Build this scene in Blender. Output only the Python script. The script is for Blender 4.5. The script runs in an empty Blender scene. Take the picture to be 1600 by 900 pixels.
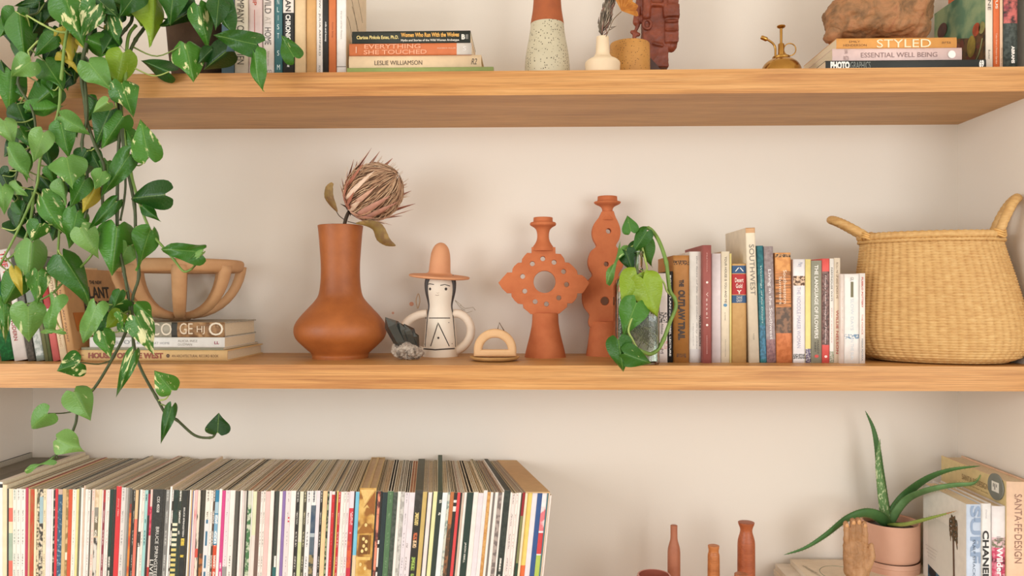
import bpy, bmesh, math, random
from mathutils import Vector, Matrix, noise as mnoise
PI = math.pi
rnd = random.Random(7)
scene = bpy.context.scene
COL = scene.collection
# ------------------------------------------------------------------ camera
F = 1225.0                      # focal length in pixels of the 1600 x 900 frame
HZ = 457.0                      # row of the horizon
YAW = math.radians(1.67)
CAM = Vector((0.0, -1.55, 1.394))
cam = bpy.data.cameras.new('camera')
cam.sensor_width = 36.0
cam.lens = 36.0 * F / 1600.0
cam.shift_y = (HZ - 450.0) / 1600.0
cam.clip_start = 0.05
camo = bpy.data.objects.new('camera', cam)
COL.objects.link(camo)
camo.location = CAM
camo.rotation_euler = (PI / 2, 0, YAW)
scene.camera = camo
# ------------------------------------------------------------------ world, lights, exposure
world = bpy.data.worlds.new('world')
scene.world = world
world.use_nodes = True
bg = world.node_tree.nodes['Background']
bg.inputs[0].default_value = (0.98, 1.0, 0.99, 1)
bg.inputs[1].default_value = 1.2


def window_light(name, loc, target, sx, sy, power, colour):
    l = bpy.data.lights.new(name, 'AREA')
    l.shape = 'RECTANGLE'
    l.size, l.size_y = sx, sy
    l.energy = power
    l.color = colour
    o = bpy.data.objects.new(name, l)
    COL.objects.link(o)
    o.location = loc
    o.rotation_euler = (Vector(target) - Vector(loc)).to_track_quat('-Z', 'Y').to_euler()
    return o


window_light('window_daylight', (1.7, -2.9, 1.45), (0.0, 0.2, 1.4), 1.3, 1.5, 29, (0.98, 1.0, 1.0))
window_light('far_window_daylight', (-2.7, -2.5, 1.6), (0.1, 0.2, 1.35), 1.3, 1.5, 43, (0.98, 1.0, 1.0))
vs = scene.view_settings
vs.view_transform = 'Standard'
vs.look = 'None'
vs.exposure = 0.0
vs.gamma = 1.0
vs.use_curve_mapping = False
scene.cycles.max_bounces = 10
scene.cycles.transparent_max_bounces = 12

# ------------------------------------------------------------------ photograph pixel -> point of the place
CP, SP = math.cos(YAW), math.sin(YAW)


def at(px, py, Y):
    u, v = px - 800.0, HZ - py
    d = Vector((CP * u - SP * F, SP * u + CP * F, v))
    return CAM + d * ((Y - CAM.y) / d.y)


def xat(px, Y):
    return at(px, HZ, Y).x


def zat(px, py, Y):
    return at(px, py, Y).z


def ppm(px, Y):                 # pixels per metre at a point
    u = px - 800.0
    dy = SP * u + CP * F
    return F * dy / F / (Y - CAM.y) if False else dy / (Y - CAM.y)


WALL_Y = 0.302
S2 = 1.25                       # top of the middle shelf
S3 = CAM.z + 0.4385              # top of the upper shelf
S1 = 0.683                      # top of the low counter
TH = 0.048
XL = xat(51, WALL_Y)
XR = xat(1497, WALL_Y)

# ------------------------------------------------------------------ materials


def lin(c):
    out = []
    for v in c[:3]:
        v = v / 255.0
        out.append(v / 12.92 if v <= 0.04045 else ((v + 0.055) / 1.055) ** 2.4)
    return (*out, 1.0)


_mats = {}


class NT:
    def __init__(s, name):
        s.m = bpy.data.materials.new(name)
        s.m.use_nodes = True
        s.n = s.m.node_tree.nodes
        s.l = s.m.node_tree.links
        s.b = s.n['Principled BSDF']

    def node(s, t, **kw):
        o = s.n.new(t)
        for k, v in kw.items():
            setattr(o, k, v)
        return o

    def link(s, a, ai, b, bi):
        s.l.new(a.outputs[ai], b.inputs[bi])

    def mix(s, fac, a, b):      # colours or (node, out)
        o = s.node('ShaderNodeMix', data_type='RGBA')
        for idx, v in ((0, fac), (6, a), (7, b)):
            if isinstance(v, tuple) and len(v) == 2 and hasattr(v[0], 'outputs'):
                s.l.new(v[0].outputs[v[1]], o.inputs[idx])
            else:
                o.inputs[idx].default_value = v
        return (o, 2)

    def noise(s, scale, detail=3, rough=0.5, coord='Object', vec=None, stretch=None, dist=0.0):
        o = s.node('ShaderNodeTexNoise')
        o.inputs['Scale'].default_value = scale
        o.inputs['Detail'].default_value = detail
        o.inputs['Roughness'].default_value = rough
        o.inputs['Distortion'].default_value = dist
        v = vec
        if v is None:
            tc = s.node('ShaderNodeTexCoord')
            v = (tc, coord)
        if stretch:
            mp = s.node('ShaderNodeMapping')
            mp.inputs['Scale'].default_value = stretch
            s.link(v[0], v[1], mp, 0)
            v = (mp, 0)
        s.link(v[0], v[1], o, 'Vector')
        return o

    def ramp(s, src, stops, out=0):
        o = s.node('ShaderNodeValToRGB')
        cr = o.color_ramp
        while len(cr.elements) < len(stops):
            cr.elements.new(0.5)
        for e, (p, c) in zip(cr.elements, stops):
            e.position = p
            e.color = c if len(c) == 4 else (*c, 1)
        s.link(src, out, o, 0)
        return o

    def bump(s, src, out, strength, dist=0.001):
        o = s.node('ShaderNodeBump')
        o.inputs['Strength'].default_value = strength
        o.inputs['Distance'].default_value = dist
        s.link(src, out, o, 'Height')
        s.link(o, 0, s.b, 'Normal')
        return o

    def col(s, v):
        if isinstance(v, tuple) and len(v) == 2 and hasattr(v[0], 'outputs'):
            s.l.new(v[0].outputs[v[1]], s.b.inputs['Base Color'])
        else:
            s.b.inputs['Base Color'].default_value = v


BW = ((0, 0, 0, 1), (1, 1, 1, 1))


def plain(c, rough=0.6, var=0.06, metal=0.0, coat=0.0, scale=60.0):
    key = ('p', tuple(c), rough, var, metal, coat, scale)
    if key in _mats:
        return _mats[key]
    t = NT('paint_%d_%d_%d' % tuple(int(v) for v in c[:3]))
    t.b.inputs['Roughness'].default_value = rough
    t.b.inputs['Metallic'].default_value = metal
    t.b.inputs['Coat Weight'].default_value = coat
    t.b.inputs['Coat Roughness'].default_value = 0.15
    if var:
        n = t.noise(scale, 2)
        a = lin([max(0, v * (1 - var)) for v in c])
        b = lin([min(255, v * (1 + var)) for v in c])
        t.col(t.mix((n, 0), a, b))
    else:
        t.col(lin(c))
    _mats[key] = t.m
    return t.m


def mottled(c1, c2, scale=120.0, thr=0.5, soft=0.06, rough=0.6, stretch=None, c3=None):
    key = ('m', tuple(c1), tuple(c2), scale, thr, soft, stretch, c3)
    if key in _mats:
        return _mats[key]
    t = NT('mottled_print')
    n = t.noise(scale, 3, stretch=stretch)
    r = t.ramp(n, [(thr - soft, BW[0]), (thr + soft, BW[1])])
    src = t.mix((r, 0), lin(c1), lin(c2))
    if c3:
        n2 = t.noise(scale * 0.6, 2, stretch=stretch)
        r2 = t.ramp(n2, [(0.55, BW[0]), (0.62, BW[1])])
        src = t.mix((r2, 0), src, lin(c3))
    t.col(src)
    t.b.inputs['Roughness'].default_value = rough
    _mats[key] = t.m
    return t.m


def fineprint(c, ink, f0=0.05, f1=0.95, w0=0.3, w1=0.7, dens=0.5):
    """a spine whose small type is too fine to read: specks of ink along a narrow column (UV: x across, y in metres)"""
    key = ('f', tuple(c), tuple(ink), f0, f1, w0, w1, dens)
    if key in _mats:
        return _mats[key]
    t = NT('fine_print')
    tc = t.node('ShaderNodeTexCoord')
    n = t.noise(1.0, 1, vec=(tc, 'UV'), stretch=(3.0, 700.0, 1.0))
    r = t.ramp(n, [(dens - 0.02, BW[0]), (dens + 0.06, BW[1])])
    g = t.noise(1.0, 0, vec=(tc, 'UV'), stretch=(0.01, 45.0, 1.0))
    rg = t.ramp(g, [(0.44, BW[0]), (0.48, BW[1])])
    sep = t.node('ShaderNodeSeparateXYZ')
    t.link(tc, 'UV', sep, 0)
    band = t.ramp(sep, [(w0 - 0.02, BW[0]), (w0 + 0.02, BW[1]), (w1 - 0.02, BW[1]), (w1 + 0.02, BW[0])])
    m1 = t.node('ShaderNodeMath', operation='MULTIPLY')
    t.link(r, 0, m1, 0)
    t.link(rg, 0, m1, 1)
    m2 = t.node('ShaderNodeMath', operation='MULTIPLY')
    t.link(m1, 0, m2, 0)
    t.link(band, 0, m2, 1)
    t.col(t.mix((m2, 0), lin(c), lin(ink)))
    t.b.inputs['Roughness'].default_value = 0.5
    _mats[key] = t.m
    return t.m


def m_wall():
    t = NT('cream_plaster')
    n = t.noise(1.6, 3)
    t.col(t.mix((n, 0), lin((238, 229, 217)), lin((233, 223, 210))))
    t.b.inputs['Roughness'].default_value = 0.9
    b = t.noise(260, 3)
    t.bump(b, 0, 0.12, 0.001)
    return t.m


def m_wood(c1, c2, c3, name='oak', zs=46.0):
    t = NT(name)
    n = t.noise(1.0, 5, 0.62, stretch=(1.6, 14.0, zs), dist=0.7)
    n2 = t.noise(1.0, 4, 0.7, stretch=(7.0, 260.0, 620.0))
    r = t.ramp(n, [(0.33, lin(c1)), (0.5, lin(c2)), (0.68, lin(c3))])
    mm = t.node('ShaderNodeMix', data_type='RGBA', blend_type='MULTIPLY')
    rr = t.ramp(n2, [(0.36, (0.70, 0.63, 0.55, 1)), (0.56, (1.04, 1.03, 1.02, 1))])
    mm.inputs[0].default_value = 0.85
    t.link(r, 0, mm, 6)
    t.link(rr, 0, mm, 7)
    t.col((mm, 2))
    t.b.inputs['Roughness'].default_value = 0.45
    t.bump(n2, 0, 0.06, 0.001)
    return t.m


def m_clay(c1, c2, scale=22, speck=None, rough=0.82, bump=0.25, speck_scale=190, speck_thr=0.17):
    t = NT('clay')
    n = t.noise(scale, 5, 0.6)
    r = t.ramp(n, [(0.3, lin(c1)), (0.7, lin(c2))])
    src = (r, 0)
    if speck:
        v = t.node('ShaderNodeTexVoronoi')
        v.inputs['Scale'].default_value = speck_scale
        tc = t.node('ShaderNodeTexCoord')
        t.link(tc, 'Object', v, 'Vector')
        sel = t.ramp(v, [(speck_thr, BW[1]), (speck_thr + 0.08, BW[0])])
        pick = t.node('ShaderNodeSeparateColor')
        t.link(v, 'Color', pick, 0)
        rr = t.ramp(pick, [(0.42, BW[0]), (0.47, BW[1])])
        m = t.node('ShaderNodeMath', operation='MULTIPLY')
        t.link(sel, 0, m, 0)
        t.link(rr, 0, m, 1)
        src = t.mix((m, 0), src, lin(speck))
    t.col(src)
    t.b.inputs['Roughness'].default_value = rough
    b = t.noise(420, 3)
    t.bump(b, 0, bump, 0.0008)
    return t.m


def m_leaf(c1, c2, cream, amount, name):
    """c1/c2 green range, cream variegation, amount 0..1"""
    t = NT(name)
    oi = t.node('ShaderNodeObjectInfo')
    base = t.mix((oi, 'Random'), lin(c1), lin(c2))
    tc = t.node('ShaderNodeTexCoord')
    add = t.node('ShaderNodeVectorMath', operation='ADD')
    sc = t.node('ShaderNodeVectorMath', operation='SCALE')
    sc.inputs['Scale'].default_value = 37.0
    cmb = t.node('ShaderNodeCombineXYZ')
    t.link(oi, 'Random', cmb, 0)
    t.link(oi, 'Random', cmb, 1)
    t.link(cmb, 0, sc, 0)
    t.link(tc, 'UV', add, 0)
    t.link(sc, 0, add, 1)
    n = t.noise(1.0, 3, 0.6, vec=(add, 0), stretch=(5.5, 2.2, 1.0), dist=0.4)
    thr = 0.74 - 0.24 * amount
    rv = t.ramp(n, [(thr, BW[0]), (thr + 0.05, BW[1])])
    src = t.mix((rv, 0), base, lin(cream))
    # pale midrib and faint side veins
    sep = t.node('ShaderNodeSeparateXYZ')
    t.link(tc, 'UV', sep, 0)
    ab = t.node('ShaderNodeMath', operation='SUBTRACT')
    ab.inputs[1].default_value = 0.5
    t.link(sep, 0, ab, 0)
    ab2 = t.node('ShaderNodeMath', operation='ABSOLUTE')
    t.link(ab, 0, ab2, 0)
    rib = t.ramp(ab2, [(0.006, (0.34, 0.34, 0.34, 1)), (0.018, BW[0])])
    src = t.mix((rib, 0), src, lin((150, 185, 95)))
    t.col(src)
    t.b.inputs['Roughness'].default_value = 0.36
    t.b.inputs['Specular IOR Level'].default_value = 0.45
    n3 = t.noise(1.0, 2, vec=(tc, 'UV'), stretch=(10, 26, 1))
    t.bump(n3, 0, 0.4, 0.003)
    # leaves let some light through
    tr = t.node('ShaderNodeBsdfTranslucent')
    t.l.new(src[0].outputs[src[1]], tr.inputs[0])
    mx = t.node('ShaderNodeMixShader')
    mx.inputs[0].default_value = 0.18
    t.link(t.b, 0, mx, 1)
    t.link(tr, 0, mx, 2)
    t.link(mx, 0, t.n['Material Output'], 0)
    return t.m


def m_glass(c, ior=1.45, rough=0.0):
    t = NT('glass')
    t.b.inputs['Base Color'].default_value = lin(c)
    t.b.inputs['Transmission Weight'].default_value = 1.0
    t.b.inputs['Roughness'].default_value = rough
    t.b.inputs['IOR'].default_value = ior
    return t.m


# ------------------------------------------------------------------ mesh helpers


class MB:
    def __init__(s):
        s.v, s.f, s.m, s.uv, s.sm = [], [], [], {}, []

    def add(s, verts, faces, mi=0, smooth=False):
        b = len(s.v)
        s.v += [Vector(p) for p in verts]
        for f in faces:
            s.f.append([b + i for i in f])
            s.m.append(mi)
            s.sm.append(smooth)
        return b

    def quad(s, a, b, c, d, mi=0, uv=None):
        k = s.add([a, b, c, d], [(0, 1, 2, 3)], mi)
        if uv:
            s.uv[len(s.f) - 1] = uv
        return k

    def box(s, lo, hi, mi=0):
        (x0, y0, z0), (x1, y1, z1) = lo, hi
        s.add([(x0, y0, z0), (x1, y0, z0), (x1, y1, z0), (x0, y1, z0), (x0, y0, z1), (x1, y0, z1), (x1, y1, z1), (x0, y1, z1)],
              [(0, 3, 2, 1), (4, 5, 6, 7), (0, 1, 5, 4), (1, 2, 6, 5), (2, 3, 7, 6), (3, 0, 4, 7)], mi)

    def lathe(s, prof, seg=48, c=(0, 0, 0), mi=0, cap=(True, True), sx=1.0, sy=1.0, mi_at=None):
        n = len(prof)
        vs_ = []
        for z, r in prof:
            for k in range(seg):
                a = 2 * PI * k / seg
                vs_.append((c[0] + r * math.cos(a) * sx, c[1] + r * math.sin(a) * sy, c[2] + z))
        b = s.add(vs_, [])
        for i in range(n - 1):
            for k in range(seg):
                k2 = (k + 1) % seg
                s.f.append([b + i * seg + k, b + i * seg + k2, b + (i + 1) * seg + k2, b + (i + 1) * seg + k])
                s.m.append(mi_at(i) if mi_at else mi)
                s.sm.append(True)
        if cap[0]:
            s.f.append([b + k for k in reversed(range(seg))])
            s.m.append(mi)
            s.sm.append(False)
        if cap[1]:
            s.f.append([b + (n - 1) * seg + k for k in range(seg)])
            s.m.append(mi if not mi_at else mi_at(n - 2))
            s.sm.append(False)

    def tube(s, pts, rad, seg=8, mi=0, cap=True, flat=1.0, up=None, closed=False):
        pts = [Vector(p) for p in pts]
        n = len(pts)
        if not isinstance(rad, (list, tuple)):
            rad = [rad] * n
        up = Vector(up) if up else Vector((0.13, 0.3, 1)).normalized()
        rings = []
        prev = None
        for i, p in enumerate(pts):
            if closed:
                t = (pts[(i + 1) % n] - pts[i - 1]).normalized()
            else:
                t = (pts[min(i + 1, n - 1)] - pts[max(i - 1, 0)])
                t = t.normalized() if t.length > 1e-9 else Vector((0, 0, 1))
            if prev is None:
                a = t.cross(up)
                if a.length < 1e-3:
                    a = t.cross(Vector((1, 0, 0)))
                a.normalize()
            else:
                a = prev - t * prev.dot(t)
                a.normalize()
            prev = a
            b = t.cross(a)
            rings.append([p + (a * math.cos(2 * PI * k / seg) + b * math.sin(2 * PI * k / seg) * flat) * rad[i] for k in range(seg)])
        b0 = s.add([q for r in rings for q in r], [])
        m = n if closed else n - 1
        for i in range(m):
            j = (i + 1) % n
            for k in range(seg):
                k2 = (k + 1) % seg
                s.f.append([b0 + i * seg + k, b0 + j * seg + k, b0 + j * seg + k2, b0 + i * seg + k2])
                s.m.append(mi)
                s.sm.append(True)
        if cap and not closed:
            s.f.append([b0 + k for k in range(seg)])
            s.f.append([b0 + (n - 1) * seg + k for k in reversed(range(seg))])
            s.m += [mi, mi]
            s.sm += [True, True]

    def mesh(s, name, mats, recalc=True, auto=None):
        me = bpy.data.meshes.new(name)
        me.from_pydata([tuple(v) for v in s.v], [], s.f)
        for m in mats:
            me.materials.append(m)
        for p, mi, sm in zip(me.polygons, s.m, s.sm):
            p.material_index = mi
            p.use_smooth = sm
        if s.uv:
            ul = me.uv_layers.new(name='UVMap')
            for fi, uv in s.uv.items():
                for li, c in zip(me.polygons[fi].loop_indices, uv):
                    ul.data[li].uv = c
        if recalc:
            bm = bmesh.new()
            bm.from_mesh(me)
            bmesh.ops.recalc_face_normals(bm, faces=bm.faces)
            bm.to_mesh(me)
            bm.free()
        if auto:
            me.shade_smooth()
            me.set_sharp_from_angle(angle=math.radians(auto))
        me.update()
        return me


def link(name, me, parent=None, loc=None, mw=None):
    o = bpy.data.objects.new(name, me)
    COL.objects.link(o)
    if parent:
        o.parent = parent
    if mw is not None:
        o.matrix_local = mw
    if loc is not None:
        o.location = loc
    return o


def put(name, mb, mats, parent=None, auto=None, recalc=True):
    """link a mesh; the MB is in world coordinates, the origin moves to its base centre (or stays in parent's frame)"""
    if not isinstance(mats, (list, tuple)):
        mats = [mats]
    if parent is None:
        xs = [v.x for v in mb.v]
        ys = [v.y for v in mb.v]
        zs = [v.z for v in mb.v]
        o0 = Vector(((min(xs) + max(xs)) / 2, (min(ys) + max(ys)) / 2, min(zs)))
    else:
        o0 = parent.location.copy()
    mb.v = [v - o0 for v in mb.v]
    o = link(name, mb.mesh(name, mats, recalc, auto), parent)
    if parent is None:
        o.location = o0
    return o


def tag(o, label, cat, group=None):
    o['label'] = label
    o['category'] = cat
    if group:
        o['group'] = group
    return o


def thing(name, label, cat, loc, group=None):
    o = bpy.data.objects.new(name, None)
    o.empty_display_size = 0.02
    COL.objects.link(o)
    o.location = loc
    return tag(o, label, cat, group)


def struct(o):
    o['kind'] = 'structure'
    return o


def smooth_path(pts, n=6):
    """Catmull-Rom through the points"""
    P = [Vector(p) for p in pts]
    if len(P) < 3:
        return [P[0].lerp(P[-1], i / n) for i in range(n + 1)]
    out = []
    for i in range(len(P) - 1):
        p0, p1, p2, p3 = P[max(i - 1, 0)], P[i], P[i + 1], P[min(i + 2, len(P) - 1)]
        for k in range(n):
            t = k / n
            out.append(0.5 * ((2 * p1) + (p2 - p0) * t + (2 * p0 - 5 * p1 + 4 * p2 - p3) * t * t + (3 * p1 - p0 - 3 * p2 + p3) * t ** 3))
    out.append(P[-1])
    return out


_text = {}


def text_mesh(s, bold=0.0, spacing=1.0, shear=0.0, line=1.0):
    key = (s, bold, spacing, shear, line)
    if key in _text:
        return _text[key]
    cu = bpy.data.curves.new('lettering', 'FONT')
    cu.body = s
    cu.offset = bold
    cu.space_character = spacing
    cu.space_line = line
    cu.shear = shear
    cu.align_x = 'CENTER'
    cu.resolution_u = 3
    ob = bpy.data.objects.new('lettering', cu)
    me = bpy.data.meshes.new_from_object(ob)
    bpy.data.objects.remove(ob)
    bpy.data.curves.remove(cu)
    xs = [v.co.x for v in me.vertices] or [0, 1]
    ys = [v.co.y for v in me.vertices] or [0, 1]
    _text[key] = (me, min(xs), max(xs), min(ys), max(ys))
    return _text[key]


def lettering(s, parent, centre, xdir, ydir, length, height, colour, bold=0.0, spacing=1.0, shear=0.0, line=1.0, rough=0.5, name='lettering'):
    """flat print fitted into a length x height box on a face; xdir reads along, ydir is up on the letters (parent's frame)"""
    me, x0, x1, y0, y1 = text_mesh(s, bold, spacing, shear, line)
    me = me.copy()
    sx, sy = length / (x1 - x0), height / (y1 - y0)
    for v in me.vertices:
        v.co = ((v.co.x - (x0 + x1) / 2) * sx, (v.co.y - (y0 + y1) / 2) * sy, 0)
    me.materials.clear()
    me.materials.append(plain(colour, rough, 0.0))
    xd, yd = Vector(xdir).normalized(), Vector(ydir).normalized()
    zd = xd.cross(yd).normalized()
    yd = zd.cross(xd)
    m = Matrix((xd, yd, zd)).transposed().to_4x4()
    m.translation = Vector(centre) + zd * 0.0004
    return link(name, me, parent, mw=m)


def curve2d(splines, depth, bevel=0.0, res=2):
    """a flat outline with holes, given thickness; splines in x,z; returns a mesh standing in the XZ plane, centred on y = 0"""
    cu = bpy.data.curves.new('outline', 'CURVE')
    cu.dimensions = '2D'
    cu.fill_mode = 'BOTH'
    cu.extrude = depth / 2 - bevel
    cu.bevel_depth = bevel
    cu.bevel_resolution = res
    for pts in splines:
        sp = cu.splines.new('POLY')
        sp.points.add(len(pts) - 1)
        for q, (x, z) in zip(sp.points, pts):
            q.co = (x, z, 0, 1)
        sp.use_cyclic_u = True
    ob = bpy.data.objects.new('outline', cu)
    me = bpy.data.meshes.new_from_object(ob)
    bpy.data.objects.remove(ob)
    bpy.data.curves.remove(cu)
    for v in me.vertices:
        x, z, y = v.co
        v.co = (x, -y, z)
    bm = bmesh.new()
    bm.from_mesh(me)
    bmesh.ops.remove_doubles(bm, verts=bm.verts, dist=1e-5)
    bmesh.ops.recalc_face_normals(bm, faces=bm.faces)
    bm.to_mesh(me)
    bm.free()
    return me


def remeshed(name, mb, voxel, smooth=6, disp=0.0, dscale=0.03, sub=0):
    """one continuous skin around the joined pieces of MB"""
    me = mb.mesh(name, [])
    ob = bpy.data.objects.new(name, me)
    COL.objects.link(ob)
    m = ob.modifiers.new('r', 'REMESH')
    m.mode = 'VOXEL'
    m.voxel_size = voxel
    if smooth:
        k = ob.modifiers.new('s', 'SMOOTH')
        k.iterations = smooth
        k.factor = 0.5
    dg = bpy.context.evaluated_depsgraph_get()
    out = bpy.data.meshes.new_from_object(ob.evaluated_get(dg))
    bpy.data.objects.remove(ob)
    if disp:
        nn = [v.normal.copy() for v in out.vertices]
        for v, nrm in zip(out.vertices, nn):
            d = mnoise.fractal(v.co / dscale, 0.9, 2.1, 5) * disp
            v.co += nrm * d
    out.shade_smooth()
    return out


def ball(mb, c, r, seg=16, rings=10):
    rx, ry, rz = r if isinstance(r, (list, tuple)) else (r, r, r)
    prof = []
    for i in range(rings + 1):
        a = -PI / 2 + PI * i / rings
        prof.append((math.sin(a), max(math.cos(a), 0.02)))
    b = len(mb.v)
    mb.lathe(prof, seg)
    for k in range(b, len(mb.v)):
        v = mb.v[k]
        mb.v[k] = Vector((c[0] + v.x * rx, c[1] + v.y * ry, c[2] + v.z * rz))


def capsule(mb, p0, p1, r0, r1, seg=14):
    p0, p1 = Vector(p0), Vector(p1)
    d = (p1 - p0).normalized()
    pts, rad = [], []
    for k in range(5):
        a = PI / 2 * k / 4
        pts.append(p0 - d * r0 * math.cos(a))
        rad.append(max(r0 * math.sin(a), r0 * 0.05))
    for k in range(5):
        a = PI / 2 * k / 4
        pts.append(p1 + d * r1 * math.sin(a))
        rad.append(max(r1 * math.cos(a), r1 * 0.05))
    mb.tube(pts, rad, seg)
# ================================================================== the setting
WALL = m_wall()
OAK = m_wood((178, 120, 64), (203, 147, 84), (217, 165, 104))
OAK_T = m_wood((184, 134, 78), (200, 150, 90), (212, 164, 104), 'oak_board', 30.0)
XO = 0.0


def slab(name, lo, hi, mat):
    mb = MB()
    mb.box(lo, hi)
    return struct(put(name, mb, mat))


slab('floor', (-3.6, -5.0, -0.05), (3.6, 0.4, 0.0), m_wood((186, 158, 124), (204, 178, 144), (216, 192, 158), 'floor_wood', 9.0))
wall_back = slab('wall_back', (XL - 0.12, WALL_Y, 0.0), (XR + 0.12, WALL_Y + 0.1, 2.75), WALL)
slab('wall_left', (XL - 0.12, -0.03, 0.0), (XL, WALL_Y, 2.75), WALL)
slab('wall_right', (XR, -0.03, 0.0), (XR + 0.12, WALL_Y, 2.75), WALL)
slab('wall_front_left', (-3.6, -0.03, 0.0), (XL - 0.1205, 0.1, 2.75), WALL)
slab('wall_front_right', (XR + 0.1205, -0.03, 0.0), (3.6, 0.1, 2.75), WALL)
slab('ceiling', (-3.6, -5.0, 2.75), (3.6, 0.4, 2.8), plain((240, 234, 224), 0.9, 0.0))


def shelf(ztop, th, label, tilt=0.0):
    t = thing('floating_shelf', label, 'shelf', ((XL + XR) / 2, WALL_Y / 2, ztop - th))
    b = MB()
    b.box((XL, 0.004, ztop - th), (XR, WALL_Y, ztop))
    put('shelf_board', b, OAK_T, t)
    f = MB()
    f.box((XL, 0.0, ztop - th), (XR, 0.004, ztop))
    put('front_edge', f, OAK, t)
    return t


shelf(S3, TH, 'upper thick oak shelf carrying the trailing plant, speckled vase and brass mister')
shelf(S2, TH, 'middle thick oak shelf carrying the terracotta pieces and the woven basket')
cnt = thing('low_cabinet', 'low oak cabinet under the row of records and the aloe pot', 'cabinet', ((XL + XR) / 2, WALL_Y / 2, 0))
b = MB()
b.box((XL + 0.001, -0.03, S1 - 0.04), (XR - 0.001, WALL_Y - 0.002, S1))
put('cabinet_top', b, OAK_T, cnt)
b = MB()
b.box((XL + 0.002, 0.0, 0.08), (XR - 0.002, WALL_Y - 0.004, S1 - 0.04))
put('cabinet_body', b, OAK_T, cnt)
for i in range(4):
    x0 = XL + (XR - XL) * i / 4
    x1 = XL + (XR - XL) * (i + 1) / 4
    b = MB()
    b.box((x0 + 0.004, -0.018, 0.09), (x1 - 0.004, 0.0, S1 - 0.046))
    put('door', b, OAK, cnt)
b = MB()
b.box((XL + 0.002, 0.04, 0.0), (XR - 0.002, WALL_Y - 0.004, 0.08))
put('plinth', b, OAK_T, cnt)

# ================================================================== books
PAGES = plain((226, 207, 176), 0.85, 0.08, scale=500)
PAGE_W = plain((232, 218, 198), 0.85, 0.06, scale=500)


def book_parts(root, t, h, d, cover, bands=None, side=None, pages=PAGES, hard=False, hh=None):
    """local frame: spine faces -y, x across the thickness, z up the spine; bands [(f0, f1, material)] from the top"""
    c = 0.0022 if hard else 0.0007
    c = min(c, t * 0.2)
    e = min(0.0025, t * 0.12) if hard else min(0.0008, t * 0.05)
    n = 6
    arc = []
    for k in range(n + 1):
        u = -1 + 2 * k / n
        arc.append((u * t / 2, e * u * u))
    outer = [(-t / 2, d)] + arc + [(t / 2, d)]
    inner = [(-t / 2 + c, d)] + [(max(-t / 2 + c, min(t / 2 - c, x)), y + c) for x, y in arc] + [(t / 2 - c, d)]
    levels = {0.0, h}
    mats = [cover]
    if side is not None:
        mats.append(side)
    bm_ = []
    for f0, f1, m in bands or []:
        z1, z0 = h * (1 - f0), h * (1 - f1)
        levels |= {z0, z1}
        if m not in mats:
            mats.append(m)
        bm_.append((z0, z1, mats.index(m)))
    lv = sorted(levels)
    mb = MB()
    no = len(outer)
    vs_ = []
    for z in lv:
        vs_ += [(x, y, z) for x, y in outer]
    for z in (0, h):
        vs_ += [(x, y, z) for x, y in inner]
    mb.add(vs_, [])
    for i in range(len(lv) - 1):
        zc = (lv[i] + lv[i + 1]) / 2
        smi = 0
        for z0, z1, mi in bm_:
            if z0 <= zc <= z1:
                smi = mi
        for k in range(no - 1):
            a = i * no + k
            spine = 1 <= k < no - 2
            mi = smi if spine else (1 if side is not None else 0)
            mb.f.append([a, a + 1, a + 1 + no, a + no])
            mb.m.append(mi)
            mb.sm.append(spine)
            if spine:
                u0, u1 = (k - 1) / n, k / n
                mb.uv[len(mb.f) - 1] = [(u0, lv[i]), (u1, lv[i]), (u1, lv[i + 1]), (u0, lv[i + 1])]
    bi = len(lv) * no
    ti = bi + no
    for k in range(no - 1):
        mb.f.append([bi + k, ti + k, ti + k + 1, bi + k + 1])
        mb.f.append([k, bi + k, bi + k + 1, k + 1])
        o = (len(lv) - 1) * no
        mb.f.append([o + k, o + k + 1, ti + k + 1, ti + k])
        mb.m += [0, 0, 0]
        mb.sm += [False] * 3
    for a, b_ in ((0, no * 0), (no - 1, no - 1)):
        mb.f.append([a, a + (len(lv) - 1) * no, ti + a, bi + a])
        mb.m.append(0)
        mb.sm.append(False)
    cov = link('cover', mb.mesh('cover', mats, recalc=False), root)
    ov = 0.0035 if hard else 0.0004
    pg = MB()
    pg.box((-t / 2 + c + 0.0001, e + c + 0.0002, ov), (t / 2 - c - 0.0001, d - ov - 0.0006, h - ov))
    link('pages', pg.mesh('pages', [pages]), root)
    return cov


def spine_text(root, t, h, s, f0, f1, a0, a1, colour, bold=0.0, spacing=1.0, shear=0.0, stacked=False, up=False, name='lettering', flat=False):
    """print on the spine between fractions f0..f1 from the top, a0..a1 across (0 = the letters' foot)"""
    zc = h * (1 - (f0 + f1) / 2)
    if stacked:                 # letters stand upright on the upright spine
        return lettering(s, root, ((-0.5 + (a0 + a1) / 2) * t, -0.0002, zc), (1, 0, 0), (0, 0, 1), (a1 - a0) * t, (f1 - f0) * h, colour, bold, spacing, shear, 1.0, name=name)
    if up:                      # reads from the bottom to the top
        return lettering(s, root, ((0.5 - (a0 + a1) / 2) * t, -0.0002, zc), (0, 0, 1), (-1, 0, 0), (f1 - f0) * h, (a1 - a0) * t, colour, bold, spacing, shear, name=name)
    return lettering(s, root, ((-0.5 + (a0 + a1) / 2) * t, -0.0002, zc), (0, 0, -1), (1, 0, 0), (f1 - f0) * h, (a1 - a0) * t, colour, bold, spacing, shear, name=name)


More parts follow.
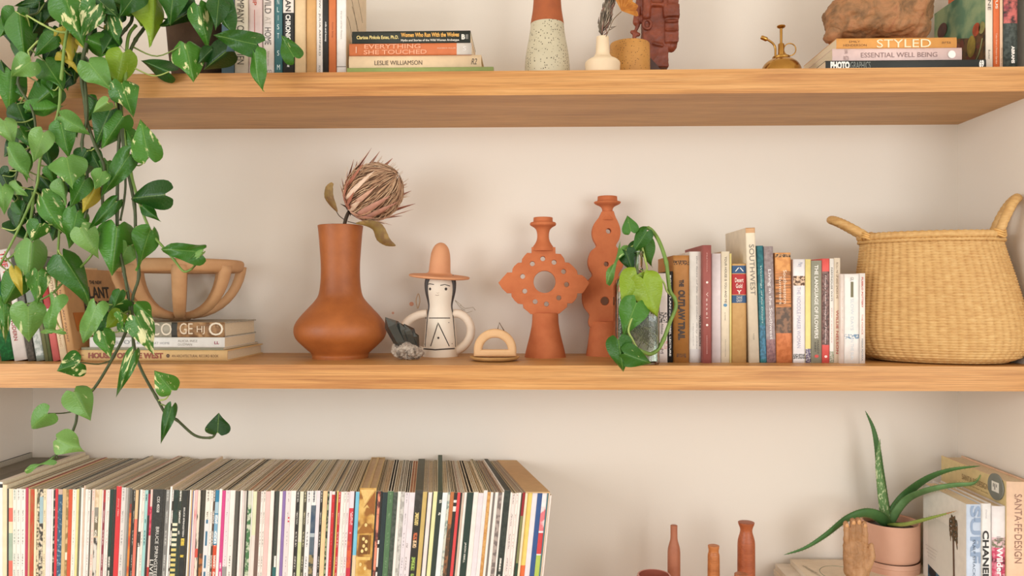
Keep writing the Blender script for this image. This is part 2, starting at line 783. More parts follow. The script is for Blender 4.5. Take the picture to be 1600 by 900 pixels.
def upright(label, px0, px1, ytop, Y, zs, d, cover, group, h=None, lean=0.0, texts=(), **kw):
    x0, x1 = xat(px0, Y), xat(px1, Y)
    t = (x1 - x0) * math.cos(lean) - 0.0003
    if h is None:
        h = (zat((px0 + px1) / 2, ytop, Y) - zs) / math.cos(lean)
    r = thing('book', label, 'book', ((x0 + x1) / 2, Y, zs), group)
    if lean:
        r.rotation_euler = (0, lean, 0)
        r.location = (x0 + t / 2 * math.cos(lean), Y, zs + t / 2 * abs(math.sin(lean)))
        if lean > 0:
            r.location.x = x0 + t / 2 * math.cos(lean)
    book_parts(r, t, h, d, cover, **kw)
    for tx in texts:
        o = dict(tx[6]) if len(tx) > 6 else {}
        spine_text(r, t, h, *tx[:6], **o)
    r['dims'] = (t, h, d)
    return r


def lying(label, px0, px1, z0, z1, Y, d, cover, group, texts=(), yaw=0.0, **kw):
    x0, x1 = xat(px0, Y), xat(px1, Y)
    h, t = x1 - x0, z1 - z0 - 0.0002
    r = thing('book', label, 'book', (x1, Y, (z0 + z1) / 2), group)
    r.rotation_euler = (0, -PI / 2, 0)
    if yaw:
        r.rotation_euler = (Matrix.Rotation(yaw, 3, 'Z') @ Matrix.Rotation(-PI / 2, 3, 'Y')).to_euler()
    book_parts(r, t, h, d, cover, **kw)
    for tx in texts:
        o = dict(tx[6]) if len(tx) > 6 else {}
        spine_text(r, t, h, *tx[:6], **o)
    return r


# ---- upper shelf, upright books beside the plant (their tops are above the frame)
G1 = 'upright books beside the plant'
Y1 = 0.03
K, W = (38, 37, 35), (234, 226, 218)


def up1(label, p0, p1, cover, texts=(), hh=0.235, d=0.19, **kw):
    return upright(label, p0, p1, 0, Y1, S3, d, cover, G1, h=hh, texts=texts, **kw)


def fr(h, y0, y1, Y=Y1, px=440):
    """pixel rows on the upper shelf -> fractions from the top of a spine of height h"""
    k = ppm(px, Y)
    z0, z1 = CAM.z + (HZ - y0) / k, CAM.z + (HZ - y1) / k
    return (S3 + h - z0) / h, (S3 + h - z1) / h


H = 0.235
up1('slate blue spine half hidden behind the green leaves, white capitals at its top', 346, 365, plain((92, 118, 130)), [('THE HIGHS', *fr(H, -60, 13), 0.55, 0.85, (235, 235, 230), {'bold': 0.03})])
up1('thick cream spine with tall brown serif capitals, next to the pink book', 366, 387.5, plain((226, 214, 192)), [('IN THE COMPANY OF WOMEN', *fr(H, -57, 100), 0.2, 0.72, (70, 62, 52))], hard=True)
up1('pale pink spine with a thin red rule and red capitals', 388.5, 409.5, plain((230, 205, 200)), [('FRIENDSHIP', *fr(H, -60, 8), 0.3, 0.6, (200, 90, 70), {'bold': 0.02}), ('_________', *fr(H, 15, 70), 0.43, 0.47, (200, 90, 80))])
up1('off white spine with narrow dark capitals, beside the teal book', 411, 428, plain((234, 222, 214)), [('WILD ', *fr(H, -10, 21), 0.16, 0.75, (80, 72, 66)), ('AT', *fr(H, 26, 38), 0.2, 0.72, (190, 180, 170)), ('HOME', *fr(H, 43, 70), 0.16, 0.75, (80, 72, 66)), ('hilton carter', *fr(H, 80, 103), 0.4, 0.6, (170, 160, 150)), ('CICO', *fr(H, 109, 115), 0.1, 0.8, (110, 100, 95), {'stacked': True})])
b_ = up1('teal spine with small white capitals stacked one below the other', 429, 441, plain((62, 112, 116)))
for ch, yy in zip('MOONLISTSM', (-44, -28, -10, 3, 15, 28, 42, 56, 83, 105)):
    if ch == 'M' and yy > 0:
        spine_text(b_, *b_['dims'][:2], 'M', *fr(H, yy - 4, yy + 4), 0.34, 0.72, (215, 230, 228), stacked=True)
        continue
    spine_text(b_, *b_['dims'][:2], ch, *fr(H, yy - 4, yy + 4), 0.46 if ch == 'I' else 0.34, 0.51 if ch == 'I' else 0.62, (215, 230, 228), stacked=True)
up1('black spine with a white band on top and bold white serif title', 442, 459, plain(K), [('DYLAN', *fr(H, -22, 18), 0.25, 0.75, (60, 52, 48), {'bold': 0.02}), ('CHRONICLES', *fr(H, 23, 76), 0.25, 0.72, (235, 230, 222), {'bold': 0.035}), ('VOLUME ONE', *fr(H, 78, 105), 0.4, 0.6, (235, 230, 222), {'bold': 0.02})], bands=[(0, fr(H, 0, 20)[1], plain((232, 222, 212)))])
up1('plain beige spine without any lettering, between the black and tan books', 460, 477.5, plain((226, 196, 152)), hard=True)
up1('plain light tan spine, second of the two blank ones', 478.5, 494, plain((214, 166, 108)), hard=True)
up1('slim white spine with tiny spaced dark capitals down its length', 494.5, 504, plain(W), [('SALT SLOW - JULIA ARMFIELD', *fr(H, -35, 88), 0.36, 0.7, (80, 75, 72)), ('PICADOR', *fr(H, 103, 117), 0.36, 0.66, (90, 85, 80))])
up1('slim black spine with small white lower case title', 504.5, 513, plain(K), [('milk and honey', *fr(H, 35, 66), 0.34, 0.7, (235, 230, 225), {'bold': 0.02})])
up1('slim terracotta orange spine with faint brown lettering', 513.5, 525, plain((206, 116, 66)), [('home body', *fr(H, 36, 60), 0.4, 0.64, (150, 80, 48))])
b_ = up1('white spine last of the upright row, its pale cover showing thin pencil drawn strokes', 526, 541, plain((240, 234, 228)), [('the sun and her flowers', *fr(H, 18, 62), 0.42, 0.6, (175, 168, 160)), ('|', *fr(H, 104.4, 105.6), 0.0, 1.0, (120, 112, 105))], side=plain((224, 200, 168), 0.8))
t_, h_, d_ = b_['dims']
for k, (y0, z0, y1, z1) in enumerate([(0.02, 0.19, 0.10, 0.125), (0.05, 0.16, 0.13, 0.11), (0.01, 0.125, 0.05, 0.095), (0.07, 0.215, 0.15, 0.16)]):
    m = MB()
    m.tube(smooth_path([(t_ / 2, y0, z0), (t_ / 2, (y0 + y1) / 2, (z0 + z1) / 2 + 0.006), (t_ / 2, y1, z1)], 5), 0.0007, 4)
    link('drawn_line', m.mesh('drawn_line', [plain((140, 118, 96), 0.8, 0)]), b_)

# ---- upper shelf, lying stack
G2 = 'lying books beside the white spine'
zz = S3
ST = 0.014
lying('thin green book at the very bottom of the stack, longest of the four', 542, 771, zz, zz + 0.009, ST - 0.012, 0.2, plain((138, 150, 84)), G2)
zz += 0.009
lying('thick cream book with brown capitals, second from the bottom', 545, 752, zz, zz + 0.028, ST, 0.17, plain((228, 198, 160)), G2, [('LESLIE WILLIAMSON', 0.195, 0.555, 0.3, 0.62, (80, 66, 54)), ('R2', 0.925, 0.968, 0.3, 0.72, (80, 70, 60), {'shear': 0.3})], hard=True)
zz += 0.028
lying('terracotta orange book with pink outline capitals and a pale label at one end', 545.5, 737, zz, zz + 0.0238, ST, 0.16, plain((204, 112, 64)), G2,
      [('EVERYTHING', 0.125, 0.585, 0.56, 0.94, (232, 160, 124), {'bold': 0.02}), ('SHE TOUCHED', 0.12, 0.635, 0.08, 0.46, (232, 160, 124), {'bold': 0.02}), ('FREDERICK MULLER', 0.72, 0.87, 0.5, 0.62, (235, 190, 160)), ('I', 0.055, 0.062, 0.2, 0.75, (235, 180, 150)), ('S', 0.93, 0.955, 0.35, 0.7, (235, 228, 222))],
      bands=[(0.878, 1.0, plain((206, 196, 186)))])
zz += 0.0238
lying('black paperback on top of the stack with orange and white title', 550, 735, zz, zz + 0.026, ST + 0.004, 0.14, plain((40, 44, 36)), G2,
      [('Clarissa Pinkola Estes, Ph.D.', 0.04, 0.395, 0.34, 0.66, (236, 214, 140), {'bold': 0.02}), ('Women Who Run With the Wolves', 0.415, 0.905, 0.52, 0.86, (236, 178, 90), {'bold': 0.03}), ('Myths and Stories of the Wild Woman Archetype', 0.415, 0.905, 0.14, 0.36, (232, 226, 214), {'bold': 0.02}), ('B', 0.925, 0.955, 0.3, 0.7, (232, 226, 214), {'bold': 0.04}), ('|||', 0.962, 0.98, 0.32, 0.7, (200, 196, 188))])

# ---- upper shelf, right hand stack
G3 = 'lying books under the brown root'
ST = 0.02
zz = S3
lying('thin black book at the bottom with bold white capitals', 1290, 1541, zz, zz + 0.0175, ST - 0.01, 0.22, plain((40, 44, 42)), G3,
      [('PHOTO', 0.03, 0.15, 0.02, 0.9, (238, 234, 226), {'bold': 0.06}), ('GRAPHICS', 0.155, 0.28, 0.05, 0.85, (128, 134, 128)), ('69', 0.955, 0.985, 0.1, 0.95, (235, 230, 222), {'bold': 0.05})])
zz += 0.0175
lying('pale pink book with spaced grey capitals and a white oval badge', 1300.5, 1503, zz, zz + 0.0265, ST, 0.2, plain((226, 196, 190)), G3,
      [('ESSENTIAL WELL BEING', 0.22, 0.81, 0.32, 0.68, (140, 112, 108)), ('SARA\nPANTON', 0.085, 0.125, 0.1, 0.95, (150, 120, 115))], hard=False)
ov = MB()
for p_ in (1,):
    ov.lathe([(0, 0.0001), (0, 0.0075)], 24, cap=(False, False))
x_ = xat(1487, ST)
o_ = bpy.data.objects.new('badge', ov.mesh('badge', [plain((240, 234, 228), 0.5, 0)]))
COL.objects.link(o_)
o_.parent = bpy.data.objects[[o.name for o in COL.objects if o.type == 'EMPTY'][-1]]
o_.name = 'badge'
lettering('<:', o_, (0, 0, 0.0076), (1, 0, 0), (0, 1, 0), 0.008, 0.006, (90, 84, 80), bold=0.02).location.z = -0.0005
o_.matrix_local = Matrix.Translation((0.0, -0.0006, (xat(1503, ST) - x_))) @ Matrix.Rotation(PI / 2, 4, 'X')
zz += 0.0265
lying('mustard orange book on top with thin white capitals', 1307, 1495, zz, zz + 0.0205, ST, 0.19, plain((224, 158, 82)), G3,
      [('STYLED', 0.335, 0.785, 0.06, 0.86, (248, 226, 190)), ('EMILY', 0.105, 0.195, 0.56, 0.76, (130, 88, 44)), ('HENDERSON', 0.055, 0.25, 0.2, 0.42, (130, 88, 44)), ('arts', 0.875, 0.95, 0.4, 0.62, (130, 88, 44))])
RTOP = zz + 0.0205

# ---- upper shelf, upright books at the right end
G4 = 'upright books at the far end of the upper shelf'
COVER_G = mottled((96, 138, 108), (150, 172, 128), 26, 0.5, 0.12, c3=(60, 108, 80))
b_ = upright('white spined book whose green painted cover shows cactus fruits', 1540, 1551.5, 0, 0.035, S3, 0.20, plain((234, 222, 206)), G4, h=0.186, texts=[('ANNE', *fr(0.186, -20, 16, 0.035, 1545), 0.3, 0.72, (90, 80, 70)), ('Bunker', *fr(0.186, 78, 93, 0.035, 1545), 0.35, 0.6, (110, 100, 90))], side=COVER_G)
t_, h_, d_ = b_['dims']
sx_ = -t_ / 2 - 0.0006
m = MB()                        # painted dark ground along the lower edge, the fruits and a curved stem on the cover
pts = [(0.0, 0.0), (0.15, 0.0), (0.128, 0.085), (0.105, 0.1), (0.05, 0.083), (0.0, 0.088)]
m.add([(sx_, y, z) for y, z in pts], [tuple(range(6))])
link('painted_ground', m.mesh('painted_ground', [mottled((58, 46, 34), (112, 78, 44), 60, 0.5, 0.1, c3=(120, 60, 44))]), b_)
for yc, zc, ry, rz, c in ((0.032, 0.095, 0.014, 0.013, (196, 84, 46)), (0.165, 0.137, 0.02, 0.016, (96, 56, 52)), (0.05, 0.066, 0.016, 0.022, (186, 160, 66)), (0.105, 0.07, 0.016, 0.02, (142, 84, 60)), (0.012, 0.092, 0.011, 0.012, (166, 160, 98))):
    m = MB()
    m.add([(sx_ - 0.0004, yc + ry * math.cos(2 * PI * k / 18), zc + rz * math.sin(2 * PI * k / 18)) for k in range(18)], [tuple(range(18))])
    link('painted_fruit', m.mesh('painted_fruit', [mottled(c, [v * 0.75 for v in c], 90, 0.5, 0.2)]), b_)
m = MB()
m.tube(smooth_path([(sx_, 0.01, 0.07), (sx_, 0.03, 0.035), (sx_, 0.09, 0.008)], 6), 0.0012, 4)
link('painted_stem', m.mesh('painted_stem', [plain((150, 160, 110))]), b_)
upright('orange spine with white lettering, beside the white spined book', 1552, 1562, 0, 0.035, S3, 0.17, plain((218, 108, 56)), G4, h=0.235, texts=[('CACTUS', *fr(0.235, -30, 14, 0.035, 1556), 0.3, 0.7, (240, 220, 200), {'bold': 0.03}), ('Tales from a Desert Garden', *fr(0.235, 52, 100, 0.035, 1556), 0.35, 0.6, (245, 210, 180))])
upright('slim peach spine with small brown lettering at its foot', 1562.5, 1568, 0, 0.035, S3, 0.17, plain((238, 204, 172)), G4, h=0.23, texts=[('Desert Garden', *fr(0.23, 75, 105, 0.035, 1565), 0.3, 0.6, (130, 90, 60))])
upright('thick dark floral spine with white capitals near its foot, last by the wall', 1569, 1591, 0, 0.03, S3, 0.2, mottled((46, 54, 50), (74, 84, 78), 120, 0.5, 0.1), G4, h=0.25, texts=[('ABRAMS', *fr(0.25, 72, 99, 0.03, 1580), 0.5, 0.74, (238, 232, 224), {'bold': 0.05})], hard=True, bands=[(0, fr(0.25, 0, 36, 0.03, 1580)[1], mottled((60, 50, 50), (206, 110, 104), 75, 0.48, 0.1, c3=(150, 62, 76)))])

# ---- middle shelf, leaning books behind the plant
G5 = 'leaning books behind the hanging leaves'
LE = math.radians(-9.5)
YL = 0.06
lean_spec = [
    (2, 22, 0.165, 'green spined book leaning first in the row, mostly covered by leaves', mottled((22, 92, 46), (34, 120, 60), 140, 0.55), []),
    (22.5, 43, 0.235, 'leaning white spine with bold red capitals', plain((232, 224, 218)), [('THE WAY', 0.02, 0.36, 0.25, 0.7, (196, 48, 44), {'bold': 0.03}), ('CITY OF MODERN', 0.42, 0.82, 0.25, 0.55, (150, 50, 42), {'bold': 0.02})]),
    (44, 55, 0.225, 'leaning dark grey book between the white and the pale grey spines', mottled((84, 80, 74), (104, 100, 92), 160), []),
    (57, 70, 0.22, 'leaning pale grey green spine with a white block', plain((126, 134, 124)), []),
    (70.5, 76.5, 0.2, 'leaning slim olive spine next to the pale grey green one', plain((112, 114, 78)), []),
    (77, 82, 0.19, 'leaning slim moss green spine beside the red book', plain((92, 102, 66)), []),
    (83, 94, 0.17, 'leaning rose red spine between green and cream spines', plain((206, 106, 102)), []),
]
for p0, p1, hh, lab, mt, tx in lean_spec:
    bands = None
    if 'white block' in lab:
        bands = [(0.55, 0.95, mottled((196, 196, 190), (150, 156, 148), 90))]
    if 'rose red' in lab:
        bands = [(0.0, 0.35, plain((170, 48, 48))), (0.35, 0.42, plain((232, 214, 206)))]
    upright(lab, p0, p1, 0, YL, S2, 0.16, mt, G5, h=hh, lean=LE, texts=tx, bands=bands)
upright('leaning cream spine with tan lettering, next to the tan plant book', 95, 106, 0, YL, S2, 0.17, plain((238, 214, 178)), G5, h=0.2, lean=LE, texts=[('MOTHERHOOD', 0.1, 0.5, 0.3, 0.7, (150, 110, 76)), ('BOTANIC', 0.6, 0.85, 0.3, 0.6, (180, 140, 100))])
b_ = upright('leaning tan book whose cover carries heavy dark lettering and an orange plant pot', 107, 119, 0, YL, S2, 0.2, plain((208, 160, 110)), G5, h=0.195, lean=LE, hard=True, texts=[('THE NEW PLANT PARENT', 0.1, 0.8, 0.3, 0.55, (120, 76, 40))])
t_, h_, d_ = b_['dims']
for s_, z_, hh in (('THE NEW', 0.166, 0.008), ('PLANT', 0.143, 0.026), ('PARENT', 0.111, 0.026), ('HOOD', 0.079, 0.026)):
    w_ = {'THE NEW': 0.05, 'PLANT': 0.1, 'PARENT': 0.115, 'HOOD': 0.09}[s_]
    lettering(s_, b_, (t_ / 2 + 0.0008, 0.195 - 0.0 - 0.125 / 1 + 0.05, z_), (0, 1, 0), (0, 0, 1), w_, hh, (48, 42, 34), bold=0.02)
m = MB()
m.add([(t_ / 2 + 0.0008, y, z) for y, z in ((0.022, 0.06), (0.05, 0.06), (0.056, 0.1), (0.016, 0.1))], [(0, 1, 2, 3)])
link('printed_pot', m.mesh('printed_pot', [plain((198, 118, 50))]), b_)

# ---- middle shelf, lying stack under the bowl
G6 = 'lying books under the openwork bowl'
YS = 0.072
z0 = S2
z1 = zat(230, 547, YS)
z2 = zat(230, 543, YS)
z3 = zat(230, 527, YS)
z4 = zat(230, 503.5, YS)
BOWL_Z = z4
lying('tan book at the bottom of the stack with large brown slab capitals', 112, 355, z0, z1, YS, 0.215, plain((222, 184, 128)), G6,
      [('HOUSES OF THE WEST', 0.107, 0.59, 0.24, 0.76, (146, 66, 34), {'bold': 0.05}), ('AN ARCHITECTURAL RECORD BOOK', 0.645, 0.945, 0.36, 0.6, (120, 84, 50)), ('o', 0.61, 0.632, 0.32, 0.66, (90, 62, 40), {'bold': 0.08}), ('HARPERS', 0.03, 0.08, 0.45, 0.58, (150, 110, 70))], hard=True)
lying('very thin grey green book between the tan and the white ones', 127, 349, z1, z2, YS + 0.002, 0.205, plain((150, 146, 122)), G6)
lying('white book with faint grey lettering, third up in the stack', 140, 351, z2, z3, YS, 0.18, plain((234, 230, 224)), G6,
      [("Georgia O'Keeffe", 0.05, 0.46, 0.22, 0.74, (150, 152, 156)), ('AT HOME', 0.48, 0.595, 0.32, 0.54, (165, 165, 168)), ('ALICIA INEZ', 0.655, 0.8, 0.54, 0.76, (160, 150, 140)), ('GUZMAN', 0.655, 0.76, 0.2, 0.42, (160, 150, 140)), ('LL', 0.925, 0.96, 0.34, 0.62, (150, 60, 80), {'bold': 0.03})])
lying('picture book directly under the bowl, grey and tan panels with white line letters', 145, 351, z3, z4, YS, 0.185, mottled((176, 168, 150), (160, 152, 134), 60), G6,
      [('CO', 0.44, 0.6, 0.12, 0.95, (236, 222, 200)), ('GE', 0.66, 0.76, 0.2, 0.95, (236, 216, 190)), ('HJ', 0.79, 0.85, 0.2, 0.75, (236, 216, 190)), ('O', 0.88, 0.99, 0.12, 1.0, (236, 222, 200))],
      bands=[(0.595, 0.64, plain((62, 60, 54))), (0.64, 1.0, mottled((170, 130, 88), (124, 88, 56), 70, 0.5, 0.1, c3=(196, 158, 116)))], hard=True)

# ---- middle shelf, upright books at the right
G7 = 'upright books beside the basket'


def up7(label, p0, p1, ytop, cover, texts=(), Y=0.07, d=0.14, lean=0.0, **kw):
    def f(y0, y1):
        return ((y0 - ytop) / (566.0 - ytop), (y1 - ytop) / (566.0 - ytop))
    tt = [(s, *f(a, c), *rest) for s, a, c, *rest in texts]
    bands = kw.pop('bands', None)
    if bands:
        bands = [(*f(a, c), m) for a, c, m in bands]
    return upright(label, p0, p1, ytop, Y, S2, d, cover, G7, texts=tt, lean=lean, bands=bands, **kw)


LT = (236, 226, 218)
up7('pinkish white spine with a black smudged picture, first of the row behind the glass jar', 1027, 1043, 427, plain((232, 216, 208)), [('Abbey', 505, 522, 0.3, 0.6, (80, 70, 66)), ('M', 545, 552, 0.3, 0.6, (120, 90, 90), )], bands=[(488, 504, mottled((232, 216, 208), (90, 84, 80), 260)), (530, 545, mottled((232, 216, 208), (214, 160, 150), 200))])
up7('slim black spine with white capitals', 1043.5, 1051, 424, plain((34, 33, 32)), [('BOB DYLAN', 430, 482, 0.28, 0.66, (238, 234, 228), {'bold': 0.03}), ('the', 484, 494, 0.3, 0.6, (238, 234, 228)), ('NOBEL LECTURE', 500, 556, 0.28, 0.66, (238, 234, 228), {'bold': 0.03})])
up7('tan spine with heavy dark brown slab capitals', 1052, 1077, 399, mottled((186, 128, 66), (172, 114, 54), 70, 0.5, 0.3), [('THE', 437, 448, 0.36, 0.66, (60, 38, 24), {'bold': 0.06}), ('OUTLAW TRAIL', 453, 531, 0.3, 0.74, (60, 38, 24), {'bold': 0.05}), ('ROBERT REDFORD', 407, 409, 0.25, 0.8, (80, 50, 30)), ('GROSSET', 552, 558, 0.2, 0.8, (80, 50, 30))], hard=True, d=0.2, bands=[(407, 414, mottled((180, 122, 60), (70, 44, 26), 380))])
up7('white spine with a column of tiny grey lettering and black capitals low down', 1077.5, 1097, 393, plain((238, 232, 224)), [('the facts of life and other dirty jokes', 400, 545, 0.5, 0.64, (150, 144, 138), {'shear': 0.2}), ('WILLIE NELSON', 492, 540, 0.76, 0.9, (70, 62, 56), {'bold': 0.02}), ('a very funny book', 505, 540, 0.24, 0.34, (170, 164, 160))], hard=True, bands=[(545, 566, plain((222, 216, 214)))])
up7('mauve spine with small pale dots and spaced letters', 1098, 1111.5, 383, plain((158, 88, 82)), [('Vessel', 456, 496, 0.38, 0.62, (234, 206, 196), {'spacing': 1.5}), ('o', 439, 442.5, 0.36, 0.64, (240, 220, 210), {'bold': 0.12}), ('o', 505, 508.5, 0.36, 0.64, (240, 220, 210), {'bold': 0.12}), ('PRETIOSA', 395, 425, 0.42, 0.54, (214, 160, 150)), ('HARDCOVER', 523, 552, 0.42, 0.54, (214, 160, 150))], Y=0.055, d=0.19)
up7('blank lavender white spine beside the mauve one', 1112, 1126.5, 396, plain((228, 216, 216)))
up7('cream spine with tiny dark lettering and one blue round mark', 1127, 1140, 393, plain((234, 220, 194)), [('YOUR HOUSE IS YOU AND ME', 401, 473, 0.4, 0.66, (90, 80, 70)), ('o', 474, 479, 0.25, 0.7, (86, 140, 176), {'bold': 0.1}), ('a novel', 488, 500, 0.4, 0.56, (150, 136, 120)), ('PANTHEON', 530, 556, 0.45, 0.55, (160, 148, 130))])
up7('very slim pale yellow spine beside the cream one', 1140.3, 1143, 396, plain((230, 214, 140)))
b_ = up7('old tan cloth book with a blue and red label near its top', 1143.5, 1166.8, 412, mottled((206, 164, 106), (192, 148, 92), 90, 0.5, 0.3), [('Desert', 434, 441, 0.2, 0.78, (240, 214, 200), {'stacked': True, 'bold': 0.02}), ('Gold', 443, 450, 0.26, 0.7, (240, 214, 200), {'stacked': True, 'bold': 0.02}), ('ZANE', 462.5, 466.5, 0.3, 0.7, (226, 220, 212), {'stacked': True}), ('GREY', 467.5, 471.5, 0.3, 0.7, (226, 220, 212), {'stacked': True}), ('Y', 453, 459, 0.33, 0.66, (240, 220, 206), {'stacked': True, 'bold': 0.05}), ('/\\', 418, 424, 0.2, 0.8, (230, 226, 220), {'stacked': True})], hard=True,
         bands=[(415, 427, plain((50, 84, 124))), (428, 460, plain((176, 42, 44))), (461, 473, plain((50, 84, 124)))])
b_ = up7('tall cream spine leaning back, taller than every other book in the row', 1172, 1187, 358, plain((228, 214, 190)), [('SOUTHWEST', 382, 461, 0.3, 0.82, (120, 110, 98)), ('VASSI', 520, 530, 0.4, 0.55, (150, 140, 124))], lean=math.radians(-1.9), d=0.17, Y=0.066, bands=[(356, 364, plain((206, 160, 116)))])
up7('teal spine with cream script, leaning against the tall cream one', 1188, 1198, 384, mottled((62, 128, 134), (48, 104, 116), 130), [('Weavings of the Desert', 415, 505, 0.36, 0.66, (206, 224, 218), {'shear': 0.2})], lean=math.radians(-1.7), bands=[(508, 560, mottled((74, 128, 156), (56, 100, 120), 160))])
up7('mottled mauve grey spine with large pale lettering', 1198.5, 1213, 385, mottled((172, 156, 154), (146, 128, 128), 150, 0.5, 0.15), [('Living in the Southwest', 421, 530, 0.3, 0.72, (236, 226, 224), {'bold': 0.01})], lean=math.radians(-1.6), bands=[(530, 566, mottled((160, 122, 122), (134, 100, 104), 150))])
up7('orange tan spine with a striped dark landscape picture', 1213.5, 1238, 395, mottled((222, 158, 92), (206, 138, 76), 60), [('Southwestern', 422, 474, 0.5, 0.72, (246, 222, 196)), ('Summers', 432, 475, 0.22, 0.4, (246, 222, 196))], lean=math.radians(-0.8), hard=False,
    bands=[(397, 402, mottled((60, 46, 34), (200, 150, 100), 200)), (424, 480, mottled((216, 142, 82), (104, 70, 46), 60, 0.53, 0.1, stretch=(0.4, 1, 5))), (480, 520, mottled((146, 110, 86), (96, 78, 66), 90)), (520, 566, mottled((216, 132, 82), (200, 116, 68), 90))])
up7('white spine with a tiny oval portrait near its top', 1239.5, 1258, 405, plain((232, 226, 226)), [('Mary', 410, 417, 0.3, 0.8, (150, 150, 170)), ('THE NOODLE MAKER WOMAN', 448, 543, 0.3, 0.62, (176, 170, 190))], bands=[(431, 446, mottled((222, 190, 160), (96, 66, 48), 190)), (552, 560, mottled((90, 88, 88), (200, 196, 196), 420))])
up7('pale yellow spine with a purple foot', 1258.5, 1267, 405, plain((238, 218, 142)), bands=[(544, 566, mottled((96, 84, 120), (210, 204, 200), 260, 0.52))])
up7('grey green spine with white capitals and a small red mark', 1267.5, 1284, 407, plain((156, 154, 136)), [('THE LANGUAGE OF FLOWERS', 414, 528, 0.3, 0.66, (240, 234, 224), {'bold': 0.02}), ('MANDY', 531, 552, 0.56, 0.72, (60, 56, 48)), ('KIRBY', 534, 549, 0.3, 0.46, (60, 56, 48)), ('o', 553, 558, 0.3, 0.7, (206, 70, 60), {'bold': 0.15})])
up7('coral red spine with a dark floral middle and white script', 1284.5, 1296, 404, plain((222, 92, 86)), [('Hungry Ladies: Images of Madness', 430, 536, 0.3, 0.6, (236, 216, 210), {'shear': 0.2}), ('o', 554, 558, 0.3, 0.7, (245, 220, 212), {'bold': 0.1})], bands=[(424, 538, mottled((92, 70, 66), (136, 104, 98), 170))])
up7('slim white spine with dark capitals above red script', 1296.3, 1303, 404, plain((236, 230, 222)), [('FARMHOUSE WAYS', 418, 470, 0.3, 0.66, (90, 84, 76)), ('the recipes', 480, 535, 0.35, 0.6, (206, 130, 120))], bands=[(548, 566, mottled((150, 160, 130), (214, 206, 196), 300))])
up7('cream spine with brown lettering and spaced red capitals', 1303.3, 1313, 403, plain((232, 214, 190)), [('ROLL ME UP AND SMOKE ME', 410, 466, 0.3, 0.64, (140, 116, 92)), ('WILLIE NELSON', 484, 552, 0.3, 0.68, (176, 72, 62), {'bold': 0.01})])
up7('slim pinkish white spine, first of the shorter group', 1313.3, 1319, 428, plain((234, 218, 208)), [('poems and songs', 455, 520, 0.4, 0.6, (200, 170, 160))], d=0.105, Y=0.06)
up7('white spine with an olive pill mark and pale blue lettering', 1319.3, 1342.5, 428, plain((238, 232, 226)), [('GIL', 433, 439, 0.4, 0.62, (130, 124, 118)), ('SLOW DAYS', 466, 515, 0.42, 0.62, (196, 208, 216)), ('IN THE SUN', 528, 560, 0.42, 0.62, (200, 208, 214))], d=0.105, Y=0.06, bands=[(440, 464, fineprint((238, 232, 226), (112, 104, 70), w0=0.42, w1=0.62, dens=0.2)), (521, 528, mottled((238, 232, 226), (120, 150, 176), 220, 0.5))])
up7('white spine with red capitals, last of the row against the basket', 1343, 1352, 427, plain((238, 230, 222)), [('PUEBLO POTTERY', 433, 480, 0.34, 0.62, (196, 66, 52), {'bold': 0.02}), ('THE FONCK', 490, 522, 0.34, 0.6, (206, 120, 104)), ('MARIA POVEKA', 528, 562, 0.34, 0.6, (120, 130, 140))], d=0.105, Y=0.06)

# ---- low counter, books by the right wall
G8 = 'books beside the aloe pot'
YB = 0.02


def up8(label, p0, p1, ytop, cover, texts, Y, d, **kw):
    x0, x1 = xat(p0, Y), xat(p1, Y)
    h = zat((p0 + p1) / 2, ytop, Y) - S1
    k = ppm((p0 + p1) / 2, Y)

    def f(y0, y1):
        return ((y0 - ytop) / k / h, (y1 - ytop) / k / h)
    tt = [(s, *f(a, c), *rest) for s, a, c, *rest in texts]
    bands = kw.pop('bands', None)
    if bands:
        bands = [(*f(a, c), m) for a, c, m in bands]
    return upright(label, p0, p1, ytop, Y, S1, d, cover, G8, texts=tt, bands=bands, **kw)


b_ = up8('pale blue spine with big grey blue capitals, its cover showing one palm tree', 1510, 1533, 788, plain((198, 210, 228)), [('SURF SHACK / LAID BACK', 843, 960, 0.42, 0.6, (110, 124, 140)), ('SURF', 790, 880, 0.26, 0.98, (142, 162, 190), {'bold': 0.03}), ('nina freudenberger', 795, 815, 0.5, 0.6, (150, 160, 176))], YB, 0.172, side=plain((224, 218, 208), 0.5))
t_, h_, d_ = b_['dims']
sx_ = -t_ / 2 - 0.0006
m = MB()
m.add([(sx_, y, z) for y, z in ((0.045, 0.0), (0.15, 0.0), (0.15, h_ - 0.062), (0.045, h_ - 0.062))], [(0, 1, 2, 3)])
link('cover_picture', m.mesh('cover_picture', [plain((212, 208, 198), 0.5, 0.02)]), b_)
m = MB()
m.tube(smooth_path([(sx_, 0.043, 0.02), (sx_, 0.044, 0.12), (sx_, 0.047, h_ - 0.075)], 4), [0.002] * 9, 5)
link('palm_trunk', m.mesh('palm_trunk', [plain((92, 66, 48))]), b_)
for k in range(16):
    a = PI * (0.1 + 1.1 * k / 15) - 0.2
    m = MB()
    L = 0.021
    yy, z_ = 0.047, h_ - 0.052 - 0.011 * (k % 4)
    m.tube(smooth_path([(sx_, yy, z_), (sx_, yy + 0.55 * L * math.cos(a), z_ + 0.5 * L * math.sin(a) + 0.006), (sx_, yy + 0.75 * L * math.cos(a), z_ + 0.4 * L * math.sin(a) - 0.012)], 4), [0.001, 0.0016, 0.0022, 0.0024, 0.0022, 0.0018, 0.0014, 0.001, 0.0005], 4)
    link('palm_frond', m.mesh('palm_frond', [mottled((112, 84, 56), (70, 62, 40), 200)]), b_)
m = MB()
m.add([(sx_ - 0.0002, y, z) for y, z in ((0.06, 0.0), (0.15, 0.0), (0.15, 0.125), (0.06, 0.108))], [(0, 1, 2, 3)])
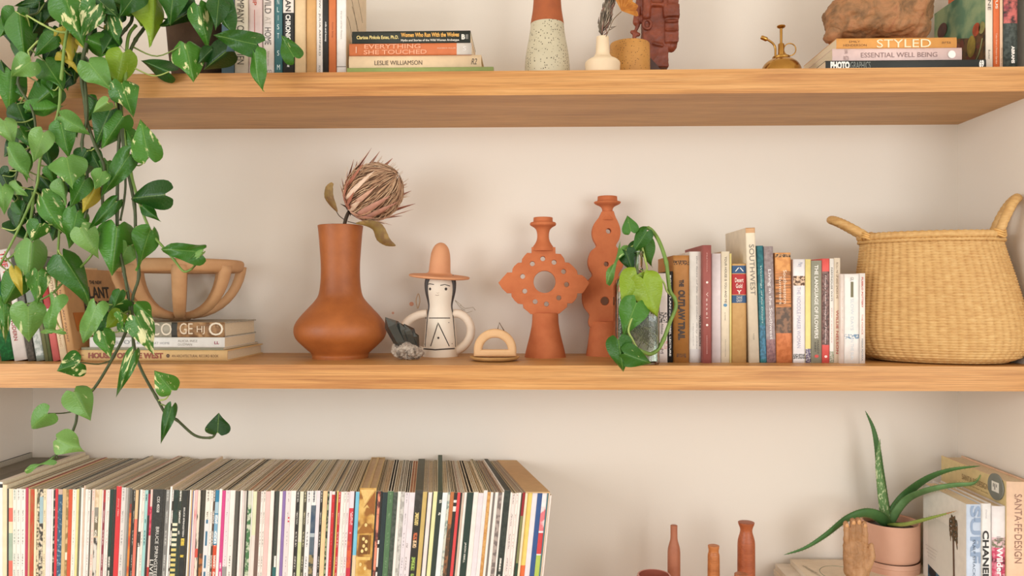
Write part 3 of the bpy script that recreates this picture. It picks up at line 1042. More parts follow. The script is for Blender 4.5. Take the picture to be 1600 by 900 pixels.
link('printed_sea', m.mesh('printed_sea', [mottled((88, 138, 158), (56, 92, 116), 40, 0.5, 0.1, c3=(30, 34, 38))]), b_)
for k, z_ in enumerate((0.232, 0.226, 0.220, 0.214)):
    lettering('california dreaming by the sea', b_, (sx_ - 0.0001, 0.135, h_ - 0.13 - 0.007 * k), (0, -1, 0), (0, 0, 1), 0.05 - 0.006 * k, 0.0026, (150, 146, 140))
up8('white spine with large black capitals and a black edge', 1533.5, 1549.5, 787, plain((238, 234, 230)), [('CHANEL', 829, 906, 0.1, 0.72, (40, 38, 38), {'bold': 0.03}), ('chanel', 796, 810, 0.4, 0.56, (200, 190, 190))], YB + 0.002, 0.19, hard=True)
up8('white spine with crimson blooms and white script below', 1550.5, 1572, 791, plain((232, 224, 222)), [('Wilder', 855, 900, 0.3, 0.75, (250, 240, 240), {'bold': 0.03}), ('life', 838, 846, 0.3, 0.6, (150, 140, 140))], YB + 0.002, 0.185, hard=True, bands=[(840, 856, mottled((226, 190, 194), (120, 120, 96), 120)), (856, 960, mottled((196, 60, 96), (226, 150, 166), 100, 0.5, 0.1, c3=(104, 34, 56)))])
b_ = up8('tall peach spine with spaced grey capitals and a round grey tag on its cover', 1573.5, 1612, 753, plain((236, 200, 170)), [('SANTA·FE·DESIGN', 772, 880, 0.3, 0.6, (150, 112, 96))], YB, 0.25, side=plain((220, 196, 142)), hard=True)
t_, h_, d_ = b_['dims']
sx_ = -t_ / 2 - 0.0006
lettering('SANTA FE DESIGN', b_, (sx_, 0.112, h_ - 0.027), (0, -1, 0), (0, 0, 1), 0.1, 0.012, (150, 122, 82))
lettering('an interior book', b_, (sx_, 0.105, h_ - 0.039), (0, -1, 0), (0, 0, 1), 0.085, 0.0035, (150, 122, 82))
m = MB()
m.lathe([(0, 0.0264), (0.003, 0.0264)], 32)
tg = link('round_tag', m.mesh('round_tag', [plain((122, 124, 116), 0.5)]), b_)
tg.matrix_local = Matrix.Translation((sx_, 0.034, h_ - 0.018)) @ Matrix.Rotation(-PI / 2, 4, 'Y')
m = MB()
m.box((-0.010, -0.013, 0.0031), (0.010, 0.011, 0.0036))
lb = link('paper_label', m.mesh('paper_label', [plain((232, 228, 218), 0.7)]), tg)
for dy in (-0.006, 0.0, 0.005):
    m = MB()
    m.box((-0.006 + abs(dy), dy - 0.001, 0.0036), (0.006, dy + 0.001, 0.0039))
    link('label_mark', m.mesh('label_mark', [plain((70, 66, 60), 0.7, 0)]), tg)
# magazines under the hand and the pot
STACK_Z = 0.777
n_m = 8
zz = S1
mags = [(1212, 1478, 0.02), (1222, 1470, 0.0), (1208, 1474, 0.03), (1218, 1470, 0.01), (1213, 1476, -0.02), (1209, 1472, 0.015), (1211, 1470, 0.0), (1234, 1476, 0.0)]
lab_m = ['lowest', 'second lowest', 'third from the bottom', 'fourth from the bottom', 'fifth from the bottom', 'third from the top', 'second from the top', 'topmost']
for k, (p0, p1, yw) in enumerate(mags):
    th = (STACK_Z - S1) / n_m
    Yb = 0.285
    xa = xat(p0, Yb)
    xb = xa + 0.285
    r = thing('magazine', ('pale %s magazine in the stack under the carved hand' % lab_m[k]) if k < 7 else 'topmost cream magazine under the carved hand, with a drawn circle on its cover', 'magazine', (xb, 0.065, zz + th / 2), 'magazines stacked under the aloe pot')
    r.rotation_euler = (Matrix.Rotation(yw * 0.4, 3, 'Z') @ Matrix.Rotation(-PI / 2, 3, 'Y')).to_euler()
    book_parts(r, th - 0.0003, 0.285, 0.22 if k < 7 else 0.218, plain((232, 216, 192) if k % 2 else (224, 212, 196)), pages=PAGE_W)
    if k == 7:
        m = MB()
        m.tube([(th / 2, 0.125 + 0.05 * math.cos(2 * PI * q / 40), 0.205 + 0.042 * math.sin(2 * PI * q / 40)) for q in range(40)], 0.0007, 4, closed=True)
        link('drawn_circle', m.mesh('drawn_circle', [plain((150, 156, 132), 0.7, 0)]), r)
        for q, s_ in enumerate(('desert', 'companion')):
            lettering(s_, r, (th / 2 + 0.0002, 0.15 - 0.02 * q, 0.262), (0.0, -1, -0.3), (0, 0.3, -1), 0.05, 0.008, (170, 160, 136))
    zz += th
# ================================================================== the row of records


def interp(tab, x):
    if x <= tab[0][0]:
        return tab[0][1]
    for (a, va), (b, vb) in zip(tab, tab[1:]):
        if x <= b:
            return va + (vb - va) * (x - a) / (b - a)
    return tab[-1][1]


LEAN_T = [(-110, 0), (0, 0), (150, -5), (250, -7), (450, -6), (560, -7), (640, -10), (700, -12), (860, -13)]
YAW_T = [(-110, 0), (40, 0), (266, -10), (410, -11), (440, -16), (480, -22), (600, -26), (690, -24), (760, -34), (820, -46), (860, -48)]
RY0, RY1 = 0.0, 0.292


def rec_x(px, back, z):
    """x of the boundary at pixel column px (taken at the top of the front), front or back, at height z"""
    xf = xat(px, RY0)
    x = xf
    if back:
        x = xf + interp(YAW_T, px) / 658.0
    return x + interp(LEAN_T, px) * (0.998 - z) / (128 / 790.0) / 790.0


CARD = [plain(c, 0.8, 0.1, scale=300) for c in ((238, 222, 194), (226, 212, 186), (242, 232, 216), (208, 196, 172), (222, 198, 166), (184, 176, 160), (236, 222, 208))]
SLOT = [plain(c, 0.9, 0.1) for c in ((44, 42, 36), (60, 56, 48), (176, 166, 142), (224, 212, 188), (206, 192, 164), (150, 142, 124), (236, 226, 206), (104, 96, 80), (206, 160, 136), (140, 142, 120))]


def sleeve(name, p0, p1, front, bands=(), top_dy=0.0, parent=None, y0=RY0, y1=RY1, lid=None, card=None, slot=None, tilt=0.0, depth=0.0026, wall=None, ztop=None, zbot=None, side=None):
    """one record in its cover: a prism between two boundary columns with an open, recessed top"""
    zb = S1 if zbot is None else zbot
    zt = (0.998 + top_dy / 790.0 + rnd.uniform(-0.0012, 0.0012)) if ztop is None else ztop
    g0 = 0.00012
    e = 0.0011
    mats = [front, card or rnd.choice(CARD), slot or rnd.choice(SLOT), side or card or rnd.choice(CARD)]
    mb = MB()

    def P(u, y, z):             # u 0..1 across, y depth
        f = (y - RY0) / (RY1 - RY0)
        z += tilt * f if z > S1 + 0.2 else 0
        a = rec_x(p0, False, z) * (1 - f) + rec_x(p0, True, z) * f + g0
        b = rec_x(p1, False, z) * (1 - f) + rec_x(p1, True, z) * f - g0
        return Vector((a + (b - a) * u, y, z))
    lv = [zt, zb]
    bs = []
    for py0, py1, m in bands:
        za, zc = CAM.z - (py0 - HZ) / 790.0, CAM.z - (py1 - HZ) / 790.0
        za, zc = min(za, zt), max(zc, zb)
        lv += [za, zc]
        if m not in mats:
            mats.append(m)
        bs.append((za, zc, mats.index(m)))
    lv = sorted(set(round(v, 5) for v in lv), reverse=True)
    for za, zc in zip(lv, lv[1:]):
        mi = 0
        for b0, b1, k in bs:
            if b1 - 1e-6 <= (za + zc) / 2 <= b0 + 1e-6:
                mi = k
        # spine: two chamfers and the flat
        us = [0.0, 0.12, 0.88, 1.0]
        ys = [y0 + 0.0006, y0, y0, y0 + 0.0006]
        for k in range(3):
            mb.quad(P(us[k], ys[k], zc), P(us[k + 1], ys[k + 1], zc), P(us[k + 1], ys[k + 1], za), P(us[k], ys[k], za), mi,
                    [(us[k], zc), (us[k + 1], zc), (us[k + 1], za), (us[k], za)])
    ys0 = y0 + 0.0006
    mb.quad(P(0, y1, zb), P(0, ys0, zb), P(0, ys0, zt), P(0, y1, zt), 3)
    mb.quad(P(1, ys0, zb), P(1, y1, zb), P(1, y1, zt), P(1, ys0, zt), 3)
    mb.quad(P(1, y1, zb), P(0, y1, zb), P(0, y1, zt), P(1, y1, zt), 1)
    mb.quad(P(0, y1, zb), P(1, y1, zb), P(1, ys0, zb), P(0, ys0, zb), 1)
    mb.add([P(0, ys0, zt), P(0.12, y0, zt), P(0.88, y0, zt), P(1, ys0, zt)], [(0, 1, 2, 3)], 1)
    w = xat(p1, 0) - xat(p0, 0)
    wu = min(0.3, (wall or 0.0011) / max(w, 1e-4))
    if lid is not None:
        mats.append(lid)
        mb.quad(P(0, ys0, zt), P(1, ys0, zt), P(1, y1, zt), P(0, y1, zt), len(mats) - 1)
    else:
        yi = y0 + 0.0022
        yj = y1 - 0.0008
        zs_ = zt - depth
        mb.quad(P(0, ys0, zt), P(1, ys0, zt), P(1 - wu, yi, zt), P(wu, yi, zt), 1)
        mb.quad(P(0, y1, zt), P(0, ys0, zt), P(wu, yi, zt), P(wu, yj, zt), 1)
        mb.quad(P(1, ys0, zt), P(1, y1, zt), P(1 - wu, yj, zt), P(1 - wu, yi, zt), 1)
        mb.quad(P(1, y1, zt), P(0, y1, zt), P(wu, yj, zt), P(1 - wu, yj, zt), 1)
        a, b_, c, d = P(wu, yi, zt), P(1 - wu, yi, zt), P(1 - wu, yj, zt), P(wu, yj, zt)
        a2, b2, c2, d2 = P(wu, yi, zs_), P(1 - wu, yi, zs_), P(1 - wu, yj, zs_), P(wu, yj, zs_)
        for q in ((a, a2, b2, b_), (b_, b2, c2, c), (c, c2, d2, d), (d, d2, a2, a)):
            mb.quad(*q, 2)
        mb.quad(a2, b2, c2, d2, 2)
        # the inner sleeve standing in the slot
        if w > 0.0035:
            mb.quad(P(0.42, yi, zs_), P(0.42, yj, zs_), P(0.42, yj, zt - 0.0005), P(0.42, yi, zt - 0.0005), 1)
            mb.quad(P(0.58, yi, zs_), P(0.58, yj, zs_), P(0.58, yj, zt - 0.0005), P(0.58, yi, zt - 0.0005), 1)
            mb.quad(P(0.42, yi, zt - 0.0005), P(0.58, yi, zt - 0.0005), P(0.58, yj, zt - 0.0005), P(0.42, yj, zt - 0.0005), 1)
    return put(name, mb, mats, parent, recalc=False)


def rec_text(o, p0, p1, s, py0, py1, a0, a1, colour, base=None, **kw):
    """print on a record spine between two pixel rows; a0..a1 across from its reading foot (left edge)"""
    za, zb = CAM.z - (py0 - HZ) / 790.0, CAM.z - (py1 - HZ) / 790.0

    def X(u, z):
        return rec_x(p0, False, z) * (1 - u) + rec_x(p1, False, z) * u
    am = (a0 + a1) / 2
    A, B = Vector((X(am, za), RY0, za)), Vector((X(am, zb), RY0, zb))
    w = X(a1, za) - X(a0, za)
    org = (base or o).location
    c = (A + B) / 2 - org
    c.y = -org.y + RY0 + kw.pop('dy', -0.0002)
    return lettering(s, o, c, B - A, (1, 0, 0), (A - B).length, w, colour, **kw)


def fp(c, ink, **k):
    return fineprint(c, ink, **k)


CW, CC, CT, CK, CG, CL = (236, 228, 220), (232, 214, 178), (206, 174, 124), (42, 41, 38), (172, 168, 162), (226, 216, 220)
GREY = (116, 110, 98)
W1 = fp(CW, (140, 132, 124), w0=0.3, w1=0.6)
W2 = plain(CW)
W3 = fp(CW, (190, 120, 116), w0=0.35, w1=0.65, dens=0.52)
CR = plain(CC)
L1 = fp(CL, (160, 150, 156), w0=0.35, w1=0.6)
L2 = plain(CL)
BK = plain(CK, 0.5)
BT = fp(CK, (206, 200, 190), w0=0.3, w1=0.7)
TAN = plain(CT)


def P_(*c):
    return plain(c)


MK = mottled
# (right edge px at the spine's top, colour word, material, bands, landmark or None, options)
R = [
    (-94, 'black', BK, [], ('tall black record box against the alcove wall, only its top seen', 'tall black box'), {'top_dy': 11, 'lid': BK}),
    (-46, 'grey', plain(GREY), [], ('wide grey topped record box beside the black one', 'wide grey box'), {'top_dy': 2, 'lid': plain((128, 122, 108))}),
    (-6, 'grey', plain((222, 214, 206)), [], ('grey topped record box with a pale edge line, beside the white board', None), {'top_dy': 5, 'lid': plain((112, 106, 94))}),
    (4, 'white', plain((238, 232, 224)), [(762, 768, BK)], ('tall white record box edge standing higher than the sleeves beside it', 'tall white edge'), {'top_dy': 12, 'lid': plain((232, 220, 204))}),
    (11, 'cream', CR, [], ('cream yellow record sleeve, first after the tall white edge', None), {'top_dy': 7}),
    (13.5, 'black', BK, [], None, {}),
    (20, 'patched', CR, [(800, 822, P_(222, 110, 92)), (840, 884, P_(160, 178, 156)), (884, 1000, P_(222, 110, 92))], ('record sleeve in coral, cream and sage green blocks', 'coral and sage blocked sleeve'), {}),
    (26, 'white', fp((226, 226, 214), (150, 160, 146), dens=0.48), [], None, {}), (33, 'white', W1, [], None, {}), (40, 'white', W1, [], None, {}),
    (44.5, 'crimson', P_(184, 58, 88), [], ('slim crimson pink record sleeve in the white stretch', 'crimson pink sleeve'), {'lid': P_(150, 34, 32), 'top_dy': 1.5}),
    (47.5, 'tan', TAN, [], None, {'lid': P_(206, 168, 98)}),
    (54, 'rust', MK((190, 66, 36), (176, 96, 50), 50, stretch=(6, 1, 1)), [], ('rust red record sleeve', 'rust red sleeve'), {}),
    (58, 'cream', CR, [], None, {}),
    (62, 'olive', MK((222, 206, 172), (90, 84, 58), 170, 0.52), [], None, {}),
    (68, 'light blue', MK((214, 200, 176), (60, 56, 50), 150, 0.5), [(782, 824, P_(160, 186, 192))], ('record sleeve with a light blue block above a black and cream pattern', 'light blue blocked sleeve'), {}),
    (73, 'cream', fp(CC, (150, 136, 110)), [], None, {}), (81, 'lavender white', L2, [], None, {}), (84, 'white', W2, [], None, {}),
    (86.5, 'black', MK(CK, (200, 190, 180), 120, 0.6), [], None, {}),
    (91, 'red', P_(206, 46, 58), [], ('bright red record sleeve against a blue speckled one', 'bright red sleeve'), {}),
    (98, 'blue', MK((54, 88, 114), (150, 172, 184), 190, 0.6), [(765, 778, P_(200, 170, 150))], ('blue record sleeve with pale speckles', 'blue speckled sleeve'), {'lid': P_(66, 74, 72), 'top_dy': 1}),
    (104, 'tan', TAN, [], None, {}), (107.5, 'tan', MK(CT, (150, 120, 70), 90), [(870, 882, P_(235, 225, 200))], None, {}),
    (113.5, 'orange', P_(206, 82, 46), [], ('orange red record sleeve between tan and white ones', 'orange red sleeve'), {}),
    (120, 'white', fp((232, 228, 214), (170, 166, 150), w0=0.4, w1=0.6), [], None, {}), (124, 'yellow', P_(230, 214, 146), [], ('pale yellow record sleeve', 'pale yellow sleeve'), {}),
    (127, 'grey green', P_(110, 110, 94), [], None, {'top_dy': 4, 'lid': P_(52, 64, 66)}), (131, 'white', W2, [], None, {'top_dy': 3}), (133.5, 'tan', P_(214, 186, 164), [], None, {'top_dy': 6}),
    (138, 'white', W2, [], None, {}), (142, 'white', W1, [], None, {}), (144, 'grey', P_(90, 88, 80), [], None, {}), (149, 'pinkish cream', fp((232, 210, 194), (206, 150, 140)), [], None, {}),
    (155, 'picture', MK((206, 176, 138), (226, 206, 176), 60), [(798, 812, P_(140, 136, 124)), (812, 844, fp((110, 100, 78), (238, 230, 214), w0=0.2, w1=0.8, dens=0.46)), (846, 1000, MK((214, 208, 198), (70, 66, 60), 70, 0.52, stretch=(1, 1, 0.8)))], ('tan record sleeve with a brown label and black and white figures below', 'tan picture sleeve'), {}),
    (160, 'cream', CR, [], None, {}), (162, 'white', W2, [], None, {}),
    (165.5, 'maroon', fp((140, 54, 66), (226, 200, 194), dens=0.46), [(765, 790, P_(180, 60, 60))], ('slim maroon record sleeve with pale lettering', 'slim maroon sleeve'), {}),
    (168, 'white', W2, [], None, {}), (172, 'white', W3, [], None, {}),
    (178, 'dark green', P_(32, 56, 48), [(876, 1000, fp((40, 50, 44), (230, 224, 210), dens=0.42))], ('dark green record sleeve next to black', 'dark green sleeve'), {}),
    (182, 'black', BK, [], None, {}),
    (190, 'red', fp((210, 52, 56), (238, 200, 190), w0=0.42, w1=0.7, dens=0.6), [(765, 790, P_(210, 52, 56)), (812, 1000, P_(210, 52, 56))], ('wide scarlet record sleeve standing a little taller', 'wide scarlet sleeve'), {'top_dy': 5}),
    (197, 'white', fp((218, 212, 206), (150, 146, 142)), [], None, {'top_dy': 4}), (201, 'grey', plain(CG), [], None, {'top_dy': 3}), (203.5, 'grey', P_(120, 118, 112), [], None, {'top_dy': 3}),
    (207, 'flame', MK((206, 84, 40), (232, 140, 60), 60, 0.5, 0.1), [(760, 792, P_(90, 88, 84)), (792, 806, MK((90, 70, 66), (150, 60, 50), 120))], ('record sleeve turning from grey at the top to flame orange', 'flame orange sleeve'), {'top_dy': 3}),
    (209.5, 'black', BK, [], None, {}), (212, 'black', fp(CK, (220, 212, 200), dens=0.5), [], None, {}),
    (217, 'tan', P_(222, 186, 142), [(816, 1000, P_(222, 116, 96))], ('tan record sleeve turning coral in its lower half', 'tan to coral sleeve'), {}),
    (219, 'black', BK, [], None, {}), (223, 'white', W2, [(836, 860, MK((230, 224, 214), (60, 56, 52), 160, 0.45))], None, {}), (227, 'white', fp((230, 222, 210), (160, 150, 140)), [], None, {}),
    (232, 'teal', P_(158, 204, 200), [(776, 790, fp((158, 204, 200), (50, 90, 94), dens=0.4)), (816, 864, fp((158, 204, 200), (60, 100, 104), dens=0.44))], ('pale teal record sleeve with dark lettering', 'pale teal sleeve'), {}),
    (235.5, 'black', P_(54, 40, 42), [(776, 810, P_(160, 30, 62))], None, {}),
    (239, 'pink', P_(232, 196, 186), [(796, 842, MK((196, 40, 72), (222, 90, 110), 120)), (892, 1000, P_(190, 50, 46))], ('record sleeve of cream, crimson and pink beside the thick black box', None), {}),
    (257, 'black', MK((46, 45, 42), (54, 53, 50), 200), [], ('thick black record box with tall white serif lettering', 'thick black box'), {'lid': plain((150, 140, 116)), 'top_dy': 1}),
    (259.5, 'black', BK, [], None, {}), (266, 'grey', fp((126, 124, 120), (190, 188, 182), dens=0.47), [], ('mid grey record sleeve after the thick black box', None), {}),
    (269.5, 'white', plain((240, 234, 228)), [], ('slim white record sleeve standing taller beside the film strip', 'taller slim white sleeve'), {'top_dy': 6, 'lid': P_(232, 212, 202)}),
    (272, 'black', fp(CK, (238, 232, 224), dens=0.4, w0=0.2, w1=0.9), [], None, {}),
    (280, 'dark green', MK((44, 66, 56), (34, 48, 42), 60), [(y, y + 4.5, P_(226, 220, 190) if y < 860 else P_(214, 196, 120)) for y in range(822, 1000, 8)], ('dark green record sleeve with a pale ladder of film frames', 'film strip sleeve'), {}),
    (285, 'dark green', fp((40, 52, 44), (226, 222, 210), w0=0.3, w1=0.8, dens=0.45), [(840, 1000, P_(44, 56, 48))], None, {}),
    (294, 'black', MK((46, 48, 44), (38, 40, 37), 90), [(846, 876, fp((46, 48, 44), (214, 186, 70), w0=0.2, w1=0.8, dens=0.36))], ('black record sleeve with small white capitals and a yellow line', 'black sleeve with yellow line'), {}),
    (297, 'black', BK, [], None, {}), (299.5, 'white', W2, [], None, {}), (301.5, 'tan', TAN, [], None, {}), (303, 'lavender', P_(120, 116, 160), [], None, {}), (305, 'white', W2, [], None, {}),
    (309.5, 'pink', MK((230, 184, 182), (206, 100, 100), 70, 0.62, stretch=(2, 1, 0.4)), [], ('pink record sleeve flecked with red', 'pink flecked sleeve'), {}),
    (314, 'cream', MK((228, 214, 196), (70, 64, 56), 90, 0.6, stretch=(2, 1, 0.4)), [(862, 876, P_(206, 80, 64))], None, {}),
    (316, 'black', BK, [], None, {}),
    (322, 'olive', P_(64, 59, 48), [(870, 1000, MK((170, 104, 54), (90, 58, 38), 100))], ('dark olive record sleeve turning brown at the bottom', 'dark olive sleeve'), {}),
    (330, 'white', fp((236, 228, 216), (130, 120, 110)), [(816, 1000, fp((226, 222, 220), (60, 110, 140), w0=0.3, w1=0.7, dens=0.2))], None, {}), (334, 'white', W1, [], None, {}),
    (337, 'brown', fp((80, 60, 48), (236, 226, 214), w0=0.2, w1=0.9, dens=0.48), [], None, {}),
    (343, 'blue', P_(44, 122, 156), [(788, 806, P_(160, 190, 206)), (808, 854, fp((120, 168, 196), (240, 240, 238), w0=0.2, w1=0.9, dens=0.46)), (856, 1000, fp((206, 74, 42), (244, 228, 216), w0=0.3, w1=0.85, dens=0.45))], ('record sleeve stepping from deep blue to pale blue to red', 'blue to red sleeve'), {}),
    (347.5, 'white', plain((238, 230, 226)), [], None, {'top_dy': 2, 'lid': P_(222, 210, 196)}),
    (353, 'magenta', P_(206, 66, 130), [(884, 1000, fp((206, 66, 130), (240, 220, 230), dens=0.4))], ('magenta pink record sleeve', 'magenta sleeve'), {}),
    (360, 'lavender white', fp((226, 212, 214), (120, 110, 110), dens=0.62), [(890, 1000, P_(150, 146, 144))], None, {}), (368, 'white', fp(CW, (90, 88, 80), w0=0.4, w1=0.7, dens=0.5, f0=0.6), [(765, 856, W2)], None, {}),
    (374, 'dark grey', P_(86, 83, 75), [], ('dark grey record sleeve after the wide white pair', 'dark grey sleeve'), {}),
    (376, 'black', BK, [], None, {}), (380, 'white', W2, [], None, {}), (382.5, 'pinkish white', P_(228, 210, 206), [], None, {}), (386, 'grey', P_(196, 188, 178), [], None, {}), (388, 'black', BK, [], None, {}),
    (394, 'green', MK((70, 116, 72), (200, 206, 180), 120, 0.52), [(765, 792, P_(206, 206, 190))], ('mottled green and white record sleeve', 'mottled green sleeve'), {}),
    (396, 'white', W2, [], None, {}), (402, 'pale green', P_(218, 220, 184), [(840, 1000, P_(228, 214, 204))], ('pale green record sleeve beside the brown grey one', None), {}),
    (408, 'brown grey', P_(114, 90, 80), [], ('brown grey record sleeve', 'brown grey sleeve'), {}),
    (412, 'white', W1, [], None, {}), (416, 'white', fp((234, 224, 214), (120, 112, 100)), [], None, {}), (423, 'pink', P_(232, 190, 184), [], ('soft pink record sleeve between cream ones', 'soft pink sleeve'), {}),
    (429, 'white', plain((236, 228, 218)), [], None, {}), (431, 'black', BK, [], None, {}),
    (437, 'slate', P_(64, 68, 60), [(872, 890, fp((70, 72, 66), (240, 234, 226), w0=0.4, w1=0.9, dens=0.3)), (890, 1000, P_(44, 100, 100))], ('dark slate record sleeve with a small white label low down', 'dark slate sleeve'), {}),
    (442, 'white', W2, [], None, {}), (447, 'purple', P_(136, 110, 166), [], ('slim plain purple record sleeve', 'purple sleeve'), {}),
    (455, 'lavender white', fp((226, 214, 212), (120, 100, 100), w0=0.5, w1=0.7, dens=0.55), [], ('lavender white record sleeve with two small red dots', 'red dotted sleeve'), {}),
    (463, 'white', plain((240, 233, 226)), [], None, {}), (469, 'black', BT, [], ('black record sleeve with pale lettering after the broad white one', 'black lettered sleeve'), {}),
    (475, 'pale sage', P_(222, 220, 196), [(850, 1000, P_(206, 212, 160))], None, {}), (480, 'dark olive', fp((70, 66, 52), (206, 196, 160)), [], None, {}),
    (487.5, 'white', fp((232, 228, 226), (90, 90, 96), w0=0.3, w1=0.6, dens=0.5), [], None, {}), 
    (495, 'dark blue', MK((58, 78, 102), (92, 104, 116), 50, 0.5, 0.1), [(765, 792, fp((236, 232, 228), (110, 110, 116), dens=0.4)), (836, 842, P_(170, 180, 186)), (870, 1000, MK((150, 130, 90), (60, 66, 62), 90))], ('record sleeve with a dark blue picture under a white top', 'dark blue picture sleeve'), {}),
    (501, 'lavender white', L2, [], None, {}), (505, 'black', BT, [], None, {}), (512, 'peach', MK((238, 212, 156), (232, 186, 146), 40, 0.5, 0.2), [], ('pale peach yellow record sleeve', 'peach yellow sleeve'), {}),
    (515, 'black and green', MK((44, 52, 40), (150, 160, 120), 160), [], None, {}), (519, 'pinkish white', plain((234, 216, 216)), [], None, {}),
    (524, 'red', fp((200, 44, 48), (236, 190, 170), w0=0.4, w1=0.6, dens=0.6), [(765, 775, P_(236, 218, 212))], ('first of two close red record sleeves, the wider one', 'wider red of the close pair'), {}),
    (527, 'brown', P_(88, 60, 44), [], None, {}), (529, 'yellow', P_(236, 214, 120), [], None, {}),
    (533, 'red', fp((196, 48, 52), (238, 210, 200), dens=0.52), [], ('second of two close red record sleeves, the slimmer one', None), {}),
    (538, 'white', W2, [], None, {}), (542, 'white', W1, [], None, {}), (547, 'pinkish white', fp((234, 218, 216), (160, 140, 140)), [], None, {}),
    (554, 'flame', P_(232, 212, 218), [(796, 836, fp((206, 62, 74), (240, 200, 200), w0=0.3, w1=0.9, dens=0.5)), (836, 890, MK((214, 96, 56), (190, 60, 60), 60)), (890, 1000, P_(196, 48, 66))], ('pale pink record sleeve with a red flame picture', 'red flame sleeve'), {}),
    (556, 'dark', P_(60, 50, 60), [], None, {}),
    (562, 'sky blue', P_(118, 190, 216), [(870, 1000, P_(226, 200, 160))], ('sky blue record sleeve beside the gold picture box', 'sky blue sleeve'), {}),
    (588, 'gold', MK((196, 146, 66), (222, 184, 110), 45, 0.5, 0.12, c3=(150, 98, 40)), [], ('thick gold record box printed with a carved golden shrine', 'gold picture box'), {'top_dy': 6, 'card': plain((206, 176, 120)), 'slot': plain((206, 178, 138)), 'depth': 0.003, 'wall': 0.0022}),
    (590.5, 'black', BK, [], None, {}), (595, 'salmon', MK((222, 140, 112), (110, 60, 56), 60, 0.56, 0.05), [], ('salmon and dark figured record sleeve after the gold box', 'salmon figured sleeve'), {}),
    (598, 'black', BK, [(846, 852, P_(228, 222, 214)), (858, 888, P_(228, 222, 214)), (896, 1000, P_(228, 222, 214))], None, {}),
    (606, 'blue black', P_(34, 50, 52), [], ('blue black record sleeve beside the leaf green one', None), {}),
    (615, 'green', fp((82, 116, 80), (140, 166, 130), dens=0.58), [], ('leaf green record sleeve', 'leaf green sleeve'), {}),
    (622, 'dark green', MK((60, 70, 60), (82, 90, 80), 150), [], None, {}), (627, 'white', W2, [], None, {}), (633, 'grey', MK((206, 202, 196), (170, 166, 160), 120), [], None, {}),
    (640, 'lavender white', L1, [], None, {}), (649, 'lavender white', fp((228, 216, 218), (90, 84, 84), w0=0.15, w1=0.4, dens=0.5), [(765, 850, L2)], None, {}),
    (661, 'black', MK((52, 50, 46), (66, 64, 58), 140), [(802, 826, fp((44, 42, 38), (222, 200, 130), w0=0.2, w1=0.7, dens=0.44)), (826, 846, fp((44, 42, 38), (214, 110, 70), w0=0.2, w1=0.7, dens=0.44)), (846, 870, fp((44, 42, 38), (222, 190, 150), w0=0.2, w1=0.7, dens=0.44)), (870, 1000, fp((44, 42, 38), (160, 190, 90), w0=0.2, w1=0.7, dens=0.44))], ('thick black record box with lettering in red, yellow and green', 'black box with coloured lettering'), {'lid': plain((84, 84, 66)), 'top_dy': 3}),
    (668, 'ochre', P_(200, 172, 104), [], ('ochre tan record sleeve', 'ochre sleeve'), {}), (669.5, 'black', BK, [], None, {}), (676, 'pinkish white', plain((234, 220, 214)), [], None, {}), (677.5, 'black', BK, [], None, {}),
    (684, 'lime', P_(226, 224, 168), [], ('pale lime record sleeve', 'pale lime sleeve'), {}),
    (692, 'bottle green', P_(46, 58, 50), [(782, 806, fp((46, 58, 50), (226, 222, 210), w0=0.5, w1=0.95, dens=0.42))], ('bottle green record sleeve tipped up at the back above the others', 'tipped up green sleeve'), {'tilt': 0.013, 'lid': plain((74, 88, 68)), 'top_dy': 1}),
    (700, 'white', plain((228, 232, 232)), [], None, {}), (704, 'pale grey', MK((206, 206, 190), (120, 140, 136), 90, 0.56), [], None, {}),
    (710, 'brown', P_(184, 112, 66), [(820, 1000, MK((150, 100, 66), (90, 70, 50), 100))], ('chestnut brown record sleeve before the black one', 'chestnut sleeve'), {}),
    (715, 'black', BK, [(782, 786, P_(228, 224, 218)), (792, 800, P_(228, 224, 218))], None, {}), (720, 'red', P_(214, 70, 72), [], ('slim coral red record sleeve between two black ones', 'slim coral red sleeve'), {}), (722.5, 'black', BK, [], None, {}),
    (726, 'tan', P_(206, 182, 164), [], None, {}), (730, 'white', W2, [], None, {}),
    (740.5, 'dark green', P_(38, 58, 50), [], ('wide dark green record sleeve with white capitals low down', 'wide dark green sleeve'), {}),
    (748, 'white', W2, [], None, {}), (756, 'lavender white', L2, [], None, {}), (762, 'white', plain((234, 224, 222)), [], None, {'top_dy': 3}),
    (767, 'orange tan', MK((214, 164, 100), (196, 140, 76), 120), [], ('orange tan record sleeve among white ones', 'orange tan sleeve'), {}),
    (771, 'white', W2, [], None, {}), (774, 'grey', P_(120, 112, 106), [], None, {}), (779, 'white', W2, [], None, {}),
    (785, 'mauve grey', MK((176, 160, 152), (120, 108, 104), 110), [], ('mottled mauve grey record sleeve', 'mauve grey sleeve'), {}), (788, 'white', W2, [], None, {}),
    (798, 'green black', MK((44, 52, 46), (58, 66, 58), 120), [(868, 1000, fp((44, 52, 46), (226, 220, 210), w0=0.3, w1=0.6, dens=0.42))], ('thick green black record sleeve near the closed tan box', 'thick green black sleeve'), {'lid': plain((64, 66, 56)), 'top_dy': 3}),
    (801, 'white', W2, [], None, {}), (807, 'pinkish white', fp((234, 218, 212), (110, 96, 92), w0=0.2, w1=0.5, dens=0.5), [], None, {}), (811, 'white', W3, [], None, {}), (815, 'white', W2, [], None, {}), (817, 'dark', P_(70, 66, 56), [], None, {}),
    (821, 'maroon', P_(150, 34, 40), [(806, 880, P_(130, 130, 84)), (880, 1000, P_(40, 70, 54))], ('record sleeve of maroon above olive, against the tan box', None), {}),
]
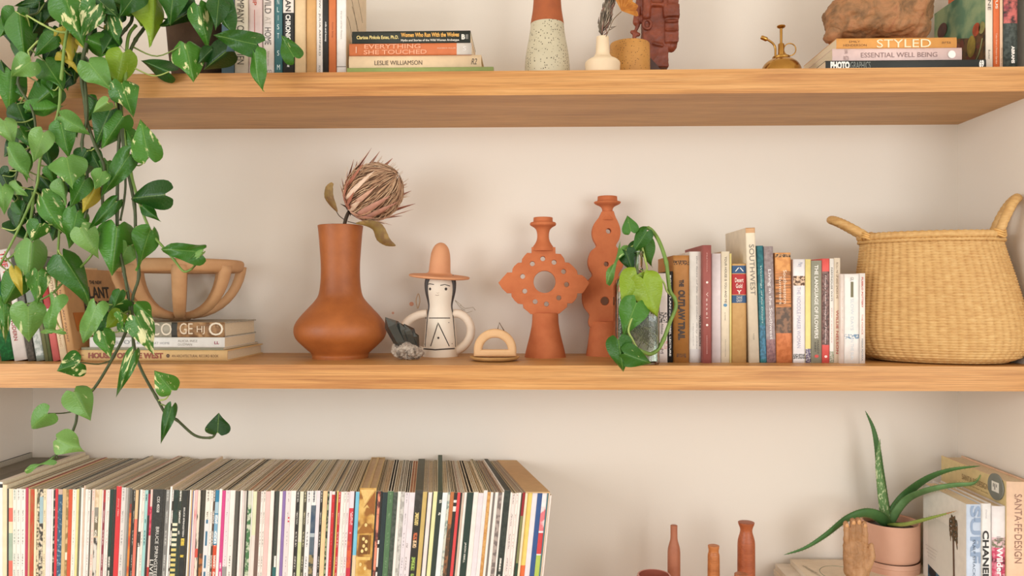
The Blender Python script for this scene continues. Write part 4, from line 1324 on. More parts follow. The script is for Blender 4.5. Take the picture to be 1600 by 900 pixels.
ORD = ['', 'first', 'second', 'third', 'fourth', 'fifth', 'sixth', 'seventh', 'eighth', 'ninth', 'tenth', 'eleventh', 'twelfth']
marks = [(i, r[4][1]) for i, r in enumerate(R) if r[4] and r[4][1]]
prev = -103.0
REC = {}
for i, (xe, cname, mat, bands, lm, opt) in enumerate(R):
    o = sleeve('record_sleeve', prev, xe, mat, bands, **opt)
    if lm:
        lab = lm[0]
        REC[lm[1]] = (o, prev, xe)
    else:
        wd = xe - prev
        size = 'hair thin' if wd < 2.3 else 'slim' if wd < 4.6 else 'broad' if wd > 7.4 else 'thin'
        j, nm = min(marks, key=lambda q: abs(q[0] - i))
        lab = '%s %s record sleeve, %s %s of the %s' % (size, cname, ORD[abs(i - j)], 'right' if i > j else 'left', nm)
    tag(o, lab, 'record', 'records in the long row')
    prev = xe
o, a, b_ = REC['thick black box']
rec_text(o, a, b_, 'CSX 40558', 780, 805, 0.42, 0.66, (226, 222, 214), bold=0.01)
rec_text(o, a, b_, 'BRUCE SPRINGSTEEN &', 828, 922, 0.44, 0.72, (226, 222, 214))
rec_text(o, a, b_, 'LIVE/1975-85', 880, 960, 0.06, 0.4, (226, 222, 214))
o, a, b_ = REC['black sleeve with yellow line']
rec_text(o, a, b_, 'BRUCE SPRINGSTEEN', 797, 843, 0.4, 0.68, (226, 222, 214), bold=0.02)
o, a, b_ = REC['wide dark green sleeve']
rec_text(o, a, b_, 'JASON ISBELL', 848, 880, 0.3, 0.62, (226, 224, 214), bold=0.02)
o, a, b_ = REC['wide scarlet sleeve']
rec_text(o, a, b_, 'Jonny Fritz', 783, 812, 0.4, 0.66, (240, 206, 196), shear=0.2)
o, a, b_ = REC['red dotted sleeve']
for yy in (812, 817.5):
    z_ = CAM.z - (yy - HZ) / 790.0
    m = MB()
    m.lathe([(0, 0.0017), (0.0004, 0.0017)], 16)
    d_ = link('red_dot', m.mesh('red_dot', [plain((206, 54, 70), 0.5, 0)]), o)
    xx = rec_x(a, False, z_) * 0.25 + rec_x(b_, False, z_) * 0.75
    d_.matrix_local = Matrix.Translation(Vector((xx, -0.0002, z_)) - o.location) @ Matrix.Rotation(PI / 2, 4, 'X')
o, a, b_ = REC['gold picture box']


GO = [0.0005]


def gold(pts, c, name):
    mb = MB()
    GO[0] += 0.00008
    w = [(rec_x(a, False, CAM.z - (y - HZ) / 790) * (1 - u) + rec_x(b_, False, CAM.z - (y - HZ) / 790) * u, -GO[0], CAM.z - (y - HZ) / 790) for u, y in pts]
    mb.add([Vector(p) - o.location for p in w], [tuple(range(len(w)))])
    link(name, mb.mesh(name, [plain(c, 0.5, 0.1, scale=200)], recalc=False), o)


gold([(0.28, 796), (0.95, 768), (0.98, 808), (0.5, 790)], (150, 92, 40), 'printed_hill')
gold([(0.05, 766.5), (0.9, 766.5), (0.36, 790)], (228, 188, 118), 'printed_sky')
gold([(0.02, 832), (0.46, 816), (0.93, 830), (0.93, 834), (0.02, 836)], (158, 104, 42), 'printed_roof')
gold([(0.14, 838), (0.22, 838), (0.2, 870), (0.1, 870)], (130, 82, 32), 'printed_pillar')
gold([(0.76, 838), (0.84, 838), (0.84, 868), (0.74, 868)], (130, 82, 32), 'printed_pillar')
gold([(0.26, 838), (0.72, 838), (0.7, 868), (0.22, 868)], (116, 74, 30), 'printed_niche')
for q, (u, y) in enumerate(((0.4, 844), (0.58, 848), (0.44, 855), (0.6, 860), (0.36, 863), (0.5, 822), (0.3, 884), (0.6, 890))):
    gold([(u + 0.09 * math.cos(t * PI / 4), y + 3.0 * math.sin(t * PI / 4)) for t in range(8)], (236, 204, 136), 'printed_figure')
gold([(0.0, 872), (0.9, 872), (0.9, 877), (0.0, 877)], (226, 186, 108), 'printed_ledge')

# the closed box at the end of the row and the volumes inside it
bt = thing('record_box_set', 'open fronted tan cardboard box ending the row, holding yellow, white, navy and striped spines', 'record', (xat(840, 0), 0.0, S1), 'records in the long row')
ZT = 0.998 + 1.5 / 790
shell = plain((206, 170, 124), 0.8, 0.05)
sleeve('box_wall', 821.2, 825, plain((236, 218, 186)), parent=bt, lid=shell, ztop=ZT - 0.0025, card=shell)
vol = [(833, (236, 206, 112), [(884, 1000, P_(226, 110, 60))]), (841, (230, 220, 224), []), (848.5, (52, 84, 138), []), (856, (232, 226, 228), [(792, 830, MK((222, 120, 128), (236, 214, 214), 60, 0.5, 0.05)), (833, 866, P_(206, 66, 70)), (868, 1000, P_(178, 196, 92))]), (858, (84, 130, 140), [])]
pv = 825
for xe, c, bands in vol:
    sleeve('volume', pv, xe, plain(c), bands, parent=bt, y0=0.003, lid=shell, ztop=ZT - 0.0026, card=plain(c))
    pv = xe
sleeve('box_wall', 858, 859.6, plain((232, 214, 196)), parent=bt, lid=shell, ztop=ZT - 0.0025, card=shell)
sleeve('box_top', 821.2, 859.6, shell, parent=bt, lid=shell, ztop=ZT, zbot=ZT - 0.0023, card=shell, side=shell)
o = sleeve('record_sleeve', 859.8, 862.5, plain((238, 218, 208)), top_dy=-4)
tag(o, 'pinkish white record sleeve standing outside the tan box, last of the whole row', 'record', 'records in the long row')
# ================================================================== pottery and ornaments


def prof_px(rows, cx, Y, zbase=None):
    """[(row, half width in px)] from the bottom up -> [(z above base, radius)]"""
    k = ppm(cx, Y)
    zb = CAM.z + (HZ - rows[0][0]) / k if zbase is None else zbase
    out = []
    for i, (y, hw) in enumerate(rows):
        z = CAM.z + (HZ - y) / k
        if i == 0 and zbase is not None:
            z = zbase
        out.append((z - zb, hw / k))
    return out, zb


def spline_prof(pr, n=5):
    pts = smooth_path([(r, 0, z) for z, r in pr], n)
    return [(p.z, max(p.x, 0.0004)) for p in pts]


TERRA = m_clay((184, 98, 56), (204, 118, 72), 18)
TERRA_D = m_clay((168, 96, 52), (196, 122, 72), 14, rough=0.6, bump=0.3)

# ---- tall vase with the protea
Yv, cx = 0.17, 532
pr, zb = prof_px([(563, 43.0), (556, 43.5), (551, 45), (540, 57), (528, 68), (516, 71), (505, 68.5), (493, 60), (482, 50), (471, 40), (460, 33.5), (440, 30.5), (415, 30), (390, 31.5), (365, 33.5), (353, 35)], cx, Yv, S2)
pr = spline_prof(pr, 5)
top = pr[-1]
pr += [(top[0] + 0.001, top[1] - 0.002), (top[0] - 0.002, top[1] - 0.005), (top[0] - 0.1, top[1] - 0.01)]
mb = MB()
mb.lathe(pr, 64, (xat(cx, Yv), Yv, S2), cap=(True, True))
o = put('tall_vase', mb, m_clay((142, 76, 32), (184, 106, 50), 9, rough=0.5, bump=0.4), auto=50)
tag(o, 'tall brown clay vase with a round belly holding one dried protea', 'vase')

# ---- dried protea standing in it
Yp = 0.165
pro = thing('dried_protea', 'large dried protea bloom with pale pointed bracts and two withered leaves, in the tall vase', 'dried flower', at(538, 470, Yp))
STEMM = plain((74, 58, 42), 0.8, 0.2)
stem = MB()
stem.tube(smooth_path([at(530, 415, Yp), at(533, 380, Yp), at(541, 340, Yp), at(552, 322, Yp)], 6), 0.0042, 8)
put('stem', stem, STEMM, pro)
C0 = at(548, 327, Yp)           # base of the head
AX = Vector((0.80, -0.32, 0.50)).normalized()
E1 = AX.cross(Vector((0, 0, 1))).normalized()
E2 = AX.cross(E1)
RH = 0.058


def head_pt(al, phi, k=1.0, axk=1.0):
    """ellipsoid around the head: al from 0 (base) to pi (tip)"""
    return C0 + AX * (RH * 1.14 * (1 - math.cos(al)) * axk) + (E1 * math.cos(phi) + E2 * math.sin(phi)) * RH * math.sin(al) * k


core = MB()
core.lathe([(RH * 1.12 * (1 - math.cos(PI * i / 12)), max(RH * 0.93 * math.sin(PI * i / 12), 0.0005)) for i in range(13)], 24)
M3 = Matrix((E1, E2, AX)).transposed()
core.v = [C0 + M3 @ v for v in core.v]
put('flower_core', core, plain((132, 100, 76), 0.9, 0.2), pro)
br = MB()
for i in range(620):
    al = rnd.uniform(0.5, 2.5)
    phi = rnd.uniform(0, 2 * PI)
    sp = rnd.uniform(0.35, 0.75)
    tw = rnd.uniform(-0.12, 0.12)
    out = rnd.uniform(1.0, 1.1)
    pts = [head_pt(al + sp * t, phi + tw * t, 0.93 + (out - 0.93) * math.sin(PI * min(1, t * 0.9)) * 0.9 + 0.02 * t, 1.0 + 0.05 * t) for t in (0, 0.33, 0.66, 1.0)]
    r = rnd.uniform(0.0006, 0.0013)
    br.tube(pts, [r, r * 1.3, r, r * 0.4], 4, rnd.choice((0, 0, 1, 1, 2)), cap=False)
for i in range(60):             # loose styles that stand off the head
    al = rnd.uniform(1.3, 2.6)
    phi = rnd.uniform(0, 2 * PI)
    a_ = head_pt(al, phi)
    d_ = (AX * 0.9 + (a_ - C0 - AX * RH).normalized() * 0.5 + Vector((rnd.uniform(-.2, .2), rnd.uniform(-.2, .2), rnd.uniform(-.2, .2)))).normalized()
    br.tube([a_, a_ + d_ * 0.009, a_ + d_ * rnd.uniform(0.014, 0.024)], [0.0007, 0.0006, 0.0003], 4, rnd.choice((0, 1)), cap=False)
o = put('bristles', br, [plain((212, 178, 144), 0.8, 0.12), plain((188, 148, 116), 0.8, 0.12), plain((140, 100, 76), 0.8, 0.12)], pro)
o['kind'] = 'stuff'
BR = [plain((206, 160, 136), 0.75, 0.15), plain((174, 110, 88), 0.75, 0.15), plain((226, 196, 172), 0.75, 0.12), plain((186, 136, 118), 0.75, 0.15)]


def blade(pts, ws, nrm, cup=0.25):
    """a lance-shaped bract or leaf: strip along pts, half widths ws, facing nrm"""
    mb = MB()
    pts = [Vector(p) for p in pts]
    rows = []
    for i, p in enumerate(pts):
        t = (pts[min(i + 1, len(pts) - 1)] - pts[max(i - 1, 0)]).normalized()
        n_ = nrm(p) if callable(nrm) else Vector(nrm)
        s_ = t.cross(n_).normalized()
        n2 = s_.cross(t)
        w = ws[i]
        rows.append([p - s_ * w + n2 * w * cup, p - s_ * w * 0.5 + n2 * w * cup * 0.3, p, p + s_ * w * 0.5 + n2 * w * cup * 0.3, p + s_ * w + n2 * w * cup])
    for a_, b_ in zip(rows, rows[1:]):
        for k in range(4):
            mb.add([a_[k], a_[k + 1], b_[k + 1], b_[k]], [(0, 1, 2, 3)], 0, True)
    bm = bmesh.new()
    return mb


def merge_mesh(me):
    bm = bmesh.new()
    bm.from_mesh(me)
    bmesh.ops.remove_doubles(bm, verts=bm.verts, dist=1e-6)
    bmesh.ops.recalc_face_normals(bm, faces=bm.faces)
    bm.to_mesh(me)
    bm.free()


for i in range(46):
    ring = i % 3
    phi = 2 * PI * i / 46 * 1.0 + rnd.uniform(-0.1, 0.1) + ring * 0.9
    a0 = (0.35, 0.6, 0.95)[ring]
    a1 = a0 + (0.75, 1.0, 1.05)[ring] + rnd.uniform(-0.1, 0.2)
    pts = []
    for t in range(7):
        f = t / 6
        fl = 1.03 + 0.02 * ring + (0.16 + 0.1 * ring) * f ** 3
        p = head_pt(a0 + (a1 - a0) * f, phi, fl, 1.0 + 0.02 * f)
        p += AX * (0.022 * f ** 2 * (ring == 2)) + (E1 * math.cos(phi) + E2 * math.sin(phi)) * 0.006 * f ** 3
        pts.append(p)
    wmax = rnd.uniform(0.0045, 0.0075)
    ws = [wmax * q for q in (0.5, 0.85, 1.0, 0.95, 0.75, 0.42, 0.05)]
    mb = blade(pts, ws, lambda p: (C0 + AX * RH - p).normalized(), 0.3)
    o = put('bract', mb, rnd.choice(BR), pro)
    merge_mesh(o.data)
for i in range(16):             # short dark scales at the neck
    phi = 2 * PI * i / 16 + rnd.uniform(-.2, .2)
    d_ = (E1 * math.cos(phi) + E2 * math.sin(phi))
    a_ = C0 - AX * 0.006
    pts = [a_ + d_ * 0.004, a_ + d_ * 0.016 + AX * 0.006, a_ + d_ * 0.03 + AX * rnd.uniform(0.004, 0.02)]
    mb = blade(pts, [0.002, 0.003, 0.0004], -AX, 0.2)
    o = put('scale', mb, rnd.choice([plain((120, 92, 74)), plain((216, 190, 170)), plain((90, 64, 52))]), pro)
    merge_mesh(o.data)
LEAFB = mottled((138, 112, 54), (112, 76, 40), 60, 0.5, 0.2, c3=(150, 118, 62))
for pts, ws in (
        ([(556, 349), (575, 350), (590, 357), (597, 372), (606, 380), (618, 384)], [1, 6, 9, 10, 7, 1]),
        ([(527, 331), (520, 320), (514, 308), (515, 294), (520, 286)], [1, 5, 7, 6, 2])):
    w_ = [at(x, y, Yp - 0.03).lerp(at(x, y, Yp - 0.05), 0.5) for x, y in pts]
    k = ppm(560, Yp)
    mb = blade(smooth_path(w_, 3), [v for q in [interp([(i, q) for i, q in enumerate(ws)], t / 3) for t in range((len(ws) - 1) * 3 + 1)] for v in [q / k]], lambda p: Vector((0.25, -1, 0.5)).normalized(), 0.35)
    o = put('leaf', mb, LEAFB, pro)
    merge_mesh(o.data)
for pts in ([(541, 345), (530, 337), (523, 325)], [(543, 346), (560, 350), (575, 351)]):
    m = MB()
    m.tube(smooth_path([at(x, y, Yp - 0.03) for x, y in pts], 5), 0.001, 5)
    put('leaf_stalk', m, STEMM, pro)

# ---- smoky crystal on grey rock
Yc = 0.125
cr = thing('crystal_cluster', 'smoky dark crystal points on a lump of grey rock, between vase and figurine', 'crystal', (xat(636, Yc), Yc, S2))
k = ppm(636, Yc)
mb = MB()
for c, r in (((628, 549), (17, 14, 12)), ((645, 550), (16, 14, 12)), ((636, 544), (20, 14, 12)), ((622, 545), (11, 10, 8)), ((655, 553), (8, 9, 8))):
    p = at(c[0], c[1], Yc)
    ball(mb, p, tuple(v / k for v in r), 10, 6)
me = remeshed('rock_matrix', mb, 0.0024, 1, 0.005, 0.012)
for v in me.vertices:
    v.co -= cr.location
    v.co.z = max(v.co.z, 0.0)
me.shade_flat()
me.materials.append(mottled((146, 130, 116), (188, 174, 158), 150, 0.52, 0.14, c3=(116, 104, 92)))
link('rock_matrix', me, cr)
SMOKE = NT('smoky_quartz')
SMOKE.b.inputs['Base Color'].default_value = lin((64, 70, 68))
SMOKE.b.inputs['Transmission Weight'].default_value = 0.4
SMOKE.b.inputs['Coat Weight'].default_value = 0.8
SMOKE.b.inputs['Roughness'].default_value = 0.05
for p0, p1, r in (((630, 542), (605, 494), 12), ((640, 542), (626, 503), 9), ((647, 544), (634, 505), 10), ((622, 540), (612, 508), 6), ((650, 540), (648, 518), 6)):
    A, B = at(*p0, Yc), at(*p1, Yc - 0.012)
    d = (B - A)
    L = d.length
    d.normalize()
    a_ = d.cross(Vector((0.2, 1, 0))).normalized()
    b_ = d.cross(a_)
    m = MB()
    rr = r / k
    ring = lambda t, s: [A + d * L * t + (a_ * math.cos(PI / 3 * q + 0.3) + b_ * math.sin(PI / 3 * q + 0.3) * 0.85) * rr * s for q in range(6)]
    v = ring(0, 0.9) + ring(0.72, 1.0) + [A + d * L + a_ * rr * 0.3]
    m.add(v, [(q, (q + 1) % 6, 6 + (q + 1) % 6, 6 + q) for q in range(6)] + [(6 + q, 6 + (q + 1) % 6, 12) for q in range(6)] + [tuple(range(5, -1, -1))])
    put('crystal_point', m, SMOKE.m, cr)

# ---- figurine with the tall hat
Yf, cx = 0.215, 688
fg = thing('ceramic_figurine', 'white ceramic figurine jug with two loop arms, painted face and long dark hair', 'figurine', (xat(cx, Yf), Yf, S2))
k = ppm(cx, Yf)
WHT = m_clay((238, 226, 208), (232, 214, 194), 16, rough=0.6, bump=0.12)
DARKP = plain((62, 54, 48), 0.6, 0.0)
rows = [(559, 27), (556, 27.5), (548, 26.5), (544, 26), (530, 24.8), (515, 23.6), (500, 22), (490, 20.4), (482, 19), (476, 18.8), (468, 20), (458, 22.4), (448, 23.2), (440, 22.6), (432, 19), (427, 12)]
pr, zb = prof_px(rows, cx, Yf, S2)
pr = spline_prof(pr, 4)
mb = MB()
mb.lathe(pr, 56, (xat(cx, Yf), Yf, S2))
put('body', mb, WHT, fg, auto=50)


def body_r(z):
    for (a, ra), (b, rb) in zip(pr, pr[1:]):
        if a <= z <= b:
            return ra + (rb - ra) * (z - a) / max(b - a, 1e-6)
    return pr[-1][1]


def on_body(px, py, off=0.0006):
    """the point of the body's front surface seen at a pixel"""
    z = (HZ - py) / k + CAM.z
    x = xat(px, Yf) - xat(cx, Yf)
    for _ in range(4):
        r = body_r(z - S2) + off
        x = max(-r * 0.999, min(r * 0.999, x))
        y = -math.sqrt(max(r * r - x * x, 0))
        kk = ppm(cx, Yf + y)
        z = (HZ - py) / kk + CAM.z
        x = at(px, py, Yf + y).x - xat(cx, Yf)
    return Vector((xat(cx, Yf) + x, Yf + y, z))


def painted(name, pts, r, mat=DARKP, n=6):
    m = MB()
    w = []
    for i in range(len(pts) - 1):
        for t in range(n):
            f = t / n
            w.append(on_body(pts[i][0] + (pts[i + 1][0] - pts[i][0]) * f, pts[i][1] + (pts[i + 1][1] - pts[i][1]) * f, 0.0001))
    w.append(on_body(*pts[-1], 0.0001))
    m.tube(w, r, 5)
    return put(name, m, mat, fg)


painted('painted_brow', [(665, 446), (671, 443.5), (678, 444.5)], 0.0009)
painted('painted_brow', [(688, 446), (695, 444.5), (703, 447)], 0.0009)
painted('painted_nose', [(682, 457), (684, 458.5), (686, 457)], 0.0004, plain((190, 168, 150)))
painted('painted_mouth', [(680, 461), (683, 461.6), (686, 461)], 0.0005, plain((150, 120, 104)))
for ex in (672.5, 696.5):
    m = MB()
    ball(m, on_body(ex, 451.5, -0.001), 0.0034, 12, 8)
    put('painted_eye', m, DARKP, fg)
painted('painted_line', [(665, 497), (703, 497)], 0.0011)
painted('painted_line', [(662, 545), (680, 546.5), (710, 544.5)], 0.0015, n=10)
painted('painted_line', [(673, 541), (684.5, 504.5), (702, 541)], 0.0011, n=10)
for q in ((685, 528), (667, 504), (701, 504), (664, 538), (706, 537)):
    m = MB()
    ball(m, on_body(*q, -0.0006), 0.0026 if q[0] == 685 else 0.0013, 10, 6)
    put('painted_dot', m, DARKP, fg)
for s_ in (-1, 1):              # hair: a band from the crown down each side, narrowing to a plait
    L = [(16, 432, 7), (19.5, 439, 6), (20.6, 448, 5), (20, 458, 4.2), (18.2, 468, 3.4), (17.0, 478, 2.6), (18.6, 490, 2.2), (20.2, 505, 1.8), (21.5, 520, 1.6), (22.6, 532, 1.5), (23.2, 542, 1.4)]
    m = MB()
    w = smooth_path([on_body(cx + s_ * a_, y, -0.0008) for a_, y, q in L], 4)
    rad = [interp([(i, q[2]) for i, q in enumerate(L)], t / 4) / k * 0.8 for t in range(len(w))]
    m.tube(w, rad, 10, flat=1.0)
    put('hair', m, plain((58, 50, 46), 0.5, 0.1), fg)
m = MB()                        # the hair cap behind the face
m.lathe([(0.0, 0.0312), (0.012, 0.0322), (0.022, 0.0316), (0.03, 0.027), (0.034, 0.02)], 40, (xat(cx, Yf), Yf + 0.0035, S2 + (559 - 462) / k))
put('hair', m, plain((58, 50, 46), 0.5, 0.1), fg)
ARM = m_clay((234, 216, 196), (226, 204, 182), 16, rough=0.65, bump=0.1)
for pts in ([(668, 490), (655, 492), (641, 499), (632, 509), (630, 522), (636, 536), (648, 545), (664, 549)], [(706, 491), (716, 490), (727, 496), (734.5, 508), (735.5, 521), (731, 533), (722, 543), (710, 550)]):
    m = MB()
    m.tube(smooth_path([at(x, y, Yf) for x, y in pts], 5), 6.6 / k, 14)
    put('loop_arm', m, ARM, fg)
hat = MB()
HM = m_clay((218, 156, 114), (210, 146, 104), 18, rough=0.7, bump=0.12)
kb = k
hp = [(-0.5, 20), (-3.0, 34), (-2.0, 45.5), (-0.3, 47.2), (1.6, 46), (2.6, 36), (3.6, 24), (6, 17.6), (14, 16.6), (26, 15.8), (36, 14.6), (44, 12), (49, 8.6), (52, 4.5), (53, 0.3)]
hat.lathe(spline_prof([(z / k, r / k) for z, r in hp], 4), 56, (0, 0, 0))
hm = Matrix.Translation((xat(686.5, Yf) - fg.location.x, 0, zat(687, 432, Yf) - S2)) @ Matrix.Rotation(math.radians(3.6), 4, 'Y') @ Matrix.Rotation(math.radians(4), 4, 'X')
o = link('hat', hat.mesh('hat', [HM], auto=60), fg, mw=hm)

# ---- painted motifs on the wall behind the figurine
yw = WALL_Y - 0.0004


def motif(name, pts, c, r=None):
    m = MB()
    if r:
        m.tube([at(x, y, yw) for x, y in pts], r, 4)
    else:
        m.add([at(x, y, yw) for x, y in pts], [tuple(range(len(pts)))])
    put(name, m, plain(c, 0.8, 0), wall_back)


motif('painted_dot', [(643 + 3.6 * math.cos(t * PI / 6), 475 + 3.4 * math.sin(t * PI / 6)) for t in range(12)], (230, 168, 138))
motif('painted_dot', [(614 + 2 * math.cos(t * PI / 5), 489 + 2 * math.sin(t * PI / 5)) for t in range(10)], (230, 176, 146))
motif('painted_leaf', smooth_path([(652.5, 482, 0), (650, 470, 0), (653.5, 459, 0), (656, 470, 0), (653, 482, 0)], 5) and [(p.x, p.y) for p in smooth_path([(652.5, 482, 0), (650, 470, 0), (653.5, 459, 0), (656, 470, 0), (653, 482, 0)], 5)], (232, 200, 160), 0.0011)
for a_, b_ in (((711, 469), (721, 477)), ((711, 470), (719, 480)), ((719, 477), (727, 482)), ((719, 480), (727, 485)), ((720, 483), (729, 489)), ((727, 482), (740, 480)), ((740, 481), (743, 485)), ((729, 489), (738, 486))):
    motif('painted_stroke', [a_, b_], (192, 172, 146), 0.0005)

# ---- small incense arch on a dish
Yd, cx = 0.105, 773
ia = thing('incense_holder', 'small sandy clay arch standing on an oval dish, beside the figurine', 'incense holder', (xat(cx, Yd), Yd, S2))
k = ppm(cx, Yd)
SAND = m_clay((226, 184, 138), (216, 172, 124), 20, rough=0.75, bump=0.15)
SAND_D = m_clay((206, 164, 104), (188, 142, 84), 20, rough=0.75, bump=0.2)
m = MB()
m.lathe(spline_prof([(0.0, 25 / k), (0.003, 35 / k), (0.0085, 39 / k), (0.0095, 37.6 / k), (0.007, 34 / k), (0.005, 20 / k), (0.0048, 0.001)], 3), 48, (xat(cx, Yd), Yd, S2), sy=0.95)
put('dish', m, SAND_D, ia, auto=60)
outer = [(29, 7)] + [(29 * math.cos(PI * t / 24), 14 + 28 * math.sin(PI * t / 24)) for t in range(25)] + [(-29, 7)]
inner = [(25, 9.5)] + [(25 * math.cos(PI * t / 20), 12 + 25 * math.sin(PI * t / 20)) for t in range(21)] + [(-25, 9.5)]
me = curve2d([[(x / k, z / k) for x, z in outer], [(x / k, z / k) for x, z in inner]], 0.02, 0.006, 4)
me.materials.append(SAND)
me.shade_smooth()
me.set_sharp_from_angle(angle=math.radians(50))
link('arch', me, ia, loc=(0, 0.016, 0.0038))
m = MB()
m.tube([at(777, 517, Yd + 0.02), at(780, 504, Yd + 0.02), at(789, 519, Yd + 0.02)], 0.0011, 6)
put('wire_loop', m, plain((96, 70, 46), 0.6), ia)
m = MB()
m.tube([at(774, 514, Yd + 0.016), at(774, 526, Yd + 0.016)], 0.0004, 5)
put('thread', m, plain((140, 110, 80), 0.6), ia)

# ---- candle holder with the pierced diamond body
Ya, cx = 0.205, 852
ca = thing('candle_holder', 'terracotta candle holder with a pierced notched diamond body', 'candle holder', (xat(cx, Ya), Ya, S2))
k = ppm(cx, Ya)
zA = lambda y: CAM.z + (HZ - y) / k - S2


def zpx(x6, y6):                # zoomed coordinates of the detail crop -> metres about the centre line
    x, y = 770 + x6 / 6.0, 330 + y6 / 6.0
    return ((x - cx) / k, zA(y))


left = [(368, 345), (368, 400), (325, 398), (300, 424), (280, 452), (276, 488), (238, 490), (205, 520), (190, 545), (188, 580), (140, 580), (100, 625), (60, 672), (95, 725), (138, 765), (180, 765), (182, 798), (210, 835), (240, 862), (286, 868), (292, 905), (330, 935), (355, 958), (398, 962)]
right = [(578, 958), (618, 955), (655, 925), (690, 895), (692, 858), (738, 858), (770, 825), (782, 798), (786, 765), (836, 765), (866, 725), (895, 672), (862, 630), (830, 605), (790, 600), (780, 560), (745, 520), (710, 490), (672, 486), (662, 448), (632, 408), (582, 405), (580, 345)]
poly = [zpx(*q) for q in left + right]
holes = [[zpx(485 + 108 * math.cos(2 * PI * t / 40), 663 + 108 * math.sin(2 * PI * t / 40)) for t in range(40)]]
for hx, hy in ((468, 447), (573, 481), (662, 567), (690, 688), (618, 812), (503, 870), (397, 848), (300, 750), (280, 612), (371, 494)):
    holes.append([zpx(hx + 28 * math.cos(2 * PI * t / 18), hy + 28 * math.sin(2 * PI * t / 18)) for t in range(18)])
me = curve2d([poly] + holes, 0.026, 0.0012, 1)
me.materials.append(TERRA)
me.shade_smooth()
me.set_sharp_from_angle(angle=math.radians(35))
link('pierced_body', me, ca, loc=(0, 0, 0))
pr, zb = prof_px([(560, 32.5), (557, 32.2), (545, 29.5), (525, 24.5), (508, 21.2), (496, 20.4), (489, 20)], cx, Ya, S2)
m = MB()
m.lathe(spline_prof(pr, 4), 48, (xat(cx, Ya), Ya, S2))
put('foot', m, TERRA, ca, auto=50)
rows = [(392, 18), (386, 16), (380, 12), (374, 9.6), (366, 9.2), (359, 11), (355, 15), (352.5, 19.5), (350, 20.5), (347.5, 19), (346.6, 15.4), (341.5, 15), (340, 14.6), (340.2, 11.5), (346, 11)]
pr, zb = prof_px(rows, cx - 3.5, Ya)
m = MB()
m.lathe(spline_prof(pr, 3), 40, (xat(cx - 3.5, Ya), Ya, zb))
put('candle_cup', m, TERRA, ca, auto=50)

# ---- taller wavy candle holder
Yb_, cx = 0.248, 944.5
cb = thing('candle_holder', 'taller terracotta candle holder with a wavy body, behind the glass jar plant', 'candle holder', (xat(cx, Yb_), Yb_, S2))
k = ppm(cx, Yb_)
zB = lambda y: CAM.z + (HZ - y) / k - S2
lft = [(662, 125), (650, 150), (628, 180), (617, 215), (621, 250), (637, 285), (612, 310), (598, 350), (602, 385), (618, 420), (596, 450), (575, 490), (571, 530), (580, 570), (605, 605), (600, 640), (606, 660)]
rgt = [(726, 660), (730, 640), (735, 605), (762, 570), (775, 530), (772, 490), (752, 450), (733, 420), (752, 385), (757, 350), (745, 310), (722, 285), (738, 250), (743, 215), (734, 180), (720, 150), (712, 125)]


def wpx(x3, y3):
    return ((720 + x3 / 3.0 - cx) / k, zB(290 + y3 / 3.0))


def rounded(pts, n=4):
    q = smooth_path([(x, 0, z) for x, z in pts], n)
    return [(p.x, p.z) for p in q]


poly = rounded([wpx(*q) for q in lft]) + rounded([wpx(*q) for q in rgt])
holes = []
for hx, hy, hr in ((690, 215, 15), (680, 369, 14), (674, 541, 23)):
    holes.append([wpx(hx + hr * math.cos(2 * PI * t / 24), hy + hr * math.sin(2 * PI * t / 24)) for t in range(24)])
me = curve2d([poly] + holes, 0.028, 0.0014, 2)
me.materials.append(TERRA)
me.shade_smooth()
me.set_sharp_from_angle(angle=math.radians(35))
link('wavy_body', me, cb, loc=(0, 0, 0))
pr, zb = prof_px([(556, 29), (552, 28.6), (540, 26.5), (520, 24), (507, 22), (502, 20)], cx, Yb_, S2)
m = MB()
m.lathe(spline_prof(pr, 4), 48, (xat(cx, Yb_), Yb_, S2))
put('foot', m, TERRA, cb, auto=50)
rows = [(344, 13), (336, 9.5), (328, 8.2), (323, 11), (319.5, 18), (317, 20.8), (315.3, 20), (314.4, 16), (308.5, 15.2), (307, 14.6), (307.3, 11), (313, 10.5)]
pr, zb = prof_px(rows, cx + 4.5, Yb_)
m = MB()
m.lathe(spline_prof(pr, 3), 40, (xat(cx + 4.5, Yb_), Yb_, zb))
put('candle_cup', m, TERRA, cb, auto=50)

# ---- openwork bowl on the lying books
Yw, cx = 0.155, 281
k = ppm(cx, Yw)
ob_ = thing('openwork_bowl', 'round openwork clay bowl of a ring and curved ribs, standing on the lying books', 'bowl', (xat(cx, Yw), Yw, BOWL_Z))
BOWLM = m_clay((206, 160, 116), (190, 144, 100), 22, rough=0.75, bump=0.25)
RB = 0.128
HB = zat(cx, 416, Yw) - BOWL_Z
m = MB()
m.lathe(spline_prof([(-0.013, RB - 0.012), (-0.014, RB - 0.004), (-0.008, RB + 0.004), (0.006, RB + 0.0065), (0.012, RB + 0.002), (0.0125, RB - 0.006), (0.004, RB - 0.013), (-0.008, RB - 0.016), (-0.013, RB - 0.012)], 3), 64, (xat(cx, Yw), Yw, BOWL_Z + HB), cap=(False, False))
put('rim', m, BOWLM, ob_)
for a_ in range(0, 360, 45):
    a_ = math.radians(a_ - 66)
    pts = []
    for t in range(11):
        f = t / 10 * PI / 2
        r = RB * math.cos(f) ** 0.8 if t < 10 else 0.0
        z = HB - (HB - 0.0105) * math.sin(f) ** 1.15
        pts.append((xat(cx, Yw) + r * math.cos(a_), Yw + r * math.sin(a_), BOWL_Z + z))
    m = MB()
    m.tube(pts, [0.0165, 0.0155, 0.015, 0.0145, 0.014, 0.0135, 0.013, 0.0125, 0.012, 0.011, 0.0095], 12, flat=0.72, up=(0, 0, 1))
    put('rib', m, BOWLM, ob_)
m = MB()
